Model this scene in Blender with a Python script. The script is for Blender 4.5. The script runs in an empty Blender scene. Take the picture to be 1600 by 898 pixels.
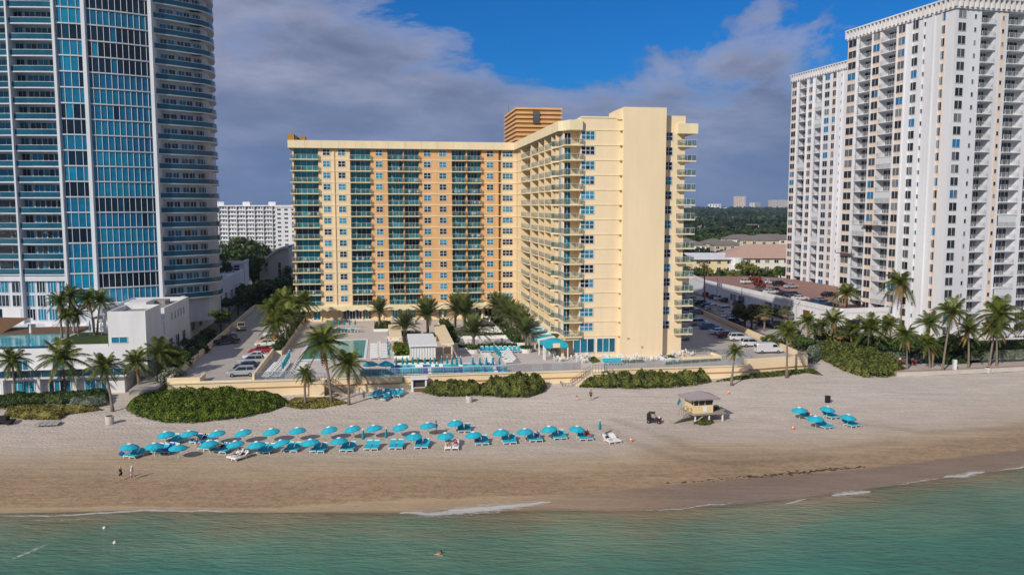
import bpy, math, random
from mathutils import Vector, Matrix, noise as mnoise
R = random.Random(7)
scene = bpy.context.scene
COL = scene.collection
rad = math.radians
# ---------------- camera maths (photo is 1600 wide) ----------------
F=1280.;CX=800.;CY=449.;HZ=322.;CH=32.
_p=math.atan((CY-HZ)/F); cp,sp=math.cos(_p),math.sin(_p)
def ray(x,y):
    a=x-CX;b=CY-y
    return (a, F*cp+b*sp, -F*sp+b*cp)
def G(x,y,z=0.):
    d=ray(x,y);t=(z-CH)/d[2];return Vector((d[0]*t,d[1]*t,z))
def D(x,y,Y):
    d=ray(x,y);t=Y/d[1];return Vector((d[0]*t,Y,CH+d[2]*t))
def lerp(a,b,t): return a+(b-a)*t
def interp(x,xs,ys):
    if x<=xs[0]: return ys[0]+(x-xs[0])*0
    for i in range(1,len(xs)):
        if x<=xs[i]:
            t=(x-xs[i-1])/(xs[i]-xs[i-1]); return ys[i-1]+(ys[i]-ys[i-1])*t
    return ys[-1]
def smooth(a,b,x):
    t=max(0,min(1,(x-a)/(b-a))); return t*t*(3-2*t)
# hotel frame
HA=math.atan2(.154,.988); HC=Vector((1.3,211.,3.0))
def HW(x,y,z=0.):
    c,s=math.cos(HA),math.sin(HA)
    return Vector((HC.x+x*c-y*s, HC.y+x*s+y*c, z))
def toH(v):
    c,s=math.cos(HA),math.sin(HA); dx,dy=v[0]-HC.x,v[1]-HC.y
    return (dx*c+dy*s, -dx*s+dy*c)
# shoreline and zones
def polyX(pts,z):
    q=sorted((G(x,y,z).x,G(x,y,z).y) for x,y in pts); return [a for a,b in q],[b for a,b in q]
_sh=polyX([(-60,802),(0,802),(200,797),(400,800),(620,801),(850,797),(1000,798),(1150,787),(1240,778),(1300,770),(1400,757),(1540,738),(1640,726)],-.8)
_wet=polyX([(-60,790),(0,788),(200,784),(400,786),(620,778),(850,770),(1000,762),(1150,748),(1300,735),(1500,712),(1640,694)],-.3)
_brn=polyX([(-60,716),(0,712),(200,705),(400,712),(620,716),(850,716),(980,708),(1050,690),(1180,692),(1300,690),(1420,678),(1540,664),(1640,650)],0)
def ext(x,t):
    xs,ys=t
    if x<xs[0]: return ys[0]+(xs[0]-x)*.03
    if x>xs[-1]: return ys[-1]+(x-xs[-1])*.27
    return interp(x,xs,ys)
def Ysh(x): return ext(x,_sh)
def zg(X,Y):
    s=Y-Ysh(X)
    return interp(s,[-60,-12,0,4,10,20,32,50,60,72],[-6,-1.6,-.8,-.5,-.22,0,.1,.9,1.5,2.2])
def SP(px,py):
    z=0.
    for _ in range(8):
        g=G(px,py,z); z=zg(g.x,g.y)
    return Vector((g.x,g.y,z))
# ---------------- meshes ----------------
class MB:
    def __init__(s): s.v=[];s.f=[];s.m=[];s.a=[];s.M=None
    def P(s,pts):
        n=len(s.v)
        if s.M is not None: pts=[s.M@Vector(p) for p in pts]
        s.v.extend(tuple(p) for p in pts); return n
    def face(s,pts,m=0,v=.5):
        n=s.P(pts); s.f.append(tuple(range(n,n+len(pts)))); s.m.append(m); s.a.append(v)
    def box(s,x0,x1,y0,y1,z0,z1,m=0,v=.5,skip=''):
        n=s.P([(x0,y0,z0),(x1,y0,z0),(x1,y1,z0),(x0,y1,z0),(x0,y0,z1),(x1,y0,z1),(x1,y1,z1),(x0,y1,z1)])
        for k,q in (('b',(0,3,2,1)),('t',(4,5,6,7)),('f',(0,1,5,4)),('r',(1,2,6,5)),('k',(2,3,7,6)),('l',(3,0,4,7))):
            if k in skip: continue
            s.f.append(tuple(n+i for i in q)); s.m.append(m); s.a.append(v)
    def seg(s,p,q,w,h,m=0,v=.5,up=(0,0,1)):
        p=Vector(p);q=Vector(q);d=(q-p)
        if d.length<1e-6: return
        d.normalize(); u=Vector(up)
        if abs(d.dot(u))>.98: u=Vector((1,0,0))
        r=d.cross(u).normalized()*w/2; t=r.cross(d).normalized()*h/2
        n=s.P([p-r-t,p+r-t,p+r+t,p-r+t,q-r-t,q+r-t,q+r+t,q-r+t])
        for k in ((0,3,2,1),(4,5,6,7),(0,1,5,4),(1,2,6,5),(2,3,7,6),(3,0,4,7)):
            s.f.append(tuple(n+i for i in k)); s.m.append(m); s.a.append(v)
    def tube(s,pts,rs,n=8,m=0,v=.5,cap=True):
        pts=[Vector(p) for p in pts]; rings=[]
        for i,p in enumerate(pts):
            d=(pts[min(i+1,len(pts)-1)]-pts[max(i-1,0)]).normalized()
            u=Vector((0,0,1)) if abs(d.z)<.9 else Vector((1,0,0))
            a=d.cross(u).normalized(); b=a.cross(d).normalized()
            r=rs[i] if hasattr(rs,'__len__') else rs
            rings.append(s.P([p+(a*math.cos(2*math.pi*k/n)+b*math.sin(2*math.pi*k/n))*r for k in range(n)]))
        for i in range(len(rings)-1):
            for k in range(n):
                k2=(k+1)%n
                s.f.append((rings[i]+k,rings[i]+k2,rings[i+1]+k2,rings[i+1]+k)); s.m.append(m); s.a.append(v)
        if cap:
            s.f.append(tuple(rings[0]+k for k in reversed(range(n)))); s.m.append(m); s.a.append(v)
            s.f.append(tuple(rings[-1]+k for k in range(n))); s.m.append(m); s.a.append(v)
    def prism(s,poly,z0,z1,m=0,v=.5,mt=None,bottom=True):
        n=len(poly)
        a=s.P([(p[0],p[1],z0) for p in poly]+[(p[0],p[1],z1) for p in poly])
        for k in range(n):
            k2=(k+1)%n
            s.f.append((a+k,a+k2,a+n+k2,a+n+k)); s.m.append(m); s.a.append(v)
        s.f.append(tuple(a+n+k for k in range(n))); s.m.append(m if mt is None else mt); s.a.append(v)
        if bottom: s.f.append(tuple(a+k for k in reversed(range(n)))); s.m.append(m); s.a.append(v)
    def sphere(s,c,r,m=0,v=.5,nu=10,nv=6,sq=(1,1,1),jit=0):
        c=Vector(c); rows=[]
        for j in range(nv+1):
            th=math.pi*j/nv; row=[]
            for i in range(nu):
                ph=2*math.pi*i/nu; q=r*(1+jit*R.uniform(-1,1))
                row.append(c+Vector((math.sin(th)*math.cos(ph)*q*sq[0],math.sin(th)*math.sin(ph)*q*sq[1],math.cos(th)*q*sq[2])))
            rows.append(s.P(row))
        for j in range(nv):
            for i in range(nu):
                i2=(i+1)%nu
                s.f.append((rows[j]+i,rows[j+1]+i,rows[j+1]+i2,rows[j]+i2)); s.m.append(m); s.a.append(v)
    def mesh(s,name,mats,smooth_=False):
        me=bpy.data.meshes.new(name); me.from_pydata(s.v,[],s.f)
        for mt in mats: me.materials.append(mt)
        me.polygons.foreach_set('material_index',s.m)
        at=me.attributes.new('v','FLOAT','FACE'); at.data.foreach_set('value',s.a)
        if smooth_: me.polygons.foreach_set('use_smooth',[True]*len(s.f))
        me.update(); return me
    def build(s,name,mats,parent=None,loc=(0,0,0),rotz=0,smooth_=False):
        if not isinstance(mats,(list,tuple)): mats=[mats]
        return put(s.mesh(name,mats,smooth_),name,parent,loc,rotz)
def put(me,name,parent=None,loc=(0,0,0),rotz=0,sc=None,rot=None):
    o=bpy.data.objects.new(name,me); COL.objects.link(o)
    o.location=loc; o.rotation_euler=rot if rot else (0,0,rotz)
    if sc: o.scale=(sc,sc,sc) if not hasattr(sc,'__len__') else sc
    if parent is not None: o.parent=parent
    return o
LABELS={}
def tag(o,label,cat,group=None,kind=None):
    o['label']=label; o['category']=cat
    if group: o['group']=group
    if kind: o['kind']=kind
    LABELS[label]=LABELS.get(label,0)+1
    return o
def thing(name,label,cat,loc=(0,0,0),rotz=0,group=None):
    o=bpy.data.objects.new(name,None); COL.objects.link(o)
    o.empty_display_size=.5; o.location=loc; o.rotation_euler=(0,0,rotz)
    return tag(o,label,cat,group)
def struct(name,mb,mats,loc=(0,0,0),rotz=0,sm=False):
    o=mb.build(name,mats,None,loc,rotz,sm); o['kind']='structure'; return o
ORD='first second third fourth fifth sixth seventh eighth ninth tenth eleventh twelfth thirteenth fourteenth fifteenth sixteenth seventeenth eighteenth nineteenth twentieth'.split()
ORD+=['twenty-'+w for w in ORD[:9]]+['thirtieth']+['thirty-'+w for w in ORD[:9]]+['fortieth']+['forty-'+w for w in ORD[:9]]+['fiftieth']
def nth(i,n): # i from 0, from the left
    if n==1: return 'only'
    if i==0: return 'leftmost'
    if i==n-1: return 'rightmost'
    return ORD[i]+' from the left'
# ---------------- materials ----------------
def srgb(r,g,b):
    f=lambda c:(c/12.92 if c<=.04045 else ((c+.055)/1.055)**2.4)
    return (f(r/255),f(g/255),f(b/255),1)
def nn(nt,t,**k):
    n=nt.nodes.new(t)
    for a,b in k.items():
        if a.startswith('i_'):
            key=a[2:]; n.inputs[int(key) if key.isdigit() else key.replace('_',' ')].default_value=b
        else: setattr(n,a,b)
    return n
def newmat(name):
    m=bpy.data.materials.new(name); m.use_nodes=True; nt=m.node_tree
    b=nt.nodes['Principled BSDF']; return m,nt,b
def ramp(nt,stops,inp=None,interp_='LINEAR'):
    r=nt.nodes.new('ShaderNodeValToRGB'); cr=r.color_ramp; cr.interpolation=interp_
    while len(cr.elements)<len(stops): cr.elements.new(.5)
    for e,(p,c) in zip(cr.elements,stops):
        e.position=p; e.color=c if hasattr(c,'__len__') else (c,c,c,1)
    if inp is not None: nt.links.new(inp,r.inputs[0])
    return r
def pm(name,col,rough=.7,var=.12,scale=1.5,bump=0.,bs=8.,metal=0.,spec=.5,streak=False,detail=5,vvar=0.):
    """plain procedural material: base colour with noise mottling and optional stains"""
    m,nt,b=newmat(name); L=nt.links.new
    tc=nn(nt,'ShaderNodeTexCoord')
    mp=nn(nt,'ShaderNodeMapping'); L(tc.outputs['Object'],mp.inputs[0])
    if streak: mp.inputs['Scale'].default_value=(1,1,.18)
    no=nn(nt,'ShaderNodeTexNoise',i_Scale=scale,i_Detail=detail,i_Roughness=.6); L(mp.outputs[0],no.inputs['Vector'])
    c=col[:3]
    if streak: var*=1.5
    r=ramp(nt,[(.3,tuple(x*(1-var) for x in c)+(1,)),(.7,tuple(min(1,x*(1+var*.6)) for x in c)+(1,))],no.outputs[0])
    out=r.outputs[0]
    if streak:
        m2=nn(nt,'ShaderNodeMapping'); m2.inputs['Scale'].default_value=(1,1,.05); L(tc.outputs['Object'],m2.inputs[0])
        ns=nn(nt,'ShaderNodeTexNoise',i_Scale=1.1,i_Detail=7,i_Roughness=.7); L(m2.outputs[0],ns.inputs['Vector'])
        q=nn(nt,'ShaderNodeMapRange',i_1=.3,i_2=.7,i_3=.965,i_4=1.02); L(ns.outputs[0],q.inputs[0])
        mz=nn(nt,'ShaderNodeVectorMath',operation='SCALE'); L(out,mz.inputs[0]); L(q.outputs[0],mz.inputs['Scale']); out=mz.outputs[0]
    if vvar:
        at=nn(nt,'ShaderNodeAttribute',attribute_name='v')
        mr=nn(nt,'ShaderNodeMapRange',i_3=1-vvar,i_4=1+vvar); L(at.outputs['Fac'],mr.inputs[0])
        mx=nn(nt,'ShaderNodeVectorMath',operation='SCALE'); L(out,mx.inputs[0]); L(mr.outputs[0],mx.inputs['Scale']); out=mx.outputs[0]
    L(out,b.inputs['Base Color'])
    b.inputs['Roughness'].default_value=rough; b.inputs['Metallic'].default_value=metal
    b.inputs['Specular IOR Level'].default_value=spec
    if bump:
        n2=nn(nt,'ShaderNodeTexNoise',i_Scale=bs,i_Detail=4); L(tc.outputs['Object'],n2.inputs['Vector'])
        bp=nn(nt,'ShaderNodeBump',i_Strength=bump,i_Distance=.05); L(n2.outputs[0],bp.inputs['Height']); L(bp.outputs[0],b.inputs['Normal'])
    return m
def glass(name,stops,rough=.08,spec=.5,metal=0.,alpha=1.):
    """window glass: colour chosen by the face value v (curtains, blinds, painted-in sky reflection)"""
    m,nt,b=newmat(name); L=nt.links.new
    at=nn(nt,'ShaderNodeAttribute',attribute_name='v')
    r=ramp(nt,stops,at.outputs['Fac'])
    tc=nn(nt,'ShaderNodeTexCoord'); no=nn(nt,'ShaderNodeTexNoise',i_Scale=.9,i_Detail=3); L(tc.outputs['Object'],no.inputs['Vector'])
    mr=nn(nt,'ShaderNodeMapRange',i_3=.6,i_4=1.35); L(no.outputs[0],mr.inputs[0])
    mx=nn(nt,'ShaderNodeVectorMath',operation='SCALE'); L(r.outputs[0],mx.inputs[0]); L(mr.outputs[0],mx.inputs['Scale'])
    L(mx.outputs[0],b.inputs['Base Color'])
    b.inputs['Roughness'].default_value=rough; b.inputs['Specular IOR Level'].default_value=spec; b.inputs['Metallic'].default_value=metal
    b.inputs['Alpha'].default_value=alpha
    return m
def leafmat(name,c1,c2,rough=.55,trans=.25):
    m,nt,b=newmat(name); L=nt.links.new
    at=nn(nt,'ShaderNodeAttribute',attribute_name='v')
    tc=nn(nt,'ShaderNodeTexCoord'); no=nn(nt,'ShaderNodeTexNoise',i_Scale=.8,i_Detail=3); L(tc.outputs['Object'],no.inputs['Vector'])
    ad=nn(nt,'ShaderNodeMath',operation='ADD'); L(at.outputs['Fac'],ad.inputs[0]); L(no.outputs[0],ad.inputs[1])
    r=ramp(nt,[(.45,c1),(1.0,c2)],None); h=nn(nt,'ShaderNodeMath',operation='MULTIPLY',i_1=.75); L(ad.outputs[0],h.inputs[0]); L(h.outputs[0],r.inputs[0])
    L(r.outputs[0],b.inputs['Base Color']); b.inputs['Roughness'].default_value=rough
    b.inputs['Specular IOR Level'].default_value=.35
    if trans:
        out=nt.nodes['Material Output']; tr=nn(nt,'ShaderNodeBsdfTranslucent'); L(r.outputs[0],tr.inputs[0])
        mx=nn(nt,'ShaderNodeMixShader',i_0=trans); L(b.outputs[0],mx.inputs[1]); L(tr.outputs[0],mx.inputs[2]); L(mx.outputs[0],out.inputs[0])
    return m
M={}
M['cream']=pm('cream_stucco',srgb(233,208,168),.85,.05,.35,.15,20,streak=True)
M['cream2']=pm('pale_cream_stucco',srgb(236,214,178),.85,.05,.25,.15,20,streak=True)
M['orange']=pm('orange_stucco',srgb(222,176,124),.85,.07,.4,.15,20,streak=True)
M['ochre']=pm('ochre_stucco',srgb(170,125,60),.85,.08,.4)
M['pinkwall']=pm('pink_stucco',srgb(220,182,148),.85,.08,.4)
M['fascia']=pm('fascia_paint',srgb(233,218,180),.8,.06,.5,streak=True)
M['white']=pm('white_paint',srgb(222,222,224),.7,.07,.4,.1,12,streak=True)
M['towerw']=pm('tower_shaded_white',srgb(200,205,212),.7,.07,.4,.1,12,streak=True)  # greyed copy of the white paint; the tower's shade is in its colour
M['whiteR']=pm('white_condo_paint',srgb(218,219,224),.8,.1,.12,.1,12,streak=True)
M['peach']=pm('peach_paint',srgb(224,204,188),.8,.08,.3)
M['grey']=pm('grey_concrete',srgb(160,158,155),.85,.12,.8)
M['greyl']=pm('light_concrete',srgb(196,190,182),.85,.12,.6,.1,10)
M['dark']=pm('recess_shade_paint',srgb(58,56,58),.8,.2,1.)  # flat dark tone painted for the shade inside grille and hatch
M['black']=pm('black_plastic',srgb(24,24,28),.5,.2,3.)
M['roofg']=pm('roof_gravel',srgb(150,146,140),.95,.2,.8,.2,30)
M['metal']=pm('white_metal',srgb(205,208,210),.4,.06,3.)
M['greym']=pm('grey_metal',srgb(120,122,125),.4,.1,3.,metal=.3)
M['wood']=pm('weathered_wood',srgb(150,140,125),.85,.25,2.,.3,30)
M['woodb']=pm('brown_wood',srgb(110,80,55),.8,.2,2.)
M['teal']=pm('teal_canvas',srgb(28,170,192),.75,.08,2.,vvar=.14)
M['teald']=pm('dark_teal_canvas',srgb(20,135,150),.8,.15,3.,vvar=.15)
M['canv']=pm('white_canvas',srgb(225,226,226),.8,.05,3.)
M['ublue']=pm('blue_cloth',srgb(35,80,165),.8,.1,6.)
M['red']=pm('red_cloth',srgb(190,40,40),.8,.1,6.)
M['orangec']=pm('orange_plastic',srgb(215,120,70),.6,.1,6.)
M['yellowc']=pm('yellow_cloth',srgb(235,185,60),.8,.1,6.)
M['blackc']=pm('black_cloth',srgb(28,27,32),.85,.2,6.)
M['whitec']=pm('white_cloth',srgb(226,226,228),.85,.05,6.)
M['skin']=pm('skin',srgb(190,140,112),.6,.08,9.)
M['hair']=pm('hair_brown',srgb(60,42,30),.7,.2,20.)
M['hairb']=pm('hair_blond',srgb(190,160,110),.7,.2,20.)
M['shutter']=pm('white_blinds',srgb(205,208,212),.7,.08,3.)
M['gwin']=glass('hotel_glass',[(0,(.006,.008,.012,1)),(.3,(.01,.02,.035,1)),(.45,(.008,.10,.17,1)),(.75,(.012,.19,.30,1)),(1,(.05,.32,.48,1))],.12,.6)  # teal and blue stops put the reflected sky into the pane colour
M['gdoor']=glass('balcony_door_glass',[(0,(.008,.01,.014,1)),(.25,(.01,.05,.09,1)),(.5,(.01,.17,.26,1)),(1,(.03,.34,.45,1))],.15,.5)
M['grail']=glass('green_rail_glass',[(0,(.05,.10,.09,1)),(1,(.09,.22,.2,1))],.2,.5,alpha=.3)
M['gtower']=glass('tower_curtain_glass',[(0,(.004,.01,.02,1)),(.25,(.004,.03,.06,1)),(.4,(.004,.12,.25,1)),(1,(.008,.22,.37,1))],.1,.5)
M['gtrail']=glass('tower_rail_glass',[(0,(.004,.055,.11,1)),(1,(.008,.11,.17,1))],.15,.5)
M['gcondo']=glass('condo_glass',[(0,(.012,.013,.017,1)),(.45,(.04,.045,.055,1)),(.7,(.09,.10,.11,1)),(.8,(.25,.26,.27,1)),(.9,(.2,.2,.2,1)),(.91,(.01,.12,.3,1)),(1,(.02,.17,.36,1))],.2,.5)
M['gfence']=glass('fence_glass',[(0,(.12,.15,.19,1)),(1,(.22,.28,.34,1))],.2,.5,alpha=.26)
M['gcar']=glass('car_glass',[(0,(.008,.01,.012,1)),(1,(.03,.04,.05,1))],.05,.6)
M['tyre']=pm('tyre_rubber',srgb(30,30,31),.9,.1,5.)
M['rim']=pm('wheel_rim',srgb(150,152,155),.35,.08,5.,metal=.6)
M['lampw']=pm('headlamp_lens',srgb(225,228,230),.15,.05,5.)
M['lampr']=pm('tail_lamp_lens',srgb(150,18,15),.25,.05,5.)
M['tile']=pm('roof_tile',srgb(184,152,136),.85,.18,1.5,.3,6)
M['tileg']=pm('grey_roof_tile',srgb(120,112,106),.9,.2,1.,.3,6)
M['lroof']=pm('lifeguard_roof',srgb(158,146,150),.8,.12,2.,.2,20)
M['lyel']=pm('lifeguard_yellow',srgb(226,202,152),.7,.08,2.)
M['trunk']=pm('palm_bark',srgb(128,116,102),.9,.25,5.,.4,20)
M['bark']=pm('tree_bark',srgb(85,72,60),.9,.3,4.,.4,15)
M['coco']=leafmat('coconut_leaf',srgb(44,66,24),srgb(128,136,52))
M['date']=leafmat('date_leaf',srgb(48,68,42),srgb(122,132,72))
M['sabal']=leafmat('sabal_leaf',srgb(52,66,36),srgb(120,122,66))
M['deadleaf']=leafmat('dry_palm_leaf',srgb(110,88,52),srgb(165,140,84))
M['grape']=leafmat('sea_grape_leaf',srgb(40,62,12),srgb(120,138,30),.6)
M['scrub']=leafmat('scrub_leaf',srgb(48,64,26),srgb(128,132,58))
M['silver']=leafmat('silver_leaf',srgb(84,98,80),srgb(150,158,135))
M['tree']=leafmat('tree_leaf',srgb(22,40,18),srgb(76,96,38))
M['wood2']=leafmat('far_woodland_leaf',srgb(20,36,20),srgb(58,76,36),.8,0)
M['lawn']=pm('lawn_grass',srgb(92,112,42),.9,.3,6.,.5,40)
M['dgrass']=leafmat('dune_grass_leaf',srgb(92,92,40),srgb(172,160,88))
M['hedge']=leafmat('clipped_hedge_leaf',srgb(36,58,22),srgb(90,108,44))
def paint():
    m,nt,b=newmat('car_paint'); L=nt.links.new
    oi=nn(nt,'ShaderNodeObjectInfo'); tc=nn(nt,'ShaderNodeTexCoord')
    no=nn(nt,'ShaderNodeTexNoise',i_Scale=2.5,i_Detail=4); L(tc.outputs['Object'],no.inputs['Vector'])
    mr=nn(nt,'ShaderNodeMapRange',i_3=.85,i_4=1.1); L(no.outputs[0],mr.inputs[0])
    mx=nn(nt,'ShaderNodeVectorMath',operation='SCALE'); L(oi.outputs['Color'],mx.inputs[0]); L(mr.outputs[0],mx.inputs['Scale'])
    L(mx.outputs[0],b.inputs['Base Color']); b.inputs['Roughness'].default_value=.3; b.inputs['Metallic'].default_value=.15
    b.inputs['Coat Weight'].default_value=.5
    return m
M['paint']=paint()
# ================= ground, sea, sky =================
def axis(lo,hi,fine0,fine1,step,g=1.25):
    a=[]; x=fine0
    while x<=fine1: a.append(x); x+=step
    s=step; x=a[-1]
    while x<hi: s*=g; x+=s; a.append(min(x,hi))
    s=step; x=a[0]; b=[]
    while x>lo: s*=g; x-=s; b.append(max(x,lo))
    return b[::-1]+a
XS=axis(-26000,26000,-125,150,1.0); YS=axis(45,30000,74,176,.8)
# vehicle tracks across the sand (centre lines), in metres
TR=[[SP(960,655),SP(1010,672),SP(1080,700),SP(1150,712),SP(1260,706),SP(1400,690)],
    [SP(940,665),SP(985,690),SP(1060,716),SP(1150,724),SP(1300,714)],
    [SP(1340,662),SP(1440,674),SP(1600,668)]]
def segd(p,a,b):
    ax,ay=a.x,a.y; dx,dy=b.x-ax,b.y-ay; t=max(0,min(1,((p[0]-ax)*dx+(p[1]-ay)*dy)/(dx*dx+dy*dy)))
    return math.hypot(p[0]-ax-dx*t,p[1]-ay-dy*t)
vs=[];att=[];tr=[];wet=[]
for y in YS:
    for x in XS:
        near=(-130<x<150 and 74<y<170)
        z=zg(x,y)
        if near and y-Ysh(x)>14:
            z+=.09*mnoise.noise(Vector((x*.35,y*.35,0)))+.05*mnoise.noise(Vector((x*1.3,y*1.3,3)))
        vs.append((x,y,z))
        wob=mnoise.noise(Vector((x*.05,y*.05,9)))*1.2
        sh,wt,bn=Ysh(x),ext(x,_wet)+wob*.5,ext(x,_brn)+wob
        if wt<sh+.6: wt=sh+.6
        # 0 water edge .. .2 wet .. .5 brown .. .8 pale .. 1 land
        if y<wt: a=.2*(y-sh)/(wt-sh)
        elif y<bn: a=.25+.3*(y-wt)/(bn-wt)
        else:
            a=.6+.2*min(1,(y-bn)/22.)
            if y>sh+78 or y>185: a=1.
        att.append(max(0,a)); wet.append(smooth(-6,22,x+5*wob))
        t=0.
        if near:
            for ln in TR:
                for i in range(len(ln)-1):
                    d=segd((x,y),ln[i],ln[i+1]); t=max(t,1-d/1.7)
        tr.append(max(0,t))
nx=len(XS)
fs=[(j*nx+i,j*nx+i+1,(j+1)*nx+i+1,(j+1)*nx+i) for j in range(len(YS)-1) for i in range(nx-1)]
me=bpy.data.meshes.new('ground'); me.from_pydata(vs,[],fs)
a=me.attributes.new('zone','FLOAT','POINT'); a.data.foreach_set('value',att)
a=me.attributes.new('wet','FLOAT','POINT'); a.data.foreach_set('value',wet)
a=me.attributes.new('track','FLOAT','POINT'); a.data.foreach_set('value',tr)
me.polygons.foreach_set('use_smooth',[True]*len(fs))
m,nt,b=newmat('beach_sand_and_soil'); L=nt.links.new
z=nn(nt,'ShaderNodeAttribute',attribute_name='zone'); tk=nn(nt,'ShaderNodeAttribute',attribute_name='track')
ge=nn(nt,'ShaderNodeNewGeometry')
def pos_noise(sc,scale=(1,1,1),detail=6,rough=.6):
    mp=nn(nt,'ShaderNodeMapping'); mp.inputs['Scale'].default_value=scale; L(ge.outputs['Position'],mp.inputs[0])
    n=nn(nt,'ShaderNodeTexNoise',i_Scale=sc,i_Detail=detail,i_Roughness=rough); L(mp.outputs[0],n.inputs['Vector']); return n.outputs[0]
rp=ramp(nt,[(0,srgb(138,118,92)),(.05,srgb(178,152,118)),(.2,srgb(184,158,124)),(.25,srgb(166,139,107)),(.38,srgb(168,142,111)),(.46,srgb(180,156,126)),(.58,srgb(184,165,142)),(.66,srgb(194,179,164)),(.8,srgb(201,189,177)),(.9,srgb(201,189,177)),(1,srgb(120,120,98))])
st=pos_noise(.5,(.12,1,1),8,.65); stm=nn(nt,'ShaderNodeMath',operation='MULTIPLY_ADD',i_1=.16,i_2=-.08); L(st,stm.inputs[0])
za=nn(nt,'ShaderNodeMath',operation='ADD'); L(z.outputs['Fac'],za.inputs[0]); L(stm.outputs[0],za.inputs[1])
zc=nn(nt,'ShaderNodeMath',operation='GREATER_THAN',i_1=.95); L(z.outputs['Fac'],zc.inputs[0])
zmx=nn(nt,'ShaderNodeMath',operation='MAXIMUM'); L(za.outputs[0],zmx.inputs[0]); L(zc.outputs[0],zmx.inputs[1])
L(zmx.outputs[0],rp.inputs[0])
def mulcol(col,fac_out):
    mx=nn(nt,'ShaderNodeVectorMath',operation='SCALE'); L(col,mx.inputs[0]); L(fac_out,mx.inputs['Scale']); return mx.outputs[0]
def rng(x,a,b_,lo=0.,hi=1.):
    mr=nn(nt,'ShaderNodeMapRange',i_1=lo,i_2=hi,i_3=a,i_4=b_); L(x,mr.inputs[0]); return mr.outputs[0]
wt_=nn(nt,'ShaderNodeAttribute',attribute_name='wet')
lip=ramp(nt,[(.0,1),(.2,1),(.26,0)],za.outputs[0])
lipm=nn(nt,'ShaderNodeMath',operation='MULTIPLY'); L(lip.outputs[0],lipm.inputs[0]); L(wt_.outputs['Fac'],lipm.inputs[1])
lc=nn(nt,'ShaderNodeMixRGB',i_Color2=srgb(138,116,96)); L(lipm.outputs[0],lc.inputs[0]); L(rp.outputs[0],lc.inputs[1])
c=lc.outputs[0]
c=mulcol(c,rng(pos_noise(3.5,(.5,1,1),6,.7),.86,1.12,.3,.7))
c=mulcol(c,rng(pos_noise(.06,(1,1,1),4),.92,1.06,.3,.7))
c=mulcol(c,rng(pos_noise(1.1,(.16,1.3,1),7,.7),.88,1.1,.33,.67))
c=mulcol(c,rng(pos_noise(7.,(1,1,1),4,.8),.9,1.08,.3,.7))
# dark seaweed and churned patches inside the brown belt
sw=pos_noise(1.3,(.8,1.1,1),11,.8); swr=rng(sw,1,0,.44,.52)
belt=ramp(nt,[(.2,0),(.25,1),(.36,.9),(.46,.25),(.56,0)],za.outputs[0])
mm=nn(nt,'ShaderNodeMath',operation='MULTIPLY'); L(swr,mm.inputs[0]); L(belt.outputs[0],mm.inputs[1])
c=mulcol(c,rng(mm.outputs[0],1,.74))
c=mulcol(c,rng(pos_noise(2.4,(.03,1.,1),5,.6),.9,1.07,.35,.65))
c=mulcol(c,rng(tk.outputs['Fac'],1,.84,.1,.8))
L(c,b.inputs['Base Color'])
L(ramp(nt,[(0,.25),(.12,.4),(.24,.85),(1,.95)],z.outputs['Fac']).outputs[0],b.inputs['Roughness'])
# footprints and grain
vo=nn(nt,'ShaderNodeTexVoronoi',i_Scale=1.6); mp=nn(nt,'ShaderNodeMapping'); L(ge.outputs['Position'],mp.inputs[0]); L(mp.outputs[0],vo.inputs['Vector'])
dry=ramp(nt,[(.2,.05),(.3,.5),(.55,.35),(.7,1)],z.outputs['Fac'])
fp=rng(vo.outputs['Distance'],0,1,0,.45)
h1=nn(nt,'ShaderNodeMath',operation='MULTIPLY'); L(fp,h1.inputs[0]); L(dry.outputs[0],h1.inputs[1])
h2=nn(nt,'ShaderNodeMath',operation='ADD'); L(h1.outputs[0],h2.inputs[0]); L(rng(pos_noise(5,(.25,1,1),5),0,1.2),h2.inputs[1])
bp=nn(nt,'ShaderNodeBump',i_Strength=.8,i_Distance=.09); L(h2.outputs[0],bp.inputs['Height']); L(bp.outputs[0],b.inputs['Normal'])
me.materials.append(m); g=put(me,'ground'); g['kind']='structure'

# sea
YW=axis(-30000,240,60,112,2.); XW=axis(-30000,30000,-90,110,2.)
vs=[(x,y,-.8) for y in YW for x in XW]; n=len(XW)
fs=[(j*n+i,j*n+i+1,(j+1)*n+i+1,(j+1)*n+i) for j in range(len(YW)-1) for i in range(n-1)]
me=bpy.data.meshes.new('sea'); me.from_pydata(vs,[],fs)
a=me.attributes.new('off','FLOAT','POINT')
a.data.foreach_set('value',[Ysh(x)-y+.7*mnoise.noise(Vector((x*.09,y*.05,2))) for x,y,_ in vs])
m,nt,b=newmat('sea_water'); L=nt.links.new
ge=nn(nt,'ShaderNodeNewGeometry'); of=nn(nt,'ShaderNodeAttribute',attribute_name='off')
d=rng(of.outputs['Fac'],0,1,0,34)
rp=ramp(nt,[(0,srgb(138,124,98)),(.07,srgb(120,122,96)),(.22,srgb(98,128,106)),(.5,srgb(62,118,102)),(1,srgb(42,106,94))],None)
jn=pos_noise(.16,(.6,1,1),5,.6); ja=nn(nt,'ShaderNodeMath',operation='MULTIPLY_ADD',i_1=.5,i_2=-.25); L(jn,ja.inputs[0])
dd=nn(nt,'ShaderNodeMath',operation='ADD'); L(d,dd.inputs[0]); L(ja.outputs[0],dd.inputs[1]); L(dd.outputs[0],rp.inputs[0])
c=mulcol(rp.outputs[0],rng(pos_noise(.05,(1,.7,1),3),.85,1.25,.3,.7))  # broad noise paints lighter glare patches into the water colour
L(c,b.inputs['Base Color']); b.inputs['Roughness'].default_value=.16; b.inputs['IOR'].default_value=1.33; b.inputs['Specular IOR Level'].default_value=.5
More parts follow.
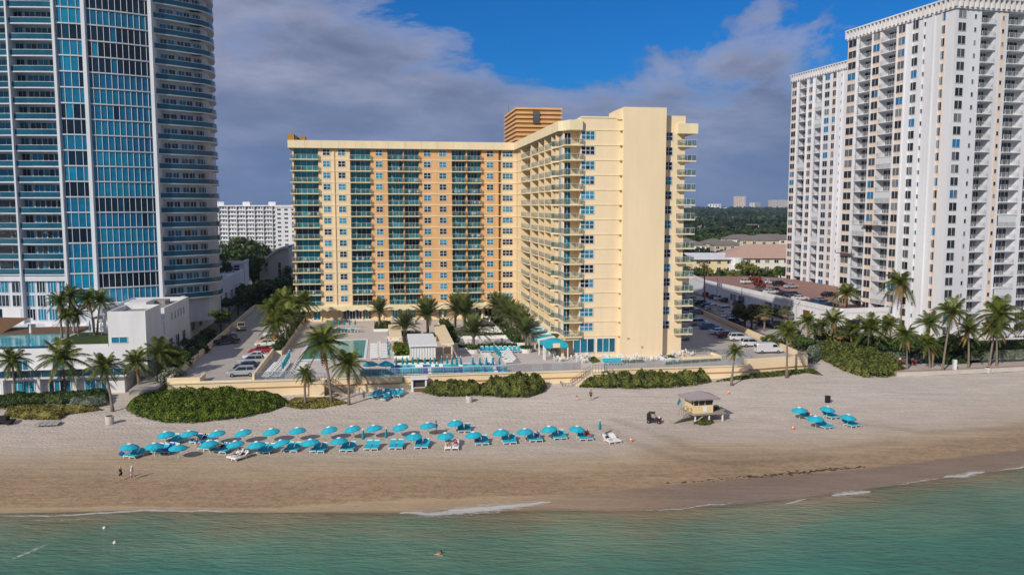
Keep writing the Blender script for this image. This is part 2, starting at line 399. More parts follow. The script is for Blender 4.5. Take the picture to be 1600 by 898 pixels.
w1=pos_noise(.55,(.45,1.4,1),6,.62)
mp=nn(nt,'ShaderNodeMapping'); mp.inputs['Rotation'].default_value=(0,0,rad(35)); mp.inputs['Scale'].default_value=(.5,1.7,1); L(ge.outputs['Position'],mp.inputs[0])
w2=nn(nt,'ShaderNodeTexNoise',i_Scale=1.1,i_Detail=5,i_Roughness=.6); L(mp.outputs[0],w2.inputs['Vector'])
ad=nn(nt,'ShaderNodeMath',operation='MULTIPLY_ADD',i_1=.6); L(w2.outputs[0],ad.inputs[0]); L(w1,ad.inputs[2])
bp=nn(nt,'ShaderNodeBump',i_Strength=.9,i_Distance=.65); L(ad.outputs[0],bp.inputs['Height']); L(bp.outputs[0],b.inputs['Normal'])
L(rng(of.outputs['Fac'],.35,1,-.6,1.2),b.inputs['Alpha'])
me.materials.append(m); o=put(me,'sea'); o['kind']='structure'

# foam: wavy ribbons of broken white water along the edge
def foam_mat():
    m,nt2,b=newmat('sea_foam'); L=nt2.links.new
    ge=nn(nt2,'ShaderNodeNewGeometry'); mp=nn(nt2,'ShaderNodeMapping'); mp.inputs['Scale'].default_value=(.6,1.6,1); L(ge.outputs['Position'],mp.inputs[0])
    n=nn(nt2,'ShaderNodeTexNoise',i_Scale=1.8,i_Detail=9,i_Roughness=.75); L(mp.outputs[0],n.inputs['Vector'])
    at=nn(nt2,'ShaderNodeAttribute',attribute_name='v')
    su=nn(nt2,'ShaderNodeMath',operation='MULTIPLY_ADD',i_1=.55); L(at.outputs['Fac'],su.inputs[0]); L(n.outputs[0],su.inputs[2])
    r=ramp(nt2,[(.8,0),(1.12,.72)],su.outputs[0]); L(r.outputs[0],b.inputs['Alpha'])
    b.inputs['Base Color'].default_value=srgb(212,208,200); b.inputs['Roughness'].default_value=.8
    return m
FO=foam_mat(); mb=MB()
def foam(pts,w,st=.9):
    P=[G(x,y,-.78) for x,y in pts]; Q=[]
    for i in range(len(P)-1):
        k=max(2,int((P[i+1]-P[i]).length/.5))
        Q+=[P[i].lerp(P[i+1],j/k) for j in range(k)]
    Q.append(P[-1]); n=len(Q); rows=[]
    for i,q in enumerate(Q):
        e=max(.05,math.sin(math.pi*i/(n-1)))**.5
        yy=q.y+.35*mnoise.noise(Vector((q.x*.5,1,5)))+.15*mnoise.noise(Vector((q.x*1.7,1,5)))
        rows.append([(q.x,yy+k*w*e*1.5,max(-.775,zg(q.x,yy+k*w*e)+.035)) for k in (-1,-.4,0,.4,1)])
    for i in range(n-1):
        for k in range(4):
            s=st*(1 if k in (1,2) else .62)
            mb.face([rows[i][k],rows[i+1][k],rows[i+1][k+1],rows[i][k+1]],0,s)
foam([(0,805),(60,806),(130,803),(220,797),(360,799)],.35,.85)
foam([(0,812),(80,812),(170,810)],.25,.6)
foam([(300,797),(360,800)],.3,.75)
foam([(625,801),(680,802),(740,797),(800,792),(860,786)],.9,1.)
foam([(700,797),(760,795),(815,790)],.8,1.05)
foam([(1010,797),(1060,795),(1110,788),(1145,786)],.22,.8)
foam([(930,788),(980,783),(1010,781)],.25,.55)
foam([(1225,786),(1260,780)],.3,.85)
foam([(1300,774),(1330,770),(1360,767)],.55,1.1)
foam([(1405,757),(1440,751),(1465,747)],.25,.75)
foam([(1475,746),(1510,742),(1538,737)],.5,1.1)
foam([(1560,734),(1600,730),(1640,722)],.3,.85)
foam([(20,872),(45,862),(75,850)],1.1,.72)
o=mb.build('surf_foam',FO); tag(o,'thin broken white foam lines where small waves reach the sand','foam',kind='stuff')

mb=MB(); RS=random.Random(4)
for k in range(170):
    t_=RS.random(); px=lerp(1035,1352,t_**.8); py=lerp(757,729,(px-1035)/317)+RS.gauss(0,1.2)*(1 if px<1180 else .6)
    if RS.random()<.5: px=RS.gauss(1215 if RS.random()<.5 else 1290,28); py=lerp(757,729,(px-1035)/317)+RS.gauss(0,1.6)
    q=SP(px,py); s_=RS.uniform(.05,.17)
    mb.face([q+Vector((s_*1.6*math.cos(a_)*RS.uniform(.6,1.2),s_*math.sin(a_)*RS.uniform(.6,1.2),.03+.06*RS.random())) for a_ in (0,1.1,2.1,3.2,4.3,5.3)],0,RS.random())
o=mb.build('seaweed',pm('seaweed_wrack',srgb(72,58,40),.9,.3,6.)); tag(o,'dark broken line of seaweed wrack on the wet sand at the right','seaweed',kind='stuff')
# ---------------- sky and sun ----------------
SUN_AZ=rad(35); SUN_EL=rad(31)
to_sun=Vector((-math.sin(SUN_AZ)*math.cos(SUN_EL),-math.cos(SUN_AZ)*math.cos(SUN_EL),math.sin(SUN_EL)))
w=bpy.data.worlds.new('World'); scene.world=w; w.use_nodes=True; nt=w.node_tree; L=nt.links.new
bg=nt.nodes['Background']
sky=nn(nt,'ShaderNodeTexSky',sky_type='NISHITA',sun_disc=False); sky.sun_elevation=SUN_EL
sky.sun_rotation=math.pi+SUN_AZ; sky.ozone_density=3.; sky.air_density=1.; sky.dust_density=.6
tc=nn(nt,'ShaderNodeTexCoord'); dirn=tc.outputs['Generated']
sx=nn(nt,'ShaderNodeSeparateXYZ'); L(dirn,sx.inputs[0])
def mth(op,a,b_=None,c_=None,clamp=False):
    n=nn(nt,'ShaderNodeMath',operation=op,use_clamp=clamp)
    for i,v in enumerate((a,b_,c_)):
        if v is None: continue
        if isinstance(v,(int,float)): n.inputs[i].default_value=v
        else: L(v,n.inputs[i])
    return n.outputs[0]
az=mth('ARCTAN2',sx.outputs[0],sx.outputs[1]); el=mth('ARCSINE',sx.outputs[2])
def snoise(sc,scale,off,detail=6,rough=.55,dist=0):
    mp=nn(nt,'ShaderNodeMapping'); mp.inputs['Scale'].default_value=scale; mp.inputs['Location'].default_value=off; L(dirn,mp.inputs[0])
    n=nn(nt,'ShaderNodeTexNoise',i_Scale=sc,i_Detail=detail,i_Roughness=rough,i_Distortion=dist); L(mp.outputs[0],n.inputs['Vector']); return n.outputs[0]
def blob(a0,e0,ra,re):
    dx=mth('DIVIDE',mth('SUBTRACT',az,a0),ra); dy=mth('DIVIDE',mth('SUBTRACT',el,e0),re)
    r2=mth('ADD',mth('MULTIPLY',dx,dx),mth('MULTIPLY',dy,dy)); return mth('SUBTRACT',1.,r2,clamp=True)
n1=snoise(3.6,(1,1,1.9),(.3,.1,.2),10,.6,.35)
gap=mth('ADD',mth('MULTIPLY',blob(.06,.29,.33,.18),1.2),mth('MULTIPLY',blob(.42,.195,.12,.2),.62))
gap=mth('ADD',gap,mth('MULTIPLY',blob(.1,.75,.9,.45),.5))
cov=mth('SUBTRACT',mth('ADD',n1,.16),mth('MULTIPLY',gap,.36))
mask=ramp(nt,[(.46,0),(.50,.55),(.60,1)],cov)
shade=snoise(4.6,(1,1,3.2),(1.7,.4,.9),9,.6,.15)
cc=ramp(nt,[(.32,(.098,.135,.235,1)),(.48,(.155,.19,.30,1)),(.6,(.22,.25,.365,1)),(.7,(.28,.305,.42,1))],shade)
edge=ramp(nt,[(.48,0),(.535,1),(.62,0)],cov)
c2=nn(nt,'ShaderNodeMixRGB',i_Color2=(.27,.30,.44,1)); L(mth('MULTIPLY',edge.outputs[0],.5),c2.inputs[0]); L(cc.outputs[0],c2.inputs[1])
# low cloud deck is bluer and darker near the horizon
low=ramp(nt,[(0,1),(.16,0)],el); c3=nn(nt,'ShaderNodeMixRGB',i_Color2=(.072,.15,.315,1)); L(mth('MULTIPLY',low.outputs[0],.68),c3.inputs[0]); L(c2.outputs[0],c3.inputs[1])
blue=nn(nt,'ShaderNodeMixRGB',blend_type='MULTIPLY',i_0=1.,i_Color2=(.06,.42,.86,1))
L(sky.outputs[0],blue.inputs[1]); bl=nn(nt,'ShaderNodeVectorMath',operation='SCALE'); L(blue.outputs[0],bl.inputs[0]); bl.inputs['Scale'].default_value=1.0
CLS=12.5; cs=nn(nt,'ShaderNodeVectorMath',operation='SCALE'); L(c3.outputs[0],cs.inputs[0]); cs.inputs['Scale'].default_value=CLS
mx=nn(nt,'ShaderNodeMixRGB'); L(mask.outputs[0],mx.inputs[0]); L(bl.outputs[0],mx.inputs[1]); L(cs.outputs[0],mx.inputs[2])
L(mx.outputs[0],bg.inputs[0]); bg.inputs[1].default_value=.1
sl=bpy.data.lights.new('sun','SUN'); sl.energy=3.8; sl.angle=rad(.6); sl.color=(1,.93,.82)
so=bpy.data.objects.new('sun',sl); COL.objects.link(so); so.rotation_euler=to_sun.to_track_quat('Z','Y').to_euler()
cam=bpy.data.cameras.new('camera'); co=bpy.data.objects.new('camera',cam); COL.objects.link(co)
cam.sensor_width=36; cam.lens=36*F/1600; cam.clip_end=60000; cam.clip_start=.5
co.location=(0,0,CH); co.rotation_euler=(math.pi/2-_p,0,0); scene.camera=co
scene.view_settings.view_transform='Standard'; scene.view_settings.look='None'; scene.view_settings.gamma=1; scene.view_settings.exposure=0
# ================= helpers for buildings =================
class Pool:
    """keeps the 100 largest repeats of one part as parts of their own, the rest as one merged part"""
    def __init__(s,name,mats,parent,cap=98): s.n=name;s.mats=mats;s.p=parent;s.cap=cap;s.items=[]
    def add(s,size,fn,subs=()): s.items.append((size,fn,subs))
    def flush(s):
        s.items.sort(key=lambda t:-t[0]); out=[]
        for k,(sz,fn,subs) in enumerate(s.items[:s.cap]):
            mb=MB(); fn(mb); o=mb.build(s.n,s.mats,s.p); out.append(o)
            for (sn,sf,sm) in subs:
                m2=MB(); sf(m2); m2.build(sn,sm,o)
        rest=s.items[s.cap:]
        if rest:
            mb=MB()
            for sz,fn,subs in rest: fn(mb)
            o=mb.build(s.n,s.mats,s.p); o['kind']='stuff'
            by={}
            for sz,fn,subs in rest:
                for (sn,sf,sm) in subs: by.setdefault(sn,[sm,[]])[1].append(sf)
            for sn,(sm,fl) in by.items():
                m2=MB()
                for f in fl: f(m2)
                q=m2.build(sn,sm,o); q['kind']='stuff'
def gv(p_dark=.35):
    return R.uniform(0,.35) if R.random()<p_dark else R.uniform(.45,1)
def wgrid(mb,o,du,dv,w,h,nx_,ny_,n,fr=.07,vb=None,gm=1,fm=0,hbar=None):
    """window in a plane: o lower-left corner, du unit along, dv unit up, n outward normal"""
    o=Vector(o);du=Vector(du);dv=Vector(dv);n=Vector(n)
    base=gv() if vb is None else vb
    q=[o+n*.02,o+du*w+n*.02,o+du*w+dv*h+n*.02,o+dv*h+n*.02]
    cw=w/nx_; ch=h/ny_
    for i in range(nx_):
        for j in range(ny_):
            v=max(0,min(1,base+R.uniform(-.12,.12)))
            if R.random()<.08: v=gv()
            a=o+du*(cw*i)+dv*(ch*j)+n*.02
            mb.face([a,a+du*cw,a+du*cw+dv*ch,a+dv*ch],gm,v)
    for i in range(nx_+1):
        a=o+du*(cw*i)+n*.05; mb.seg(a,a+dv*h,fr,fr,fm,.5,up=n)
    for j in range(ny_+1):
        a=o+dv*(ch*j)+n*.05; mb.seg(a,a+du*w,fr,fr,fm,.5,up=n)
X_=Vector((1,0,0));Y_=Vector((0,1,0));Z_=Vector((0,0,1))
def rail(mb,pts,z,h=1.05,post=1.4,gm=0,pm_=1,v=None,th=.05,gap=.08):
    for i in range(len(pts)-1):
        a=Vector(pts[i]+(z,)) if len(pts[i])==2 else Vector(pts[i]); b_=Vector(pts[i+1]+(z,)) if len(pts[i+1])==2 else Vector(pts[i+1])
        n=max(1,round((b_-a).length/post))
        for k in range(n):
            p=a.lerp(b_,k/n); q=a.lerp(b_,(k+1)/n)
            vv=R.random() if v is None else v
            if gm is not None: mb.seg(p+Z_*(gap+(h-gap)/2),q+Z_*(gap+(h-gap)/2),.03,h-gap-.04,gm,vv)
            mb.seg(p,p+Z_*h,.05,.05,pm_)
        mb.seg(b_,b_+Z_*h,.05,.05,pm_)
        mb.seg(a+Z_*h,b_+Z_*h,th,th,pm_)
# ================= hotel =================
FH=2.786; Z0=4.2; NF=14           # local z: deck = 0, first floor slab top = 4.2
ZT=Z0+FH*NF
hotel=thing('hotel','cream and orange L shaped hotel of fourteen storeys with green balconies','hotel',HC,HA)
def FX(px,py=350,ypl=0.):
    """local x on the plane local y = ypl seen at px"""
    lo,hi=-90,60
    for _ in range(40):
        m_=(lo+hi)/2; w_=HW(m_,ypl,25.); d=Vector((w_.x,w_.y,w_.z-CH)); ww=d.y*cp-d.z*sp
        if CX+F*d.x/ww<px: lo=m_
        else: hi=m_
    return (lo+hi)/2
# columns of the long facade, from the photograph: kind, px0, px1
fc=[('balcL',462,500),('win',507,518),('win',530.5,541.5),('balc',549,581),('win',588.5,599),('balc',607,631.5),('balc',632.5,656),
    ('win',663,674),('win',687,698),('balc',706.5,728.5),('balc',730.5,752.5),('win',760.5,771),('win3',785,801)]
cols=[(k,FX(a),FX(b)) for k,a,b in fc]
xl=FX(459.5)
# wall body with openings built as column strips between recesses
mb=MB()
RC=1.1 # recess depth
def wallstrip(x0,x1,m): mb.box(x0,x1,0,.3,Z0,ZT,m)
prev=xl; paint_at=lambda x: 0 if (x<cols[3][2]-.2 or x>FX(783)) else 1
for k,a,b_ in cols:
    if k.startswith('balc'):
        if a-prev>.03: wallstrip(prev,a,paint_at((prev+a)/2))
        prev=b_
wallstrip(prev,FX(779),1); mb.box(FX(779),FX(783.5),.5,.8,Z0,ZT,2); wallstrip(FX(783.5),0,0)
mb.box(xl,0.,RC+.1,16,Z0,ZT-.1,0)                                  # mass behind
for k,a,b_ in cols:
    if k.startswith('balc'):
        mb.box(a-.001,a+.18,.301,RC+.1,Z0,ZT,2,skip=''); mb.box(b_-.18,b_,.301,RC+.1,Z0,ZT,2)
# wing mass
WX0,WX1,WY0=0.,23.2,-56.6
mb.box(1.6,WX1-.01,-54,16.02,Z0,ZT-.05,3)
mb.build('wall',[M['cream'],M['orange'],M['ochre'],M['pinkwall']],hotel)
# floor bands on the long facade
mb=MB()
for i in range(NF+1):
    z=Z0+FH*i
    if i<NF:
        mb.box(xl-.05,0.05,-.12,.02,z-.14,z+.1,0)
mb.build('floor_band',[M['fascia']],hotel)
# vertical pilaster fins
mb=MB()
for px in (524,): mb.box(FX(px)-.15,FX(px)+.15,-.22,.0,Z0,ZT,0)
mb.build('pilaster',[M['cream']],hotel)
wins=Pool('window',[M['white'],M['gwin']],hotel)
balcs=Pool('balcony',[M['fascia']],hotel,100)
for k,a,b_ in cols:
    for i in range(NF):
        z=Z0+FH*i
        if k=='win' or k=='win3':
            nx_=2 if k=='win' else 3
            def fn(mb,a=a,b_=b_,z=z,nx_=nx_,vb=gv(.4)): wgrid(mb,(a,0.,z+1.0),X_,Z_,b_-a,1.42,nx_,2,-Y_,.09,vb)
            wins.add(2.,fn)
        else:
            ov=.25 if k=='balc' else 1.1
            def fs(mb,a=a,b_=b_,z=z,k=k):
                mb.box(a-(.9 if k=='balcL' else .0),b_+.08,-.75,RC+.05,z-.16,z+.04,0)
            def fr(mb,a=a,b_=b_,z=z,k=k):
                x0=a-(.8 if k=='balcL' else .0)
                rail(mb,[(x0,-.02),(x0,-.68),(b_,-.68),(b_,-.02)],z+.04,1.08,1.3)
            def fd(mb,a=a,b_=b_,z=z,vb=gv(.3)):
                wgrid(mb,(a+.19,RC-.02,z+.06),X_,Z_,b_-a-.38,2.45,4,1,-Y_,.07,vb,gm=1)
            def ff(mb,a=a,b_=b_,z=z):
                n=R.randint(1,3)
                for _ in range(n):
                    x=R.uniform(a+.5,b_-.6); y=R.uniform(-.3,.4)
                    mb.box(x,x+.5,y,y+.5,z+.3,z+.42,0); mb.box(x,x+.5,y+.45,y+.5,z+.42,z+.95,0); mb.seg((x+.1,y+.1,z+.05),(x+.1,y+.1,z+.3),.05,.05,0); mb.seg((x+.4,y+.4,z+.05),(x+.4,y+.4,z+.3),.05,.05,0)
            subs=[('railing',fr,[M['grail'],M['metal']]),('glass_door',fd,[M['white'],M['gdoor']])]
            if R.random()<.6: subs.append(('patio_chair',ff,[R.choice([M['white'],M['woodb'],M['blackc'],M['teald']])]))
            balcs.add(3.,fs,subs)
# top fascia of the long facade
mb=MB()
n=14
xx=[lerp(xl-.9,.0,i/n) for i in range(n+1)]
for i in range(n): mb.box(xx[i]+.02,xx[i+1]-.02,-1.0,.6,ZT-.1,ZT+1.75,i%2)
mb.box(xl-.9,.0,-.95,16.,ZT-.16,ZT+1.5,2)
mb.box(xl-.95,xl+.6,-.2,15.,ZT+1.5,ZT+3.3,3); mb.box(xl+1.8,xl+3.0,3.,6.,ZT+1.5,ZT+3.,3); mb.box(xl+.7,xl+1.1,.3,.7,ZT+1.5,ZT+3.2,2)
# wing fascia
n=13; yy=[lerp(-.98,-54.5,i/n) for i in range(n+1)]
for i in range(n): mb.box(-1.0,.6,yy[i+1]+.02,yy[i]-.02,ZT-.1,ZT+1.75,i%2)
mb.box(-.95,WX1,-54.45,-.95,ZT-.16,ZT+1.5,2)
mb.prism([(-1.0,-54.4),(-.2,-55.2),(.6,-57.4),(3.1,-57.4),(3.1,-54.4)],ZT-.1,ZT+1.75,0)
mb.build('roof_fascia',[M['fascia'],M['cream2'],M['roofg'],M['ochre']],hotel)
# ---- end wall of the wing ----
EY=-56.6
def EXp(px): return FX(px,300,EY)
xe0=2.9; xb0=EXp(969.5); xb1=EXp(1034.5)
mb=MB()
mb.box(xe0,xb0,EY,-54.001,0,ZT+2.4,0)          # left field
mb.box(.0,xe0-.002,-54.4,-54.002,Z0,ZT,0)       # notch wall
mb.box(xb0,xb1,EY-1.3,-50,-.02,ZT+4.2,1)          # blank slab tower
mb.box(xb0-1.0,xb0-.001,EY-.3,-51,ZT+2.0,ZT+3.7,0)
mb.box(xb1+.001,WX1+.3,EY+.3,-50.01,0,ZT+2.9,0)
mb.box(xe0+.002,xb0-.002,-53.99,-51,ZT+1.3,ZT+2.38,0)
mb.build('end_wall',[M['cream2'],M['cream2']],hotel)
mb=MB()
for i in range(NF+1):
    z=Z0+FH*i
    mb.box(xe0-.01,xb0-.1,EY-.1,EY+.02,z-.1,z+.08,0)
    mb.box(xb0-.55,xb0-.01,EY-.9,EY-.1,z-.1,z+.12,0)
mb.box(xe0,xb0,EY-.12,EY+.02,ZT+2.2,ZT+2.5,0)
mb.build('floor_band',[M['fascia']],hotel)
for i in range(NF):
    z=Z0+FH*i
    def fn(mb,z=z,vb=R.uniform(.6,1) if R.random()<.7 else .1): wgrid(mb,(xe0+.12,EY,z+1.0),X_,Z_,2.55,1.55,3,2,-Y_,.09,vb)
    wins.add(5,fn)
    def fn(mb,z=z,vb=gv(.45)): wgrid(mb,(xb1+.25,EY+.3,z+1.0),X_,Z_,1.6,1.55,2,2,-Y_,.09,vb)
    wins.add(4,fn)
    # corner balcony at the left notch
    def fs(mb,z=z): mb.prism([(-1.5,-50.2),(-.2,-51.4),(-.2,-57.3),(3.3,-57.3),(3.3,EY-.02),(2.88,EY-.02),(2.88,-54.45),(0,-54.45),(0,-50.2)][::1],z-.2,z+.02,0)
    def fr(mb,z=z): rail(mb,[(-.05,-50.25),(-1.4,-50.3),(-.12,-51.5),(-.12,-57.22),(3.2,-57.22),(3.2,EY-.05)],z+.02,1.1,1.0)
    def fd(mb,z=z,vb=R.uniform(0,.5)):
        wgrid(mb,(.25,-54.4,z+.05),X_,Z_,1.2,2.3,2,1,-Y_,.06,vb); wgrid(mb,(0.,-51.0,z+.05),-Y_,Z_,2.3,2.3,2,1,-X_,.06,vb)
    balcs.add(5,fs,[('railing',fr,[M['grail'],M['metal']]),('glass_door',fd,[M['white'],M['gdoor']])])
    # right hand balcony
    xr=WX1+.3
    def fs(mb,z=z,xr=xr): mb.box(xr-1.6,xr+2.0,EY-.5,EY+.29,z-.2,z+.02,0); mb.box(xr+.001,xr+2.0,EY+.291,EY+5.,z-.2,z+.02,0)
    def fr(mb,z=z,xr=xr): rail(mb,[(xr-1.55,EY+.25),(xr-1.55,EY-.45),(xr+1.95,EY-.45),(xr+1.95,EY+4.9)],z+.02,1.12,.9)
    balcs.add(5,fs,[('railing',fr,[M['grail'],M['metal']])])
mb=MB(); xr=WX1+.3
mb.box(xr-1.7,xr+2.1,EY-.9,EY+.299,ZT-.5,ZT+1.4,0); mb.box(xr+.01,xr+2.1,EY+.3,EY+5.2,ZT-.5,ZT+1.4,0)
mb.build('balcony_canopy',[M['fascia']],hotel)
# lobby windows at the base of the end wall
for pa,pb in ((897,930),(934,963)):
    x0,x1=EXp(pa),EXp(pb)
    mb=MB(); wgrid(mb,(x0,EY,.95),X_,Z_,x1-x0,2.75,3,1,-Y_,.12,.42); mb.build('picture_window',[M['white'],M['gdoor']],hotel)
mb=MB(); mb.box(.2,xe0-.01,-54.39,-54.0,0,Z0,0); mb.box(-.6,-.1,EY-.2,EY+.3,0,Z0-.2,0); mb.box(-.6,xe0-.02,EY-.2,-54.41,Z0-.75,Z0-.25,0)
mb.build('corner_pillar',[M['cream2']],hotel)
# ---- side of the wing facing the pool: bays with fins ----
def WY(px):
    lo,hi=-60.,0.
    for _ in range(40):
        m_=(lo+hi)/2; w_=HW(0,m_,25.); d=Vector((w_.x,w_.y,w_.z-CH)); ww=d.y*cp-d.z*sp
        if CX+F*d.x/ww>px: lo=m_
        else: hi=m_
    return (lo+hi)/2
fins=[WY(p) for p in (809,817,833,845,854,865,872.5)]
fins[-1]=-50.2; fins[0]=-.3
mb=MB()
for y in fins[1:]: mb.box(-.55,1.62,y-.12,y+.12,Z0,ZT-.1,0)
mb.box(.0,1.61,-4.2,-.32,Z0,ZT-.1,0)
mb.box(0.,1.61,-54.,-50.4,Z0,ZT-.1,0)
for j in range(1,len(fins)-1):
    a,b_=fins[j]-.12,fins[j+1]+.12
    mb.box(.02,1.6,b_+ (a-b_)*.0,b_+(a-b_)*.30,Z0,ZT-.1,1)
mb.build('party_fin',[M['cream'],M['pinkwall']],hotel)
mb=MB()
for i in range(NF+1):
    z=Z0+FH*i; mb.box(-.12,.03,-50.1,-.3,z-.18,z+.06,0)
mb.build('floor_band',[M['fascia']],hotel)
for j in range(len(fins)-1):
    a,b_=fins[j],fins[j+1]
    if j==0: continue
    for i in range(NF):
        z=Z0+FH*i
        y0=b_+(a-b_)*.32; y1=a-.13
        pr=-.5
        def fs(mb,y0=y0,y1=y1,z=z): mb.box(pr,1.6,y0,y1,z-.17,z+.03,0)
        def fr(mb,y0=y0,y1=y1,z=z): rail(mb,[(.0,y0),(pr+.05,y0),(pr+.05,y1)],z+.03,1.08,1.2)
        def fd(mb,y0=y0,y1=y1,z=z,vb=gv(.5)): wgrid(mb,(1.58,y1-.1,z+.05),-Y_,Z_,(y1-y0)-.4,2.35,3,1,-X_,.06,vb)
        balcs.add(1.-.1*j*0+.05*j,fs,[('railing',fr,[M['grail'],M['metal']]),('glass_door',fd,[M['white'],M['gdoor']])])
        # small window in the solid third
        yc=b_+(a-b_)*.15
        def fn(mb,yc=yc,z=z,vb=gv(.5)): wgrid(mb,(.02,yc+.5,z+1.0),-Y_,Z_,1.,1.2,2,1,-X_,.07,vb)
        wins.add(.5,fn)
wins.flush(); balcs.flush()
# ---- ground floor ----
mb=MB()
mb.box(xl+2.2,0.,1.3,16,0,Z0-.005,0)
mb.box(.3,WX1-.02,-53.99,16.03,0,Z0-.005,0)
mb.box(xl+2.4,-.0,1.1,1.29,0,.5,0)
for px in (488,512,): pass
x=xl+6.
while x<-2: mb.box(x-.2,x+.2,.95,1.29,0,Z0-.6,1); x+=5.1
mb.build('ground_floor_wall',[M['cream'],M['cream2']],hotel)
gw=[(487,499,.9,2),(530,553,.35,5),(554,578,.3,5),(611,633,.9,5),(636,648,.9,3),(684,697,.6,3),(738,752,.2,3),(756,768,.2,2),(772,798,.2,4)]
for a,b_,v,nx_ in gw:
    x0,x1=FX(a,350,1.3),FX(b_,350,1.3)
    mb=MB(); wgrid(mb,(x0,1.28,.5),X_,Z_,x1-x0,2.5,nx_,1,-Y_,.1,v); mb.build('shop_window',[M['white'],M['gwin']],hotel)
# scalloped canopy
mb=MB()
def scallop(p,q,out,zb,zt,nrm):
    p=Vector(p);q=Vector(q);n=int((q-p).length/2.1); dl=(q-p)/n
    for i in range(n):
        for k in range(6):
            t0,t1=k/6,(k+1)/6
            f=lambda t: zb-.38*math.sin(math.pi*t)
            a=p+dl*(i+t0);b=p+dl*(i+t1)
            mb.face([a+Z_*f(t0),b+Z_*f(t1),b+Z_*zt,a+Z_*zt],0)
scallop((xl-.2,-1.2,0),(-.0,-1.2,0),0,Z0-.95,Z0-.2,-Y_)
mb.box(xl-.2,0.,-1.19,2.5,Z0-.45,Z0-.2,0)
mb.face([(xl-.2,-1.2,Z0-.2),(0,-1.2,Z0-.2),(0,0.,Z0+.25),(xl-.2,0.,Z0+.25)],0)
scallop((-1.2,-1.0,0),(-1.2,-50.,0),0,Z0-.95,Z0-.2,-X_)
mb.box(-1.19,.28,-50.,-1.,Z0-.5,Z0-.2,0)
mb.face([(-1.2,-1.2,Z0-.2),(-1.2,-50,Z0-.2),(0.,-50,Z0+.25),(0.,-1.2,Z0+.25)],0)
mb.build('scalloped_canopy',[M['fascia']],hotel)
# penthouse block with ribs
mb=MB(); px0,px1,py0,py1=.6,12.2,4.2,24.5
mb.box(px0,px1,py0,py1,ZT+1,ZT+11.0,0)
mb.build('penthouse',[M['ochre']],hotel)
mb=MB()
for i in range(9):
    z=ZT+1.7+i*1.12; mb.box(px0-.35,px1+.35,py0-.35,py1+.3,z,z+.5,0)
mb.build('penthouse_rib',[M['orange']],hotel)
mb=MB(); mb.box(px0+4.2,px0+5.9,py0-.5,py0+.02,ZT+7.1,ZT+10.2,0)
for i in range(8): mb.box(px0+4.2,px0+5.9,py0-.56,py0-.5,ZT+7.2+i*.37,ZT+7.34+i*.39,1)
mb.build('vent_grille',[M['dark'],M['greym']],hotel)
mb=MB(); mb.seg((.8,20,ZT+11.6),(.8,20,ZT+13.4),.12,.12,0); mb.build('antenna',[M['greym']],hotel)
# low roof structures
mb=MB(); mb.box(6,16,-30,-22,ZT+1.4,ZT+3.2,0); mb.box(14,20,-44,-36,ZT+1.4,ZT+3.4,0); mb.build('roof_housing',[M['cream2']],hotel)
# wall lamps and vent on the blank slab
mb=MB(); bx=lerp(xb0,xb1,.14); mb.box(bx,bx+.45,EY-1.42,EY-1.3,3.6,3.85,0); mb.box(lerp(xb0,xb1,.48),lerp(xb0,xb1,.48)+.3,EY-1.5,EY-1.3,1.9,2.15,0); mb.build('wall_lamp',[M['grey']],hotel)
# ================= vegetation library =================
def frond(mb,L_,lift,droop,az,nl=16,lw=.9,m=0,vv=.5,stiff=.6,width=.07):
    ca,sa=math.cos(az),math.sin(az); pts=[]
    N=nl
    for i in range(N+1):
        t=i/N
        r=L_*(t*math.cos(lift)*(1-.12*t)); z=L_*(t*math.sin(lift)-droop*t*t)
        pts.append(Vector((r*ca,r*sa,z)))
    for i in range(1,N+1):
        t=i/N; p=pts[i-1]; d=(pts[i]-pts[i-1]).normalized(); side=d.cross(Z_)
        if side.length<.05: side=Vector((-sa,ca,0))
        side.normalize(); up=side.cross(d)
        ll=lw*(math.sin(math.pi*min(1,.12+t*.86))**.7)
        w=width*2
        for sgn in (-1,1):
            dirn_=(side*sgn*.85+d*.55-Z_*(.35+R.uniform(0,.35))*(1-stiff)-Z_*.1+up*.15*stiff).normalized()
            tip=p+dirn_*ll*R.uniform(.85,1.1); q=p+d*w*1.6
            mb.face([p,q,tip],m,max(0,min(1,vv+R.uniform(-.2,.2))))
            mb.face([p+d*w*1.9,q+d*w*1.9,tip+d*w*2.2],m,max(0,min(1,vv+R.uniform(-.2,.2))))
    mb.seg(pts[0],pts[N//2],.06,.04,m,.9); mb.seg(pts[N//2],pts[-1],.04,.03,m,.8)
def crown_coco(seed):
    R.seed(seed); mb=MB()
    n=25
    for i in range(n):
        az=i*2.399+R.uniform(-.25,.25); k=i/n
        lift=lerp(1.25,-.15,k)+R.uniform(-.12,.12)
        frond(mb,R.uniform(.9,1.08)*3.1,lift,lerp(.35,.62,k)*R.uniform(.85,1.2),az,21,.85,0,lerp(.6,.25,k),.2,.024)
    for i in range(4):
        frond(mb,2.3,-.6-R.uniform(0,.4),.25,R.uniform(0,6.3),9,.5,1,.4,.1,.09)
    for i in range(7): mb.sphere((R.uniform(-.3,.3),R.uniform(-.3,.3),-.25),.15,2,.5,6,4)
    return mb.mesh('coconut_crown',[M['coco'],M['deadleaf'],M['woodb']])
def crown_date(seed):
    R.seed(seed); mb=MB(); n=46
    for i in range(n):
        az=i*2.399+R.uniform(-.2,.2); k=i/n
        frond(mb,R.uniform(.9,1.06)*2.7,lerp(1.35,.05,k)+R.uniform(-.1,.1),lerp(.15,.42,k),az,22,.5,0,lerp(.65,.3,k),.85,.024)
    mb.sphere((0,0,-.2),.38,1,.5,8,5)
    return mb.mesh('date_palm_crown',[M['date'],M['trunk']])
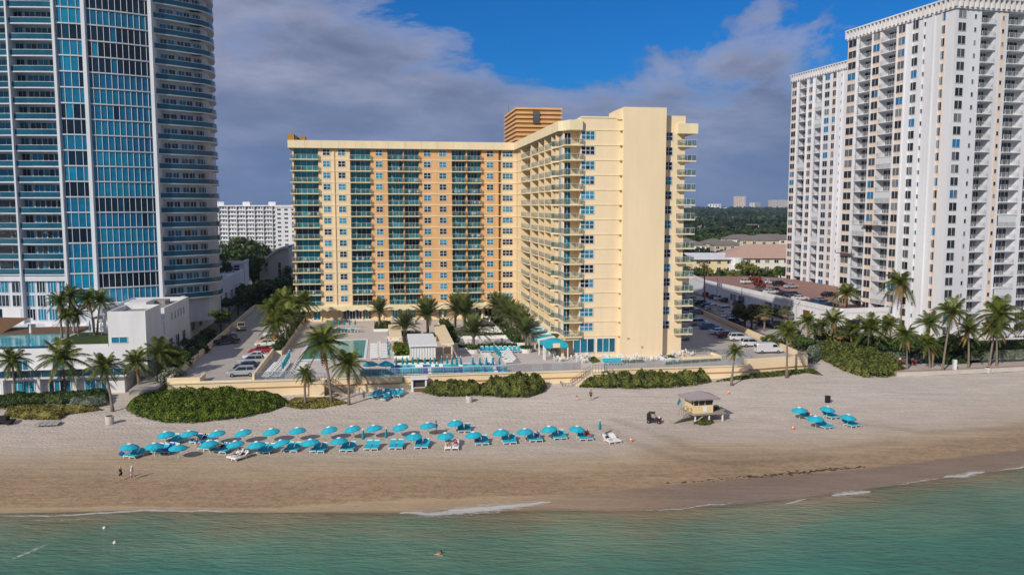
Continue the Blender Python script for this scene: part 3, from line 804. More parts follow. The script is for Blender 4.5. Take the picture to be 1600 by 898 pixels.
def crown_sabal(seed):
    R.seed(seed); mb=MB(); n=30
    for i in range(n):
        az=i*2.399; k=i/n; el=lerp(1.3,-.7,k)
        d=Vector((math.cos(az)*math.cos(el),math.sin(az)*math.cos(el),math.sin(el))); c=d*1.25
        side=d.cross(Z_).normalized() if abs(d.z)<.98 else X_; up=side.cross(d)
        mm=0 if k<.82 else 1
        for j in range(11):
            a=lerp(-1.25,1.25,j/10); dr=(d*math.cos(a)+side*math.sin(a)).normalized()
            tip=c+dr*R.uniform(.9,1.15)-Z_*.28; w=up*0+side*.0
            n2=dr.cross(up).normalized()*.09
            mb.face([c,c+dr*.6+n2,tip,c+dr*.6-n2],mm,R.uniform(.2,.8))
        mb.seg((0,0,0),c,.05,.05,0,.8)
    return mb.mesh('sabal_crown',[M['sabal'],M['deadleaf']])
COCO=[crown_coco(s) for s in (1,2,3,4,5)]; DATE=[crown_date(s) for s in (11,12,13)]; SABAL=[crown_sabal(s) for s in (21,22)]
R.seed(99)
def trunk_mesh(h,dx,dy,r0,r1,flare=1.35):
    mb=MB(); pts=[];rs=[]; n=7
    for i in range(n+1):
        t=i/n; s=t*t*.6+t*.4
        pts.append((dx*s,dy*s,h*t)); rs.append((lerp(r0,r1,t))*(1+(flare-1)*max(0,1-t*6))*(1+.05*(i%2)))
    mb.tube(pts,rs,8,0,.5); return mb
PALM=[]
def palm(kind,base,crown_px,wpx,label,group,z=None,k=1.0):
    bx,by=base
    B=SP(bx,by) if z is None else G(bx,by,z)
    C=D(crown_px[0],crown_px[1],B.y); h=max(.8,C.z-B.z); dx=C.x-B.x
    rr=wpx/2*B.y/F
    nm={'c':'coconut_palm','d':'date_palm','s':'fan_palm'}[kind]
    cat='palm tree'
    t=thing(nm,label,cat,B,0,group)
    r0={'c':.19,'d':.3,'s':.22}[kind]
    trunk_mesh(h+.1,dx,R.uniform(-.3,.3),r0*1.1,r0*.75,1.5 if kind=='c' else 1.15).build('trunk',[M['trunk']],t,smooth_=True)
    me={'c':COCO,'d':DATE,'s':SABAL}[kind]; me=me[R.randrange(len(me))]
    s=rr/{'c':2.3,'d':1.75,'s':1.9}[kind]*k
    put(me,'crown',t,(dx,0,h),R.uniform(0,6.28),(s,s,s*(.95 if kind!='c' else 1.)))
    return t
def leafcard(mb,p,s,m=0,v=.5,n=None):
    a=Vector((R.gauss(0,1),R.gauss(0,1),R.gauss(0,1)))
    if n is not None: a=a*.45+n
    a.normalize(); u=a.cross(Vector((R.gauss(0,1),R.gauss(0,1),R.gauss(0,1)))).normalized(); w=a.cross(u)
    mb.face([p-u*s-w*s*.6,p+u*s-w*s*.5,p+u*s*.8+w*s*.6,p-u*s*.7+w*s*.6],m,v)
def inpoly(x,y,P):
    c=False;n=len(P)
    for i in range(n):
        x1,y1=P[i];x2,y2=P[i-1]
        if (y1>y)!=(y2>y) and x<(x2-x1)*(y-y1)/(y2-y1)+x1: c=not c
    return c
def edged(x,y,P):
    return min(segd((x,y),Vector((P[i-1][0],P[i-1][1],0)),Vector((P[i][0],P[i][1],0))) for i in range(len(P)))
def bush_area(name,label,cat,poly,H,n,mat,leaf=.22,zf=zg,group=None,lump=.35,core=None,edge=1.6,seed=1,kind=None):
    """a dense low mass of shrubs filling an outline: leaves over a lumpy mound"""
    R.seed(seed); xs=[p[0] for p in poly];ys=[p[1] for p in poly]; cx,cy=sum(xs)/len(xs),sum(ys)/len(ys); cz=zf(cx,cy)
    mb=MB()
    def hh(x,y):
        e=edged(x,y,poly); k=min(1,(e/edge))
        k=math.sqrt(max(0,1-(1-k)**2))
        return H*k*(1+lump*mnoise.noise(Vector((x*.55,y*.55,seed)))+lump*.6*mnoise.noise(Vector((x*1.5,y*1.5,seed))))
    st=.5; core_m=1
    nx_=int((max(xs)-min(xs))/st)+2; ny_=int((max(ys)-min(ys))/st)+2; grid={}
    for i in range(nx_):
        for j in range(ny_):
            x=min(xs)+i*st;y=min(ys)+j*st
            if inpoly(x,y,poly): grid[(i,j)]=mb.P([(x-cx,y-cy,zf(x,y)-cz+hh(x,y)*.86-.05)])
    for (i,j),a in grid.items():
        q=[grid.get((i+1,j)),grid.get((i+1,j+1)),grid.get((i,j+1))]
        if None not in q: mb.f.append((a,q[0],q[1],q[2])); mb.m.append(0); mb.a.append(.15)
    k=0; n=int(n*1.5)
    while k<n:
        x=R.uniform(min(xs)-.2,max(xs)+.2);y=R.uniform(min(ys)-.2,max(ys)+.2)
        if not inpoly(x,y,poly): continue
        h=hh(x,y); t=1-abs(R.gauss(0,.13)); 
        cl=mnoise.noise(Vector((x*1.1,y*1.1,seed+4)))
        e=.3; gx=hh(x+e,y)-hh(x-e,y); gy=hh(x,y+e)-hh(x,y-e)
        nrm=Vector((-gx/(2*e),-gy/(2*e),1)).normalized()
        leafcard(mb,Vector((x-cx,y-cy,zf(x,y)-cz+h*t+R.uniform(-.02,.1))),leaf*.8*R.uniform(.6,1.2),0,max(0,min(1,.45+cl*.6+R.uniform(-.25,.25))),nrm)
        k+=1
    o=mb.build(name,[mat],None,(cx,cy,cz)); tag(o,label,cat,group,kind); return o
def tree_mesh(seed,r=2.,hz=1.6,n=1500,leaf=.16,clumps=14,mat=None,nl=.0):
    R.seed(seed); mb=MB(); cs=[]
    for i in range(clumps):
        a=R.uniform(0,6.28);q=R.uniform(0,1)**.6*r*.68; cs.append((Vector((math.cos(a)*q,math.sin(a)*q,R.uniform(-.5,.75)*hz)),R.uniform(.35,.6)*r*.8,R.uniform(.1,.9)))
    for c,rr,v in cs:
        for k in range(n//clumps):
            d=Vector((R.gauss(0,1),R.gauss(0,1),R.gauss(0,1))).normalized()
            if d.z<-.3 and R.random()<.7: continue
            p=c+Vector((d.x,d.y,d.z*.75))*rr*R.uniform(.6,1.05)
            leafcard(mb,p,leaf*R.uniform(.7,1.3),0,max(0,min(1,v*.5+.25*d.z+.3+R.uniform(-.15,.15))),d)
    return mb.mesh('tree_crown',[mat or M['tree']])
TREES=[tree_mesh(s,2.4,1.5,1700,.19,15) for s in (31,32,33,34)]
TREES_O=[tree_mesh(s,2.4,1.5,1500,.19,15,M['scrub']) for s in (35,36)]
TREES_S=[tree_mesh(37,2.4,1.5,1500,.18,15,M['silver'])]
R.seed(5)
def tree(name,label,loc,r,h,group=None,lib=None,cat='tree'):
    """crown radius r, total height h"""
    lib=lib or TREES; t=thing(name,label,cat,loc,0,group); s=r/2.4
    mb=MB(); th=max(.5,h-r*.9)
    mb.tube([(0,0,0),(.05*r,.03*r,th*.6),(.0,.0,th)],[.09*r+.05,.06*r+.04,.04*r+.03],6,0)
    for k in range(3):
        a=k*2.1+R.random(); mb.tube([(.03*r,0,th*.55),(math.cos(a)*r*.4,math.sin(a)*r*.4,th*.95)],[.04*r,.02*r],5,0)
    mb.build('trunk',[M['bark']],t)
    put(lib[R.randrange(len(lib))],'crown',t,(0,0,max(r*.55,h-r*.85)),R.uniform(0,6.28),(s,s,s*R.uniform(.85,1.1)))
    return t
# ================= left tower =================
TW=Vector((-88,175,0))
FT=3.15
_zb=D(120,14,170).z; _zb=_zb-FT*math.floor((_zb-15)/FT)      # lowest slab height above 15
tower=thing('condo_tower','tall curved white condominium tower with teal glass bays at the left','tower',TW)
NFt=27
TP=[(-150,171.5),(-100.8,168.),(-91.7,168.4),(-86.5,170.),(-76.,177.),(-68.1,185.5),(-67.1,189.0),(-68.,195),(-73,204),(-86,212),(-150,205)]
def tl(p,z=0): return Vector((p[0]-TW.x,p[1]-TW.y,z))
def arc(a,b_,bulge,n):
    a=Vector((a[0],a[1],0));b_=Vector((b_[0],b_[1],0)); nrm=Vector(((b_-a).y,-(b_-a).x,0)).normalized()
    return [a.lerp(b_,i/n)+nrm*bulge*4*(i/n)*(1-i/n) for i in range(n+1)]
segA1=arc(TP[0],TP[1],.3,8); segA2=arc(TP[1],TP[2],.15,4); segG1=arc(TP[2],TP[3],.1,4); segG2=arc(TP[3],TP[4],.5,11)
segB=arc(TP[4],TP[5],.35,6); segC=[Vector((x,y,0)) for x,y in [(-70.2,183.6),(-68.3,185.2),(-67.5,187.6),(-67.6,190),(-68.6,193.5),(-70.5,198)]]
toff=lambda pts:[p-Vector((TW.x,TW.y,0)) for p in pts]
segA1,segA2,segG1,segG2,segB,segC=map(toff,(segA1,segA2,segG1,segG2,segB,segC))
back=toff([Vector((x,y,0)) for x,y in TP[8:]])
def inset(pts,d):
    out=[]
    for i,p in enumerate(pts):
        t=(pts[min(i+1,len(pts)-1)]-pts[max(i-1,0)]).normalized(); n=Vector((-t.y,t.x,0)); out.append(p+n*d)
    return out
ZTOP=_zb+FT*NFt
mb=MB()
inner=inset(segA1,2.2)+inset(segA2,2.2)[1:]+[segG1[0]+Vector((.1,.35,0)),segG1[-1]+Vector((-.1,.35,0)),segG2[-1]+Vector((-.3,.35,0))]+inset(segB,1.7)+inset(segC,1.4)[2:]+back
mb.prism([(p.x,p.y) for p in inner],6,ZTOP,0)
mb.build('wall',[M['towerw']],tower)
# pilasters
mb=MB()
for p,w_ in ((segA2[0],.35),(segA2[-1],.55),(segG1[-1],.75),(segG2[-1],.75)):
    mb.box(p.x-w_/2,p.x+w_/2,p.y-.55,p.y+2.3,8,ZTOP,0)
mb.build('pilaster',[M['towerw']],tower)
bands=Pool('window_band',[M['towerw'],M['gtower']],tower)
tb=Pool('balcony',[M['towerw']],tower,99)
def slabring(mb,pts,dep,z,th=.22,ov=0.):
    i2=inset(pts,dep)
    for i in range(len(pts)-1):
        a,b_,c,d=pts[i],pts[i+1],i2[i+1],i2[i]
        n=mb.P([a+Z_*(z-th),b_+Z_*(z-th),c+Z_*(z-th),d+Z_*(z-th),a+Z_*z,b_+Z_*z,c+Z_*z,d+Z_*z])
        for q in ((0,3,2,1),(4,5,6,7),(0,1,5,4)): mb.f.append(tuple(n+k for k in q)); mb.m.append(0); mb.a.append(.5)
        if i==0: mb.f.append((n+3,n,n+4,n+7)); mb.m.append(0); mb.a.append(.5)
        if i==len(pts)-2: mb.f.append((n+1,n+2,n+6,n+5)); mb.m.append(0); mb.a.append(.5)
for i in range(-2,NFt+1):
    z=_zb+FT*i
    for nm,sg,nsub in (('G1',segG1,1),('G2',segG2,1)):
        dk=R.random()
        base=R.uniform(.45,1) if dk>.24 else R.uniform(0,.2)
        def fn(mb,sg=sg,z=z,base=base):
            for k in range(len(sg)-1):
                a,b_=sg[k],sg[k+1]
                if k==0: a=a+(b_-a)*.35
                if k==len(sg)-2: b_=b_-(b_-a)*.35
                v=max(0,min(1,base+R.uniform(-.12,.12)))
                if R.random()<.06: v=R.random()
                t=(b_-a).normalized(); n=Vector((t.y,-t.x,0))
                # upper and lower lights of the pane
                mb.face([a+Z_*(z+.3),b_+Z_*(z+.3),b_+Z_*(z+FT-.1),a+Z_*(z+FT-.1)],1,v)
                mb.seg(a+n*.06+Z_*(z+.2),a+n*.06+Z_*(z+FT-.1),.085,.085,0)
            mb.seg(b_+n*.06+Z_*(z+.25),b_+n*.06+Z_*(z+FT-.1),.11,.11,0)
            for k in range(len(sg)-1):
                t=(sg[k+1]-sg[k]).normalized(); n=Vector((t.y,-t.x,0))
                mb.seg(sg[k]+Z_*(z+.1)+n*.05,sg[k+1]+Z_*(z+.1)+n*.05,.3,.26,0)
        if i<NFt: bands.add(100-abs(z-32)*.1,fn)
    for nm,sg,dep in (('A1',segA1[3:],2.25),('A2',segA2,2.25),('B',segB,1.75),('C',segC,1.6)):
        if i<0 and nm in('A1','A2'): continue
        def fs(mb,sg=sg,z=z,dep=dep): slabring(mb,sg,dep,z)
        def fr(mb,sg=sg,z=z,nm=nm):
            for k in range(len(sg)-1):
                a,b_=sg[k],sg[k+1]; t=(b_-a).normalized(); n=Vector((-t.y,t.x,0))*.08
                mb.seg(a+n+Z_*(z+.55),b_+n+Z_*(z+.55),.04,1.0,0,.5+.5*mnoise.noise(a*.3+Z_*z))
                mb.seg(a+n+Z_*(z+1.1),b_+n+Z_*(z+1.1),.07,.07,1)
        def fd(mb,sg=sg,z=z,dep=dep,nm=nm):
            ii=inset(sg,dep-.07)
            for k in range(len(sg)-1):
                a,b_=ii[k],ii[k+1]; t=(b_-a).normalized(); L_=(b_-a).length; n=Vector((t.y,-t.x,0))
                if nm in('A1','A2'): r0,r1=(.03,.8) if k%3==0 else (.02,.97)
                elif nm=='C': r0,r1=.15,.7
                else: r0,r1=(.08,.8) if k%2==0 else (.2,.95)
                wgrid(mb,a+t*(L_*r0)+Z_*(z+(.1 if nm[0]=='A' else .25)),t,Z_,L_*(r1-r0),2.5 if nm[0]=='A' else 2.1,2,1,n,.08,gv(.55))
        if i<NFt: tb.add(5-.01*abs(z-32)-(2 if nm=='A1' else 0),fs,[('railing',fr,[M['gtrail'],M['towerw']]),('glass_door',fd,[M['towerw'],M['gtower']])])
bands.flush(); tb.flush()
# lower three glazed storeys at the left, over the pool terrace
mb=MB(); slabring(mb,segA1[2:]+segA2[1:],3.0,_zb-.4,1.0); mb.build('entablature',[M['towerw']],tower)
mb=MB()
sg=inset(segA1,.6)+inset(segA2,.6)[1:]
for k in range(len(sg)-1):
    a,b_=sg[k],sg[k+1]; t=(b_-a).normalized(); n=Vector((t.y,-t.x,0)); L_=(b_-a).length
    mb.face([a+Z_*6,b_+Z_*6,b_+Z_*(_zb-.8),a+Z_*(_zb-.8)],0)
    m_=max(1,round(L_/3.6))
    for q in range(m_):
        for r in range(3):
            h=(_zb-1.2-8.2)/3; wgrid(mb,a+t*(L_*(q+.12)/m_)+Z_*(8.2+h*r+.25),t,Z_,L_*.76/m_,h-.5,3,1,n,.1,gv(.35),gm=1)
mb.build('lower_glazing',[M['towerw'],M['gtower']],tower)
# podium wing right of the tower, with shaded garden roof
pod=thing('podium_building','long pale podium building with tall shutters beside the shaded service road','building',HC,HA)
mb=MB(); mb.box(-112,-77.5,-26,58,-1,8.2,0); mb.box(-112,-78.0,-12,12,8.2,13.5,0); mb.box(-92,-77.2,58,66,-1,11,0)
mb.build('wall',[M['white']],pod)
mb=MB(); mb.box(-78.1,-77.49,-26,58.,8.2,9.3,0); mb.box(-92,-77.1,57.6,58.,11,12.,0); mb.box(-77.6,-77.1,58,66,11,12.,0); mb.build('parapet',[M['white']],pod)
y=-23
while y<54:
    mb=MB(); wgrid(mb,(-77.48,y+3.2,.6),-Y_,Z_,3.2,4.6,2,2,X_,.12,R.uniform(.25,.7),gm=1); mb.build('shutter',[M['white'],M['gcondo']],pod); y+=8.2
for k in range(4):
    mb=MB(); wgrid(mb,(-90+k*3.2,57.55,8.9),X_,Z_,1.8,1.8,1,2,-Y_,.12,.3,gm=1); mb.build('window',[M['white'],M['gcondo']],pod)
for k in range(4):
    mb=MB(); wgrid(mb,(-77.95,-8.5+k*5,9.6),-Y_,Z_,1.3,2.4,1,1,X_,.12,.2,gm=1); mb.build('window',[M['white'],M['gcondo']],pod)
# white beach club building in front of the tower
club=thing('beach_club_building','white stepped beach club building with pool terraces in front of the glass tower','building',HC,HA)
mb=MB()
mb.box(-125,-75,-59,-26.5,-1,4.8,0)                     # podium to pool deck (local z=4.8 -> world 7.8)
mb.box(-81.2,-75.001,-58.99,-49,4.8,10.1,0)
mb.box(-86,-75.002,-46.5,-27,4.8,9.1,0)
mb.box(-81,-75.3,-49,-46.5,4.8,7.,0)
mb.box(-125,-77.2,-64.6,-59.01,-2.2,.75,0)
mb.box(-125,-96,-27,-26.4,4.8,5.0,0)
mb.build('wall',[M['white']],club)
mb=MB()
def parapet(x0,x1,y0,y1,z,t=.3,h=.8,m=0):
    mb.box(x0,x1,y0,y0+t,z,z+h,m);mb.box(x0,x1,y1-t,y1,z,z+h,m);mb.box(x0,x0+t,y0+t,y1-t,z,z+h,m);mb.box(x1-t,x1,y0+t,y1-t,z,z+h,m)
parapet(-81.2,-75.0,-59.,-49,10.1); parapet(-86,-75.,-46.5,-27,9.1); 
mb.box(-80.8,-75.4,-58.6,-49.4,10.1,10.15,1); mb.box(-85.6,-75.4,-46.1,-27.4,9.1,9.15,1); mb.box(-84,-80,-40,-34,9.15,10.3,0); mb.box(-82,-78,-34,-30,9.15,9.9,1)
mb.build('parapet',[M['white'],M['roofg']],club)
mb=MB(); wgrid(mb,(-80.7,-59.,5.4),X_,Z_,2.6,1.05,2,1,-Y_,.08,.8); mb.build('window',[M['white'],M['gwin']],club)
for k in range(5):
    mb=MB(); wgrid(mb,(-74.98,-41+k*2.4,6.9),-Y_,Z_,.5,1.5,1,1,X_,.06,.1); mb.build('window',[M['white'],M['gwin']],club)
for k in range(5):
    mb=MB(); wgrid(mb,(-74.98,-52+k*5.2,.6),-Y_,Z_,2.6,3.0,2,1,X_,.08,.3,gm=1); mb.build('shutter',[M['white'],M['gcondo']],club)
for k in range(7):
    x=-124.+k*5.6
    mb=MB(); wgrid(mb,(x,-59.01,1.1),X_,Z_,1.7,1.7,2,1,-Y_,.08,.55 if k%3 else .9); mb.build('window',[M['white'],M['gwin']],club)
# slab over the beach rooms and the rooms themselves
mb=MB(); mb.box(-125,-76.6,-65.6,-59.02,.75,1.05,0); mb.build('terrace_slab',[M['white']],club)
for k in range(8):
    x=-123.5+k*5.6
    if x>-80: continue
    mb=MB(); wgrid(mb,(x+.9,-64.62,-1.9),X_,Z_,3.4,2.2,4,1,-Y_,.1,gv(.3)); mb.build('sliding_door',[M['white'],M['gwin']],club)
    mb=MB(); mb.box(x-.5,x-.1,-65.6,-64.62,-2.2,.74,0); mb.build('fin_wall',[M['white']],club)
mb=MB()
rail(mb,[(-125,-65.4),(-77,-65.4),(-77,-60)],1.05,1.15,1.6,0,1,.4,.06,.02); mb.build('glass_railing',[M['gtrail'],M['metal']],club)
mb=MB(); mb.box(-125,-91.5,-58.6,-43.,4.78,5.02,0); mb.build('pool_surround',[M['greyl']],club)
def water(name,c):
    m,nt,b=newmat(name); L=nt.links.new; tc=nn(nt,'ShaderNodeTexCoord'); n=nn(nt,'ShaderNodeTexNoise',i_Scale=.7,i_Detail=4); L(tc.outputs['Object'],n.inputs['Vector'])
    r=ramp(nt,[(.35,tuple(x*.8 for x in c[:3])+(1,)),(.65,tuple(min(1,x*1.15) for x in c[:3])+(1,))],n.outputs[0]); L(r.outputs[0],b.inputs['Base Color'])
    b.inputs['Roughness'].default_value=.08; b.inputs['IOR'].default_value=1.33
    n2=nn(nt,'ShaderNodeTexNoise',i_Scale=2.2,i_Detail=3); L(tc.outputs['Object'],n2.inputs['Vector']); bp=nn(nt,'ShaderNodeBump',i_Strength=.15,i_Distance=.08); L(n2.outputs[0],bp.inputs['Height']); L(bp.outputs[0],b.inputs['Normal']); return m
M['poolw']=water('pool_water',srgb(60,165,180)); M['poolw2']=water('hotel_pool_water',srgb(88,160,158)); 
mb=MB(); mb.box(-124,-92.2,-58.2,-44,5.03,5.07,0); mb.build('pool_water',[M['poolw']],club)
mb=MB(); mb.seg((-125,-58.9,4.45),(-91.,-58.9,4.45),.1,1.5,0,.3); mb.seg((-91.,-58.9,4.9),(-81.3,-58.9,4.9),.1,.8,1,.5); mb.build('infinity_edge',[M['gtrail'],M['white']],club)
mb=MB(); mb.box(-125,-77.,-26.4,-26.0,4.8,5.9,0); mb.box(-91.,-81.4,-58.5,-44,4.81,5.25,1); mb.build('deck',[M['white'],M['hedge']],club)
for k in range(6):
    t=thing('daybed','white daybed on the terrace beyond the left pool, %s'%nth(k,6),'daybed',HW(-103.3+k*3.2,-35,7.8),HA,'white daybeds on the left terrace')
    mb=MB(); mb.box(-.7,.7,-1,1,.12,.42,0); mb.box(-.7,.7,.8,1,.42,.9,0); mb.build('cushion',[M['canv']],t)
    mb=MB(); mb.box(-.75,.75,-1.05,1.05,0,.119,0); mb.build('base',[M['woodb']],t)
mb=MB(); mb.box(-88,-81.4,-46,-38,8.0,8.25,0)
for x in (-87.8,-84.6,-81.6):
    for y in (-45.8,-38.2): mb.box(x-.12,x+.12,y-.12,y+.12,4.8,8.,0)
mb.build('pergola',[M['white']],club)
mb=MB(); mb.box(-125,-92,-44,-36,4.79,5.3,0); mb.face([(-125,-36,5.31),(-105,-43,5.31),(-103,-36,7.2),(-125,-30,7.2)],0); mb.build('wooden_deck',[M['woodb']],club)
for k,x in enumerate((-97.6,-90.8,-88.0,-86.0,-84.4)):
    t=thing('parasol','slim white folded parasol, %s along the pool terrace of the white building'%nth(k,5),'parasol',HW(x,-47.5 if k else -49,8.05),0,'folded white parasols on the left terrace')
    mb=MB(); mb.seg((0,0,0),(0,0,2.9),.07,.07,0); mb.build('pole',[M['metal']],t)
    mb=MB(); mb.tube([(0,0,1.),(0,0,1.9),(0,0,2.85)],[.24,.2,.04],8,0); mb.build('canopy',[M['canv']],t)
# ================= right hand condominium slabs =================
CA=math.atan2(.2425,.970)
def CWf(o,x,y,z=0.):
    c,s=math.cos(CA),math.sin(CA); return Vector((o.x+x*c-y*s,o.y+x*s+y*c,z))
def pxsolve(o,px,axis_,fixed=0.,zz=32.,lo=-5,hi=75):
    f=(lambda t:CWf(o,fixed,t,zz)) if axis_=='y' else (lambda t:CWf(o,t,fixed,zz))
    def P(t):
        w_=f(t); ww=w_.y*cp; return CX+F*w_.x/ww
    inc=P(hi)>P(lo)
    for _ in range(50):
        m_=(lo+hi)/2
        if (P(m_)<px)==inc: lo=m_
        else: hi=m_
    return (lo+hi)/2
CF=2.74
def condo(name,label,o,base,ylen,xlen,sidecols,frontcols,ztop,nf,seed):
    R.seed(seed); t=thing(name,label,'apartment tower',(o.x,o.y,base),CA)
    zt=ztop-base; z0=zt-nf*CF
    mb=MB(); DEP=1.9
    # sidecols: (kind,y0,y1) decreasing distance; solid strips between
    mb.box(DEP,xlen,DEP,ylen,0,zt-.05,0)
    sc=sorted(sidecols,key=lambda c:c[1]); prev=0.
    for k,a,b_,pn in sc:
        if k=='b':
            if a-prev>.05: mb.box(0,DEP-.002,prev,a,0,zt,0)
            prev=b_
    if ylen-prev>.05: mb.box(0,DEP-.002,prev,ylen,0,zt,0)
    fc=sorted(frontcols,key=lambda c:c[1]); prev=DEP
    for k,a,b_,pn in fc:
        if k=='b':
            if a-prev>.05: mb.box(prev,a,0,DEP-.003,0,zt,0)
            prev=b_
    if xlen-prev>.05: mb.box(prev,xlen,0,DEP-.003,0,zt,0)
    mb.build('wall',[M['whiteR']],t)
    mb=MB()
    for k,a,b_,pn in sc:
        if k=='w' and pn: mb.box(-.05,.0,a-.25,b_+.25,0,zt,0)
    for k,a,b_,pn in fc:
        if k=='w' and pn: mb.box(a-.25,b_+.25,-.05,.0,0,zt,0)
    if mb.f: mb.build('peach_panel',[M['peach']],t)
    mb=MB()
    ys=sorted([a for k,a,b_,p_ in sc]+[b_ for k,a,b_,p_ in sc])
    for y in ys[1:-1]:
        if R.random()<.6: mb.box(-.28,-.0,y-.14-.25,y+.14-.25,0,zt,0)
    mb.build('pilaster',[M['whiteR']],t)
    wp=Pool('window',[M['white'],M['gcondo']],t); bp_=Pool('balcony',[M['whiteR']],t)
    for ci,(k,a,b_,pn) in enumerate(sc+fc):
        side=ci<len(sc)
        for i in range(nf):
            z=z0+i*CF
            if z<.3: continue
            if k=='w':
                w_=b_-a; r=R.random(); v=R.uniform(0,.55) if r<.62 else (R.uniform(.6,.78) if r<.82 else (.85 if r<.9 else R.uniform(.92,1)))
                small=w_<1.1; h=.9 if small else 1.75; v=v*(.7 if v<.56 else 1)
                if side: fn=lambda mb,a=a,b_=b_,z=z,v=v,h=h: wgrid(mb,(-.06,b_,z+.85),-Y_,Z_,b_-a,h,1 if h<1.1 else 2,1,-X_,.045,v)
                else: fn=lambda mb,a=a,b_=b_,z=z,v=v,h=h: wgrid(mb,(a,-.06,z+.85),X_,Z_,b_-a,h,1 if h<1.1 else 2,1,-Y_,.045,v)
                wp.add((w_ if not side else w_*.6)+(0 if pn else .1),fn)
            else:
                ov=.35
                if side:
                    fs=lambda mb,a=a,b_=b_,z=z: mb.box(-.3,DEP,a,b_,z-.14,z+.04,0)
                    fr=lambda mb,a=a,b_=b_,z=z: (rail(mb,[(-.25,a+.03),(-.25,b_-.03)],z+.04,1.0,1.9,0,1,None,.035),)
                    fd=lambda mb,a=a,b_=b_,z=z,v=R.uniform(0,.65): wgrid(mb,(DEP-.03,b_-.3,z+.06),-Y_,Z_,(b_-a)-.6,2.2,3,1,-X_,.07,v)
                else:
                    fs=lambda mb,a=a,b_=b_,z=z: mb.box(a,b_,-.4,DEP,z-.14,z+.04,0)
                    fr=lambda mb,a=a,b_=b_,z=z: (rail(mb,[(a+.03,-.35),(b_-.03,-.35)],z+.04,1.0,1.9,0,1,None,.035),)
                    fd=lambda mb,a=a,b_=b_,z=z,v=R.uniform(0,.65): wgrid(mb,(a+.3,DEP-.03,z+.06),X_,Z_,(b_-a)*(.55 if b_-a<3 else .85),2.2,2 if b_-a<3 else 4,1,-Y_,.06,v)
                subs=[('railing',fr,[M['gclear'],M['metal']]),('glass_door',fd,[M['white'],M['gcondo']])]
                if R.random()<.1:
                    def fz(mb,a=a,b_=b_,z=z,side=side):
                        if side: mb.box(-.2,-.12,a+.1,b_-.1,z+.1,z+CF-.2,0)
                        else: mb.box(a+.1,b_-.1,-.25,-.18,z+.1,z+CF-.2,0)
                    subs.append(('storm_shutter',fz,[M['shutter']]))
                bp_.add((b_-a)*(.6 if side else 1.),fs,subs)
    wp.flush(); bp_.flush()
    # finned parapet
    mb=MB()
    mb.box(-.35,xlen+.3,-.35,ylen+.3,zt,zt+.35,0); mb.box(-.2,xlen,-.2,ylen,zt+.35,zt+2.2,1); mb.box(-.9,xlen+.5,-.9,ylen+.3,zt+2.2,zt+2.5,0)
    y=-.6
    while y<ylen: mb.box(-.85,-.2,y,y+.4,zt+.35,zt+2.2,0); y+=1.35
    x=.6
    while x<xlen: mb.box(x,x+.4,-.85,-.2,zt+.35,zt+2.2,0); x+=1.35
    mb.build('finned_parapet',[M['whiteR'],M['peach']],t)
    return t
M['gclear']=glass('clear_rail',[(0,(.35,.36,.38,1)),(1,(.5,.52,.54,1))],.3,.3,alpha=.16)
K1=Vector((94.9,180,0))
sd=[('w',1317,1329,1),('b',1332,1352.5,0),('w',1354.5,1364.5,1),('b',1367,1390,0),('w',1392.5,1403,1),('w',1412.5,1423,0),('w',1429.5,1434,0),('w',1443,1445.5,0),('w',1456.5,1463.5,1)]
SC=[(k,pxsolve(K1,b_,'y'),pxsolve(K1,a,'y'),p_) for k,a,b_,p_ in sd]
fd_=[('w',1482,1494,0),('w',1506.5,1510,0),('b',1518,1538.5,0),('w',1549,1553,1),('b',1559,1587,0),('b',1596,1622,0),('w',1632,1646,0),('b',1655,1680,0),('b',1690,1720,0)]
FC=[(k,pxsolve(K1,a,'x'),pxsolve(K1,b_,'x'),p_) for k,a,b_,p_ in fd_]
yl=pxsolve(K1,1315.5,'y')
zt1=D(1497,15,181).z
condo('condo_tower','tall white condominium slab with finned parapet and peach window strips at the right',K1,2.2,yl,46,SC,FC,zt1,26,41)
K2=Vector((106,247.2,0))
sd2=[('w',1232.5,1239.5,1),('b',1243,1255,0),('w',1257.5,1264,1),('b',1268,1279,0),('w',1283,1290,0),('w',1295,1300,1),('w',1306.5,1309,0),('w',1316,1321,0)]
SC2=[(k,pxsolve(K2,b_,'y'),pxsolve(K2,a,'y'),p_) for k,a,b_,p_ in sd2]
yl2=pxsolve(K2,1231,'y')
condo('condo_tower','white and pink condominium slab standing behind the nearer right hand slab',K2,2.2,yl2,40,SC2,[],zt1,26,42)
# damaged ledges with plants hung on the slab
for k,(px,py) in enumerate(((1328,396),(1366,352))):
    yy=pxsolve(K1,px,'y'); p=CWf(K1,-.9,yy); dd=D(px,py,p.y)
    t=thing('work_platform','wooden work platform hung %s across the side of the white condominium'%('lower' if k==0 else 'higher'),'platform',(p.x,p.y,dd.z),CA)
    mb=MB(); mb.box(-.5,.5,-3.2,3.2,-.1,.06,0); mb.build('deck',[M['woodb']],t)
    mb=MB()
    for y in (-3.1,-1,1,3.1): mb.seg((-.45,y,0),(-.45,y,1.1),.05,.05,0)
    mb.seg((-.45,-3.1,1.1),(-.45,3.1,1.1),.05,.05,0); mb.seg((-.45,-3.1,.55),(-.45,3.1,.55),.04,.04,0)
    mb.build('guard_rail',[M['greym']],t)
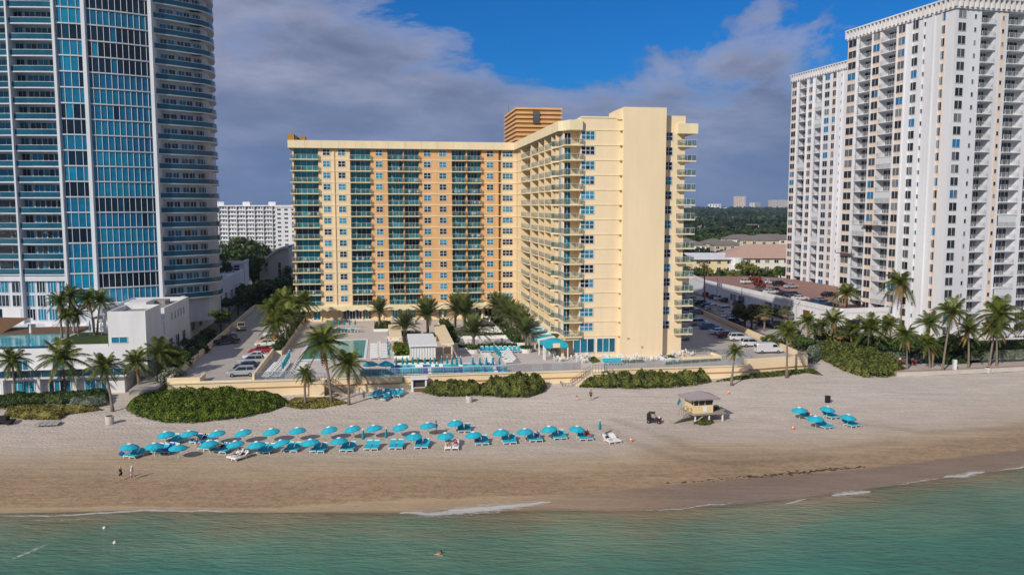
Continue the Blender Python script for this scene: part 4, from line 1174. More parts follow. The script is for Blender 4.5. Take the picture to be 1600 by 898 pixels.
# ================= parking garage of the condo =================
gar=thing('parking_garage','low white parking garage with red brick coloured roof deck beside the condominiums','parking garage',(64,195,2.2))
gp=[(-.5,72),(13.2,-1.5),(14.5,-2.5),(27.6,.5),(23.2,17.5),(33,24),(40.5,50),(34,92),(24,100),(0,100)]
mb=MB(); mb.prism(gp,0,4.6,0,mt=1); mb.build('wall',[M['white'],pm('brick_paving',srgb(150,112,100),.9,.12,.6,.1,12)],gar)
mb=MB()
for i in range(3):
    a=Vector(gp[i]+(5.15,));b_=Vector(gp[i+1]+(5.15,)); mb.seg(a,b_,.3,1.15,0)
a=Vector(gp[-1]+(5.15,)); mb.seg(a,Vector(gp[0]+(5.15,)),.3,1.15,0); mb.build('parapet',[M['white']],gar)
a=Vector(gp[0]+(0,));b_=Vector(gp[1]+(0,)); dv=(b_-a).normalized(); nv=Vector((dv.y,-dv.x,0)); nv=-nv if nv.x>0 else nv
for q,w_ in ((18,4.2),(23.5,4.2),(40,4.),(45,4.)):
    mb=MB(); p=a+dv*q; wgrid(mb,p+Z_*1.2,dv,Z_,w_,2.1,2,1,nv,.1,.78,gm=1); mb.build('louvre',[M['white'],M['gcondo']],gar)
mb=MB(); p=a+dv*60; wgrid(mb,p+Z_*1.0,dv,Z_,3.4,2.6,1,1,nv,.1,.5,gm=1); mb.build('red_panel',[M['white'],pm('red_shutter',srgb(140,60,50),.7,.1,2.)],gar)
a=Vector(gp[2]+(0,));b_=Vector(gp[3]+(0,)); dv=(b_-a).normalized(); nv=Vector((dv.y,-dv.x,0))
for q in (1.,6.,10.5):
    mb=MB(); p=a+dv*q; wgrid(mb,p+Z_*.05,dv,Z_,3.6,3.0,1,1,nv,.15,.05,gm=1); mb.build('garage_door',[M['white'],M['gcondo']],gar)
# ================= background buildings =================
def block(name,label,cat,o,rot,w,d,h,nfl,nwx,wallm,roofm,style='flat',nwy=0,group=None,ww=1.6,eave=.6,slabs=False):
    t=thing(name,label,cat,o,rot,group)
    mb=MB(); mb.box(0,w,0,d,-1,h,0); mb.build('wall',[wallm],t)
    mb=MB()
    if style=='flat': mb.box(-.4,w+.4,-.4,d+.4,h+.001,h+.6,0)
    elif style=='shed': mb.face([(-1,-1.2,h+.1),(w+1,-1.2,h+.1),(w+1,d+1,h+1.8),(-1,d+1,h+1.8)],0); mb.face([(-1,-1.2,h-.1),(-1,d+1,h+1.6),(w+1,d+1,h+1.6),(w+1,-1.2,h-.1)],0); mb.face([(-1,-1.2,h-.1),(w+1,-1.2,h-.1),(w+1,-1.2,h+.1),(-1,-1.2,h+.1)],0)
    else:
        e=eave; rh=min(w,d)*.22; i_=min(w,d)*.5
        A=[(-e,-e,h),(w+e,-e,h),(w+e,d+e,h),(-e,d+e,h)]
        if w>=d: r0,r1=(i_,d/2,h+rh),(w-i_,d/2,h+rh); mb.face([A[0],A[1],r1,r0],0);mb.face([A[2],A[3],r0,r1],0);mb.face([A[1],A[2],r1],0);mb.face([A[3],A[0],r0],0)
        else: r0,r1=(w/2,i_,h+rh),(w/2,d-i_,h+rh); mb.face([A[1],A[2],r1,r0],0);mb.face([A[3],A[0],r0,r1],0);mb.face([A[0],A[1],r0],0);mb.face([A[2],A[3],r1],0)
        mb.face(A[::-1],0)
    mb.build('roof',[roofm],t)
    P_=Pool('window',[M['white'],M['gcondo']],t); fh=h/nfl
    for f in range(nfl):
        for k in range(nwx):
            x=w*(k+.5)/nwx; v=R.uniform(0,.5) if R.random()<.75 else R.uniform(.6,.85); w2=ww*R.uniform(.85,1.15)
            def fn(mb,x=x,f=f,v=v,w2=w2): wgrid(mb,(x-w2/2,-.02,f*fh+fh*.32),X_,Z_,w2,fh*.46,2,1,-Y_,.09,v)
            P_.add(1-k*.001,fn)
        for k in range(nwy):
            y=d*(k+.5)/nwy; v=R.uniform(0,.5)
            def fn(mb,y=y,f=f,v=v): wgrid(mb,(-.02,y+ww/2,f*fh+fh*.32),-Y_,Z_,ww,fh*.46,2,1,-X_,.09,v)
            P_.add(.5,fn)
    P_.flush()
    return t
R.seed(77)
# white apartment blocks across the waterway (left background)
p=G(330,389,2); bgw=block('apartment_building','long white apartment building of ten storeys behind the trees at the left','apartment building',(p.x,p.y,2),.03,62,16,30,10,30,M['whiteR'],M['white'],ww=1.5)
mb=MB()
for k in range(0,31,3): mb.box(62*k/30-.25,62*k/30+.25,-1.2,-.04,-1,30,0)
for f in range(11): mb.box(0,62,-.9,-.04,f*3-.15,f*3+.15,0)
for x in (4,22,40): mb.box(x,x+5,3,9,30.6,33,0)
mb.build('balcony_grid',[M['whiteR']],bgw)
p=G(436,392,2); bg2=block('apartment_building','narrow white apartment building with dark openings just left of the hotel','apartment building',(p.x,p.y-6,2),.03,14,16,29,10,3,M['whiteR'],M['white'],ww=2.2)
# hall with the curved roof
p=G(410,452,2.2)
ch=thing('arched_hall','white hall with a swooping arched roof behind the royal palms','building',(p.x,p.y-3,2.2),.1)
mb=MB(); n=10; W_=10.5; prof=[(W_*i/n,8.5+6.5*math.sin(math.pi*.5*min(1,i/n*1.05))) for i in range(n+1)]
for y0,y1 in ((0,14),):
    for i in range(n):
        (x0,h0),(x1,h1)=prof[i],prof[i+1]
        mb.face([(x0,0,-1),(x1,0,-1),(x1,0,h1),(x0,0,h0)],0); mb.face([(x1,14,-1),(x0,14,-1),(x0,14,h0),(x1,14,h1)],0)
mb.face([(0,0,-1),(0,0,8.5),(0,14,8.5),(0,14,-1)],0); mb.face([(W_,0,-1),(W_,14,-1),(W_,14,prof[-1][1]),(W_,0,prof[-1][1])],0); mb.build('wall',[M['greyl']],ch)
mb=MB()
for i in range(n):
    (x0,h0),(x1,h1)=prof[i],prof[i+1]; n0=mb.P([(x0,-1,h0+.0),(x1,-1,h1),(x1,15,h1),(x0,15,h0),(x0,-1,h0+.7),(x1,-1,h1+.7),(x1,15,h1+.7),(x0,15,h0+.7)])
    for q in ((0,3,2,1),(4,5,6,7),(0,1,5,4),(2,3,7,6)): mb.f.append(tuple(n0+k for k in q)); mb.m.append(0); mb.a.append(.5)
mb.build('roof',[M['white']],ch)
mb=MB(); wgrid(mb,(6.5,-.01,3),X_,Z_,1.2,7,1,3,-Y_,.12,.6,gm=1); mb.build('window',[M['white'],M['gcondo']],ch)
# low buildings between hotel and condo
M['yelw']=pm('pale_yellow_wall',srgb(222,205,165),.85,.06,.4); M['offw']=pm('off_white_wall',srgb(222,216,205),.85,.06,.4); M['beige']=pm('beige_wall',srgb(190,178,160),.85,.08,.4)
p=G(1082,436,2.2); block('motel_building','two storey pale yellow motel with a thin white sloping roof','building',(p.x,p.y,2.2),-.02,17,14,8.2,3,4,M['yelw'],M['white'],'shed')
p=G(1138,437,2.2); b2=block('apartment_building','long three storey off white apartment house with flat pink roof','apartment building',(p.x,p.y+6,2.2),-.03,46,24,8.4,3,12,M['offw'],M['tile'],'hip',ww=1.7,eave=1.)
p=G(1142,437,2.2); t=thing('stair_turret','rounded white stair turret at the corner of the long apartment house','turret',(p.x+3,p.y+3.2,2.2))
mb=MB(); mb.tube([(0,0,-1),(0,0,6.)],3.4,16,0); mb.build('drum',[M['white']],t); mb=MB(); mb.tube([(0,0,6.01),(0,0,8.8)],2.8,16,0); mb.tube([(0,0,3),(0,0,3.3)],3.6,16,0); mb.build('upper_drum',[M['white']],t)
hs=[(1068,402,14,3,'beige',0),(1085,408,12,3,'offw',0),(1117,404,15,3,'beige',1),(1138,408,16,3,'beige',1),(1160,406,18,4,'offw',0),(1184,409,20,4,'beige',1),(1206,405,22,4,'beige',0),(1228,407,16,4,'offw',1),
    (1100,362,14,2,'offw',0),(1130,366,12,2,'beige',2),(1157,371,12,2,'beige',2),(1175,361,22,2,'offw',0),(1140,356,14,2,'beige',0),(1208,352,14,2,'offw',2),(1122,350,12,2,'beige',0),(1095,352,12,2,'beige',2)]
hs+=[(1112,343,26,2,'offw',0),(1166,340,30,2,'offw',1),(1196,344,24,2,'beige',2),(1148,345,22,2,'beige',2),(1220,341,26,2,'offw',0),(1086,345,22,2,'offw',2)]
wd=['leftmost','far left','left of centre','middle','right of centre','tall grey roofed','wide grey roofed','rightmost']
for k,(px,py,w_,nf_,mt,rm) in enumerate(hs):
    p=G(px,py,2.2); near=k<8
    lb=('grey tile roofed house, %s in the nearer row beyond the pink roof'%nth(k,8)) if near else ('small distant villa half hidden in woodland, %s of the far villas'%nth(sorted([h[0] for h in hs[8:]]).index(px),14))
    block('house',lb,'house',(p.x-w_/2,p.y,2.2),R.uniform(-.3,.3),w_,11,nf_*2.9,nf_,4,M[mt],M[('tileg','tile','tile')[rm]] if rm!=1 else M['tileg'],'hip',group='tile roofed houses in the woods')
# far skyline
def far(name,label,px0,px1,ytop,Y,wall,nfl,nwx,extra=None):
    a=D(px0,325,Y).x; b_=D(px1,325,Y).x; zt=D(px0,ytop,Y).z; w_=b_-a
    return block(name,label,'building',(a,Y,2),0,w_,w_*.6,zt-2,nfl,nwx,wall,M['white'],ww=w_/nwx*.5)
far('office_block','small bright white block on the far skyline left of the pink tower',1108,1126,319,3600,M['white'],3,4)
far('commercial_strip','long low cream strip of buildings on the far skyline',1082,1147,324.3,3500,M['yelw'],2,14)
far('highrise','tall pink and white tower on the far skyline, tallest there',1148.5,1164.5,307,3700,M['peach'],16,6)
far('highrise','dark slim tower pair on the far skyline, left one',1172,1179.5,316.5,3900,M['whiteR'],8,3)
far('highrise','dark slim tower pair on the far skyline, right one',1181,1189,316.5,3950,M['grey'],8,3)
far('highrise','wide pale bluish slab on the far skyline beside the white condominium',1205,1232,312.5,3800,M['greyl'],12,12)
far('warehouse','long low white roofed warehouse on the left horizon',360,420,321.2,2600,M['white'],1,10)
far('office_block','low white block on the horizon just right of the hotel',1066,1080,323.,3300,M['white'],2,4)
# bridge of woodland: one mass far away
def woods(name,label,rects,n,seed):
    R.seed(seed); mb=MB()
    for k in range(n):
        (x0,x1,y0,y1,ang)=rects[R.randrange(len(rects))]
        u=R.random()**1.3; Y=lerp(y0,y1,u); a=lerp(x0,x1,R.random()); X=a*Y
        if mnoise.noise(Vector((X*.006,Y*.004,seed)))<-.12 and Y<2300: continue
        s=R.uniform(.6,1.4)*lerp(3.6,13,(Y-300)/3400)
        c=Vector((X,Y,2.2+s*.75)); v=max(0,min(1,.5+.9*mnoise.noise(Vector((X*.012,Y*.008,7)))+R.uniform(-.3,.3)))
        for q in range(8):
            d=Vector((R.gauss(0,1),R.gauss(0,1),abs(R.gauss(0,.8)))).normalized(); p=c+Vector((d.x*s,d.y*s,d.z*s*.8))
            leafcard(mb,p,s*.42,0,max(0,min(1,v*.7+R.uniform(-.1,.25))),d)
    o=mb.build(name,[M['wood2']]); tag(o,label,'woodland',kind='stuff')
woods('woodland','dark green far off woodland between the hotel and the right condominiums',[(.17,.42,500,3400,0),(.17,.42,430,1500,0),(.19,.36,1800,3600,0)],5200,3)
woods('woodland','dark woodland on the left horizon behind the white apartment building',[(-.42,-.2,640,3300,0)],1500,4)
woods('woodland','distant woodland hidden behind the hotel and the left tower',[(-.9,-.42,700,3400,0),(-.2,.17,600,3400,0),(.42,1.,500,3400,0)],2600,6)
# roads behind
def sheet(name,poly,z,mat,kind='structure'):
    mb=MB(); mb.face([(x,y,z) for x,y in poly],0); o=mb.build(name,[mat]); o['kind']=kind; return o
M['asph']=pm('asphalt',srgb(118,116,115),.92,.18,.5,.3,30); M['pave']=pm('lot_paving',srgb(176,168,160),.9,.12,.3,.2,20); M['walk']=pm('promenade_paving',srgb(186,176,166),.9,.1,.5,.15,20); M['red_brick']=pm('red_paver_band',srgb(176,140,128),.9,.12,1.,.1,20)
p1,p2,p3,p4=G(1040,440,2.3),G(1240,440,2.3),G(1240,446,2.3),G(1040,449,2.3)
sheet('road',[(p1.x-60,p1.y),(p2.x+90,p2.y),(p3.x+90,p3.y-8),(p4.x-60,p4.y-8)],2.32,M['asph'])
# ================= hotel pool deck, walls, lots =================
R.seed(123)
DZ=3.05
def DP(px,py,z=DZ):
    x,y=toH(G(px,py,z)); return x,y
def bunit(name,label,cat,x,y,z=0.,rot=0.,group=None):
    """thing standing on the deck at hotel-frame x,y; z above deck"""
    return thing(name,label,cat,HW(x,y,DZ+z),HA+rot,group)
# deck slab
M['deckp']=pm('deck_paving',srgb(198,188,182),.85,.09,.35,.12,14)
M['terra']=pm('pink_paving',srgb(205,180,168),.85,.1,.5,.12,14)
mb=MB()
mb.prism([(-55.4,-69.6),(31,-69.6),(31,-60.5),(24.,-60.5),(24.,2),(-55.4,2)],-3.,.05,0)
o=mb.build('pool_deck',[M['deckp']],None,HC,HA); o['kind']='structure'
mb=MB(); mb.prism([(-68.6,-69.4),(-55.8,-69.4),(-55.8,30),(-70,30)],-3.,.03,0); o=mb.build('parking_lot',[M['pave']],None,HC,HA); o['kind']='structure'
mb=MB(); mb.prism([(24.02,-62.),(31.02,-67.8),(44.4,-65.8),(50.5,0),(56,60),(24.02,60)],-3.,.03,0); o=mb.build('parking_lot',[M['pave']],None,HC,HA); o['kind']='structure'
# retaining wall along the beach
rw=thing('retaining_wall','long cream retaining wall with a coping and dark ledge between pool deck and beach','wall',HC,HA)
mb=MB(); mb.box(-69,-19,-69.95,-69.61,-3.2,.12,0); mb.box(-18.99,31.3,-69.95,-69.61,-3.2,.12,0)
mb.box(-69,31.3,-70.35,-69.951,-3.2,-.95,0); 
mb.build('wall',[M['cream2']],rw)
mb=MB(); mb.box(-69.1,31.4,-70.12,-69.55,.121,.3,0); mb.box(-69,31.4,-70.42,-69.952,-.949,-.83,1); mb.build('coping',[M['fascia'],M['ochre']],rw)
# lot walls
lw=thing('boundary_wall','cream boundary wall wrapping the left parking lot','wall',HC,HA)
mb=MB(); 
mb.seg((-69.0,-69.6,-.2),(-70.4,30,-.2),.35,2.6,0); mb.seg((-70.4,30,0),(-62,30,0),.35,2.6,0)
mb.seg((-55.6,-69.5,.2),(-55.6,-44,.2),.35,2.2,0); mb.seg((-68.9,-69.55,.35),(-64.,-69.55,.35),.3,1.5,0); mb.seg((-64.,-69.5,.35),(-64.,-66,.35),.3,1.5,0); mb.seg((-55.8,-69.55,-.1),(-64,-69.55,-.1),.3,1.,0)
mb.build('wall',[M['cream2']],lw)
rwl=thing('boundary_wall','taller cream wall around the right parking lot corner above the beach','wall',HC,HA)
def wallpoly(mb,pts,z0,z1,t,m=0):
    for i in range(len(pts)-1):
        a=Vector(pts[i]+((z0+z1)/2,)); b_=Vector(pts[i+1]+((z0+z1)/2,)); mb.seg(a,b_,t,z1-z0,m)
mb=MB(); wallpoly(mb,[(31.2,-68.4),(44.7,-66.2),(47.5,-38.5),(50.5,-4),(55,50)],-3.,1.1,.35); mb.build('wall',[M['cream2']],rwl)
mb=MB(); wallpoly(mb,[(31.1,-68.63),(44.9,-66.43)],-.95,-.8,.2,0); mb.build('ledge',[M['ochre']],rwl)
# fences
M['fencem']=pm('fence_metal',srgb(168,174,180),.5,.08,3.)
def fence(name,label,pts,h=1.3,step=1.7,z=.3,glassm=M['gfence'],group=None):
    t=thing(name,label,'fence',HC+Vector((0,0,.0)),HA,group); c=0
    for i in range(len(pts)-1):
        a=Vector(pts[i]+(z,));b_=Vector(pts[i+1]+(z,)); n=max(1,round((b_-a).length/step))
        for k in range(n):
            p=a.lerp(b_,k/n);q=a.lerp(b_,(k+1)/n); mb=MB()
            mb.seg(p,p+Z_*h,.06,.06,0); mb.seg(p+Z_*h,q+Z_*h,.03,.03,0); mb.seg(p+Z_*.08,q+Z_*.08,.05,.05,0)
            m_=4
            for j in range(1,m_): r=p.lerp(q,j/m_); mb.seg(r+Z_*.08,r+Z_*h,.012,.012,0)
            o=mb.build('fence_panel',[M['fencem']],t); m2=MB(); m2.seg(p+Z_*h*.5,q+Z_*h*.5,.012,h-.1,0,R.random()); m2.build('pane',[glassm],o)
            c+=1
    return t
fence('glass_fence','white post and glass fence on the retaining wall beside the left stairs',[(-55.3,-69.3),(-45.5,-69.3)])
fence('glass_fence','longest white post and glass fence, before the long row of folded umbrellas',[(-38.,-69.3),(.2,-69.3)])
fence('glass_fence','white post and glass fence below the blank end wall of the hotel',[(5.2,-69.3),(30.8,-69.3)])
fence('metal_fence','low metal fence beside the grass strip of the right parking lot',[(24.3,-57.5),(33.,-57.8),(35.5,-62)],1.1,1.6,.05)
# stairs
def stair(label,x0,x1,dirn,w=2.0):
    """landing at x0 then steps down towards x1 along the wall"""
    t=thing('beach_stairs',label,'stairs',HC,HA); y0,y1=-72.3,-70.45
    mb=MB(); n=9; zt=.15; zb=-2.4; L_=abs(x1-x0)
    for i in range(n):
        a=x0+(x1-x0)*i/n;b_=x0+(x1-x0)*(i+1)/n; z=zt+(zb-zt)*(i+1)/n
        mb.box(min(a,b_),max(a,b_),y0+.15,y1,z-.18,z,0)
    mb.build('step',[M['greyl']],t)
    mb=MB(); a=x0-dirn*2.6; mb.box(min(a,x0),max(a,x0),y0,y1+.5,-.05,.14,0); mb.box(min(a,x0)+.1,max(a,x0)-.1,y0+.2,y1,-3,-.051,0); mb.build('landing',[M['cream2']],t)
    mb=MB(); mb.seg((x0,y0,-.1),(x1,y0,zb-.1),.16,.55,0); mb.build('stringer',[M['cream2']],t)
    for yy in (y0,y1):
        mb=MB(); mb.seg((x0,yy,1.15),(x1,yy,zb+1.05),.05,.05,0); mb.seg((x0,yy,.65),(x1,yy,zb+.55),.04,.04,0)
        for i in range(n+1):
            x=lerp(x0,x1,i/n); z=lerp(zt,zb,i/n); mb.seg((x,yy,z),(x,yy,z+1.),.035,.035,0)
        mb.build('handrail',[M['greym']],t)
    mb=MB(); a=x0-dirn*2.6
    P=[(x0,y0+.05),(a,y0+.05),(a,y1+.4)]; rail(mb,P,.14,1.5,.5,None,0); mb.build('landing_rail',[M['greym']],t)
    mb=MB(); rail(mb,[(x1+dirn*.2,y0-.2),(x1+dirn*1.8,y0-.2),(x1+dirn*1.8,y1)],zb,1.1,.5,None,0); mb.build('gate',[M['greym']],t)
xa,_=DP(520,600); xb_,_=DP(556,600); stair('concrete beach stairs descending behind the two tall palms at the left',xa-1.4,xb_-1.4,1)
xa,_=DP(921,580); xb_,_=DP(889,580); stair('concrete beach stairs with grey railings below the hotel end wall',xa,xb_,-1)
# pool
x0,y0=DP(470,562); x1,_=DP(568,562); _,y1=DP(560,531)
pool=thing('swimming_pool','rectangular teal hotel pool on the left part of the deck','pool',HW(0,0,DZ),HA)
mb=MB()
for a,b_,c,d in ((x0-.5,x1+.5,y0-.5,y0),(x0-.5,x1+.5,y1,y1+.5),(x0-.5,x0,y0,y1),(x1,x1+.5,y0,y1)): mb.box(a,b_,c,d,.0,.09,0)
mb.build('coping',[M['canv']],pool); mb=MB(); mb.box(x0,x1,y0,y1,.0,.03,0); mb.build('water',[M['poolw2']],pool)
# ---- furniture prototypes ----
def lounger_parts(kind):
    """sun lounger: feet at -y, backrest raised at +y"""
    mb=MB()
    for x in (-.3,.3): mb.seg((x,-.95,.3),(x,.35,.3),.05,.06,0)
    for x in (-.3,.3):
        for y in (-.85,.45): mb.seg((x,y,0),(x,y,.3),.05,.05,0)
    mb.seg((-.3,-.95,.3),(.3,-.95,.3),.05,.06,0)
    fr=mb.mesh('frame',[M['canv']])
    mb=MB(); mb.box(-.31,.31,-.95,.28,.33,.40,0)
    for k in range(5): mb.box(-.31,.31,-.9+k*.24,-.72+k*.24,.401,.425,0)
    seat=mb.mesh('seat',[{'teal':M['teal'],'white':M['canv'],'blue':M['ublue'],'dteal':M['teald']}[kind]])
    mb=MB(); mb.seg((0,.3,.38),(0,.88,.78),.62,.07,0,.5); mb.seg((0,.80,.80),(0,.93,.86),.5,.1,1,.5)
    back=mb.mesh('backrest',[{'teal':M['teal'],'white':M['canv'],'blue':M['ublue'],'dteal':M['teald']}[kind],M['canv']])
    return fr,seat,back
LP={k:lounger_parts(k) for k in ('teal','white','blue','dteal')}
def lounger(p,rot,label,group,kind='teal'):
    t=thing('sun_lounger',label,'sun lounger',p,rot,group); a,b_,c=LP[kind]; t.scale=(1.15,1.1,1.25)
    put(a,'frame',t); put(b_,'seat',t); put(c,'backrest',t); return t
def umb_open():
    mb=MB(); mb.seg((0,0,-.2),(0,0,1.75),.05,.05,0); pole=mb.mesh('pole',[M['metal']])
    mb=MB(); n=16; r=1.14
    ring=lambda rr,z,dz=0: [Vector((rr*math.cos(2*math.pi*k/n),rr*math.sin(2*math.pi*k/n),z-(dz if k%2 else 0))) for k in range(n)]
    A=ring(.18,1.86);B=ring(r*.6,1.68,.02);C=ring(r,1.42,.05); Dn=[p-Z_*.14 for p in C]
    for k in range(n):
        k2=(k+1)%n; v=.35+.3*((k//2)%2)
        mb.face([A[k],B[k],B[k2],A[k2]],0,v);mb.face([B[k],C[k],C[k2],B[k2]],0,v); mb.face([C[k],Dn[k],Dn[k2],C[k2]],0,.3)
    can=mb.mesh('canopy',[M['teal']])
    mb=MB(); A=ring(.02,1.99);B=ring(.3,1.865)
    for k in range(n): k2=(k+1)%n; mb.face([A[k],B[k],B[k2],A[k2]],0)
    cap=mb.mesh('vent_cap',[M['canv']])
    return pole,can,cap
def umb_closed():
    mb=MB(); mb.seg((0,0,0),(0,0,2.5),.05,.05,0); pole=mb.mesh('pole',[M['metal']])
    mb=MB(); n=10; pr=[(.16,.95),(.27,1.15),(.22,1.6),(.12,2.2),(.05,2.4)]; rows=[]
    for r,z in pr: rows.append([Vector((r*(1 if k%2 else .7)*math.cos(2*math.pi*k/n),r*(1 if k%2 else .7)*math.sin(2*math.pi*k/n),z)) for k in range(n)])
    for a,b_ in zip(rows,rows[1:]):
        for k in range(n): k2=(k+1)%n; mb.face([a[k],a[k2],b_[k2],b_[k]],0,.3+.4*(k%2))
    can=mb.mesh('folded_canopy',[M['teald']])
    mb=MB(); mb.tube([(0,0,2.35),(0,0,2.6)],[.1,.03],8,0); tip=mb.mesh('tip',[M['canv']])
    return pole,can,tip
UO=umb_open(); UC=umb_closed()
def umbrella(p,label,group,open_=True,tilt=(0,0),s=1.,rot=None):
    t=thing('beach_umbrella',label,'umbrella',p,rot if rot is not None else R.uniform(0,6),group)
    if tilt!=(0,0): t.rotation_euler=(tilt[0],tilt[1],0)
    for me,n in zip(UO if open_ else UC,('pole','canopy' if open_ else 'folded_canopy','vent_cap' if open_ else 'tip')): 
        put(me,n,t,sc=s)
    return t
# table sets
def table_mesh():
    mb=MB(); mb.tube([(0,0,.7),(0,0,.75)],.5,12,0); a=mb.mesh('tabletop',[M['canv']])
    mb=MB(); mb.seg((0,0,0),(0,0,.7),.07,.07,0); mb.seg((-.3,0,.02),(.3,0,.02),.06,.04,0); mb.seg((0,-.3,.02),(0,.3,.02),.06,.04,0); b_=mb.mesh('leg',[M['canv']]); return a,b_
def chair_mesh(m):
    mb=MB(); mb.box(-.24,.24,-.24,.24,.42,.47,0); a=mb.mesh('seat',[m])
    mb=MB(); mb.box(-.24,.24,.2,.25,.5,.9,0); b_=mb.mesh('backrest',[m])
    mb=MB()
    for x in (-.21,.21):
        for y in (-.21,.21): mb.seg((x,y,0),(x,y,.42),.04,.04,0)
        mb.seg((x,-.21,.64),(x,.22,.64),.04,.04,0)
    c=mb.mesh('leg_frame',[M['canv']]); return a,b_,c
TBL=table_mesh(); CHR={'white':chair_mesh(M['canv']),'teal':chair_mesh(M['teal'])}
def chair(x,y,rot,label,group,kind='white'):
    t=bunit('patio_chair',label,'chair',x,y,0,rot,group); a,b_,c=CHR[kind]
    put(a,'seat',t);put(b_,'backrest',t);put(c,'leg_frame',t)
def dining(spots,where,kind='white',nch=4):
    for i,(x,y) in enumerate(spots):
        t=bunit('patio_table','round white table %s, %s'%(where,nth(i,len(spots))),'table',x,y,0,0,'round white patio tables'); put(TBL[0],'tabletop',t); put(TBL[1],'leg',t)
        for k in range(nch):
            a=k*2*math.pi/nch+R.uniform(-.3,.3); 
            chair(x+math.cos(a)*.82,y+math.sin(a)*.82,a-math.pi/2,'%s chair %s %s table %s'%(kind,('right of','behind','left of','in front of')[k%4],nth(i,len(spots)).replace(' from the left','-left'),where),'chairs round the patio tables',kind)
# loungers on the deck
def lrow(p,q,n,rot,label,kind='white',group='deck loungers'):
    for i in range(n):
        x,y=lerp(p[0],q[0],i/max(1,n-1)),lerp(p[1],q[1],i/max(1,n-1))
        kk=kind if kind!='mix' else R.choice(('teal','teal','blue','dteal','white')); lounger(HW(x,y,DZ),HA+rot+R.uniform(-.04,.04),label%((({'teal':'teal','blue':'dark blue','dteal':'dark teal','white':'white'}[kk],) if kind=='mix' else ())+((nth(i,n) if abs(q[0]-p[0])>3 and abs(q[1]-p[1])<6 else ('farthest' if i==0 else 'nearest' if i==n-1 else ORD[i]+' from the hotel side')),)),group,kk)
def urow(pxs,py,where,s=.9):
    for i,(px) in enumerate(pxs):
        yy=py[i] if hasattr(py,'__len__') else py
        x,y=DP(px,yy); umbrella(HW(x,y,DZ),'folded teal umbrella %s, %s'%(where,nth(i,len(pxs))),'folded teal umbrellas on the pool deck',False,s=s)
lrow(DP(437,570),DP(418,591),10,-math.pi/2,'white lounger of the diagonal left row beside the pool, %s','white','white loungers left of the pool')
lrow(DP(445,570),DP(429,591),10,math.pi/2,'white lounger of the diagonal right row beside the pool, %s','white','white loungers left of the pool')
lrow(DP(472,570),DP(463,590),7,math.pi/2,'white lounger in the row below the pool corner, %s','white','white loungers below the pool')
urow([452.5,451,449,447,444.5,442],[565,568,571.5,575,579,583],'standing left of the pool')
lrow(DP(587,540),DP(587,561),9,-math.pi/2,'white lounger, left column right of the pool, %s','white','white loungers right of the pool')
lrow(DP(597,540),DP(597,561),9,math.pi/2,'white lounger, right column right of the pool, %s','white','white loungers right of the pool')
urow([606,606.5,607,607.5],[545,550,555.5,561],'right of the pool by the small cabana')
urow([512,521,529.5,538,546.5,555],[513]*6,'behind the pool near the hotel')
lrow(DP(509,519),DP(562,519),11,math.pi,'%s lounger in the row behind the pool, %s','mix','loungers behind the pool')
ux=[619,629,636,645,653,664,672.5,679,690,699,706.5,713.5,720,739,750,760,770,780.5]
urow(ux,577,'in the long row along the front fence',.95)
lrow(DP(566,588),DP(606,588),9,0,'dark teal lounger under the open deck umbrellas, %s','dteal','loungers along the front fence')
lrow(DP(612,586.5),DP(790,582),34,0,'%s lounger in the long row along the front fence, %s','mix','loungers along the front fence')
lrow(DP(614,580.5),DP(770,577.5),26,0,'%s lounger in the row behind the long fence row, %s','mix','loungers along the front fence')
for i,(px,py) in enumerate(((579,583),(603,583))):
    x,y=DP(px,py); umbrella(HW(x,y,DZ),'open flat teal umbrella behind the front fence, %s of the two'%('left' if i==0 else 'right'),'open teal umbrellas on the pool deck',True,s=1.15)
urow([772,774.5,777,779.5,782],[554,557,560,563,566],'in the diagonal right deck row')
lrow(DP(757,555),DP(765,570),6,math.pi/2,'white lounger left of the diagonal folded umbrellas, %s','white','white loungers by the diagonal umbrellas')
lrow(DP(787,552),DP(797,568),8,-math.pi/2,'white lounger right of the diagonal folded umbrellas, %s','white','white loungers by the diagonal umbrellas')
lrow(DP(754,550),DP(812,550),9,0,'teal lounger against the low white planter wall, %s','teal','teal loungers by the planter wall')
# cabanas and tent
def canopy_house(label,pa,pb,y_near,y_far,h,mat,name='cabana',posts=True,walls=False):
    x0,ya=DP(pa,y_near); x1,_=DP(pb,y_near); _,yb=DP(pb,y_far); yb=max(yb,ya+3)
    t=bunit(name,label,'cabana',0,0)
    t.location=HW(x0,ya,DZ)
    w=x1-x0; d=yb-ya
    mb=MB(); mb.box(-.3,w+.3,-.4,d+.3,h,h+.35,0); mb.build('roof',[mat],t)
    if walls:
        mb=MB(); mb.box(0,w,0,d,0,h-.01,0); n=9
        for k in range(n+1): mb.box(w*k/n-.04,w*k/n+.04,-.06,-.01,0,h-.02,1)
        mb.build('side_curtain',[M['canv'],M['greyl']],t)
    else:
        for xx in (0.1,w-.1):
            for yy in (0,d): mb=MB(); mb.box(xx-.12,xx+.12,yy-.12,yy+.12,0,h-.01,0); mb.build('post',[mat],t)
        mb=MB(); mb.box(0,w,d-.1,d,0,h-.02,0); mb.box(.3,w-.3,.5,1.2,0,1.05,0); mb.build('back_wall',[mat],t)
    return t
canopy_house('small cream cabana with solid roof right of the pool',610,626,549,528,2.7,M['cream2'])
canopy_house('long cream cabana with flat roof and posts right of the white tent',692,707,562,530,2.9,M['cream2'])
canopy_house('big white curtained tent in the middle of the pool deck',642,681,568,548,3.2,M['canv'],'party_tent',walls=True)
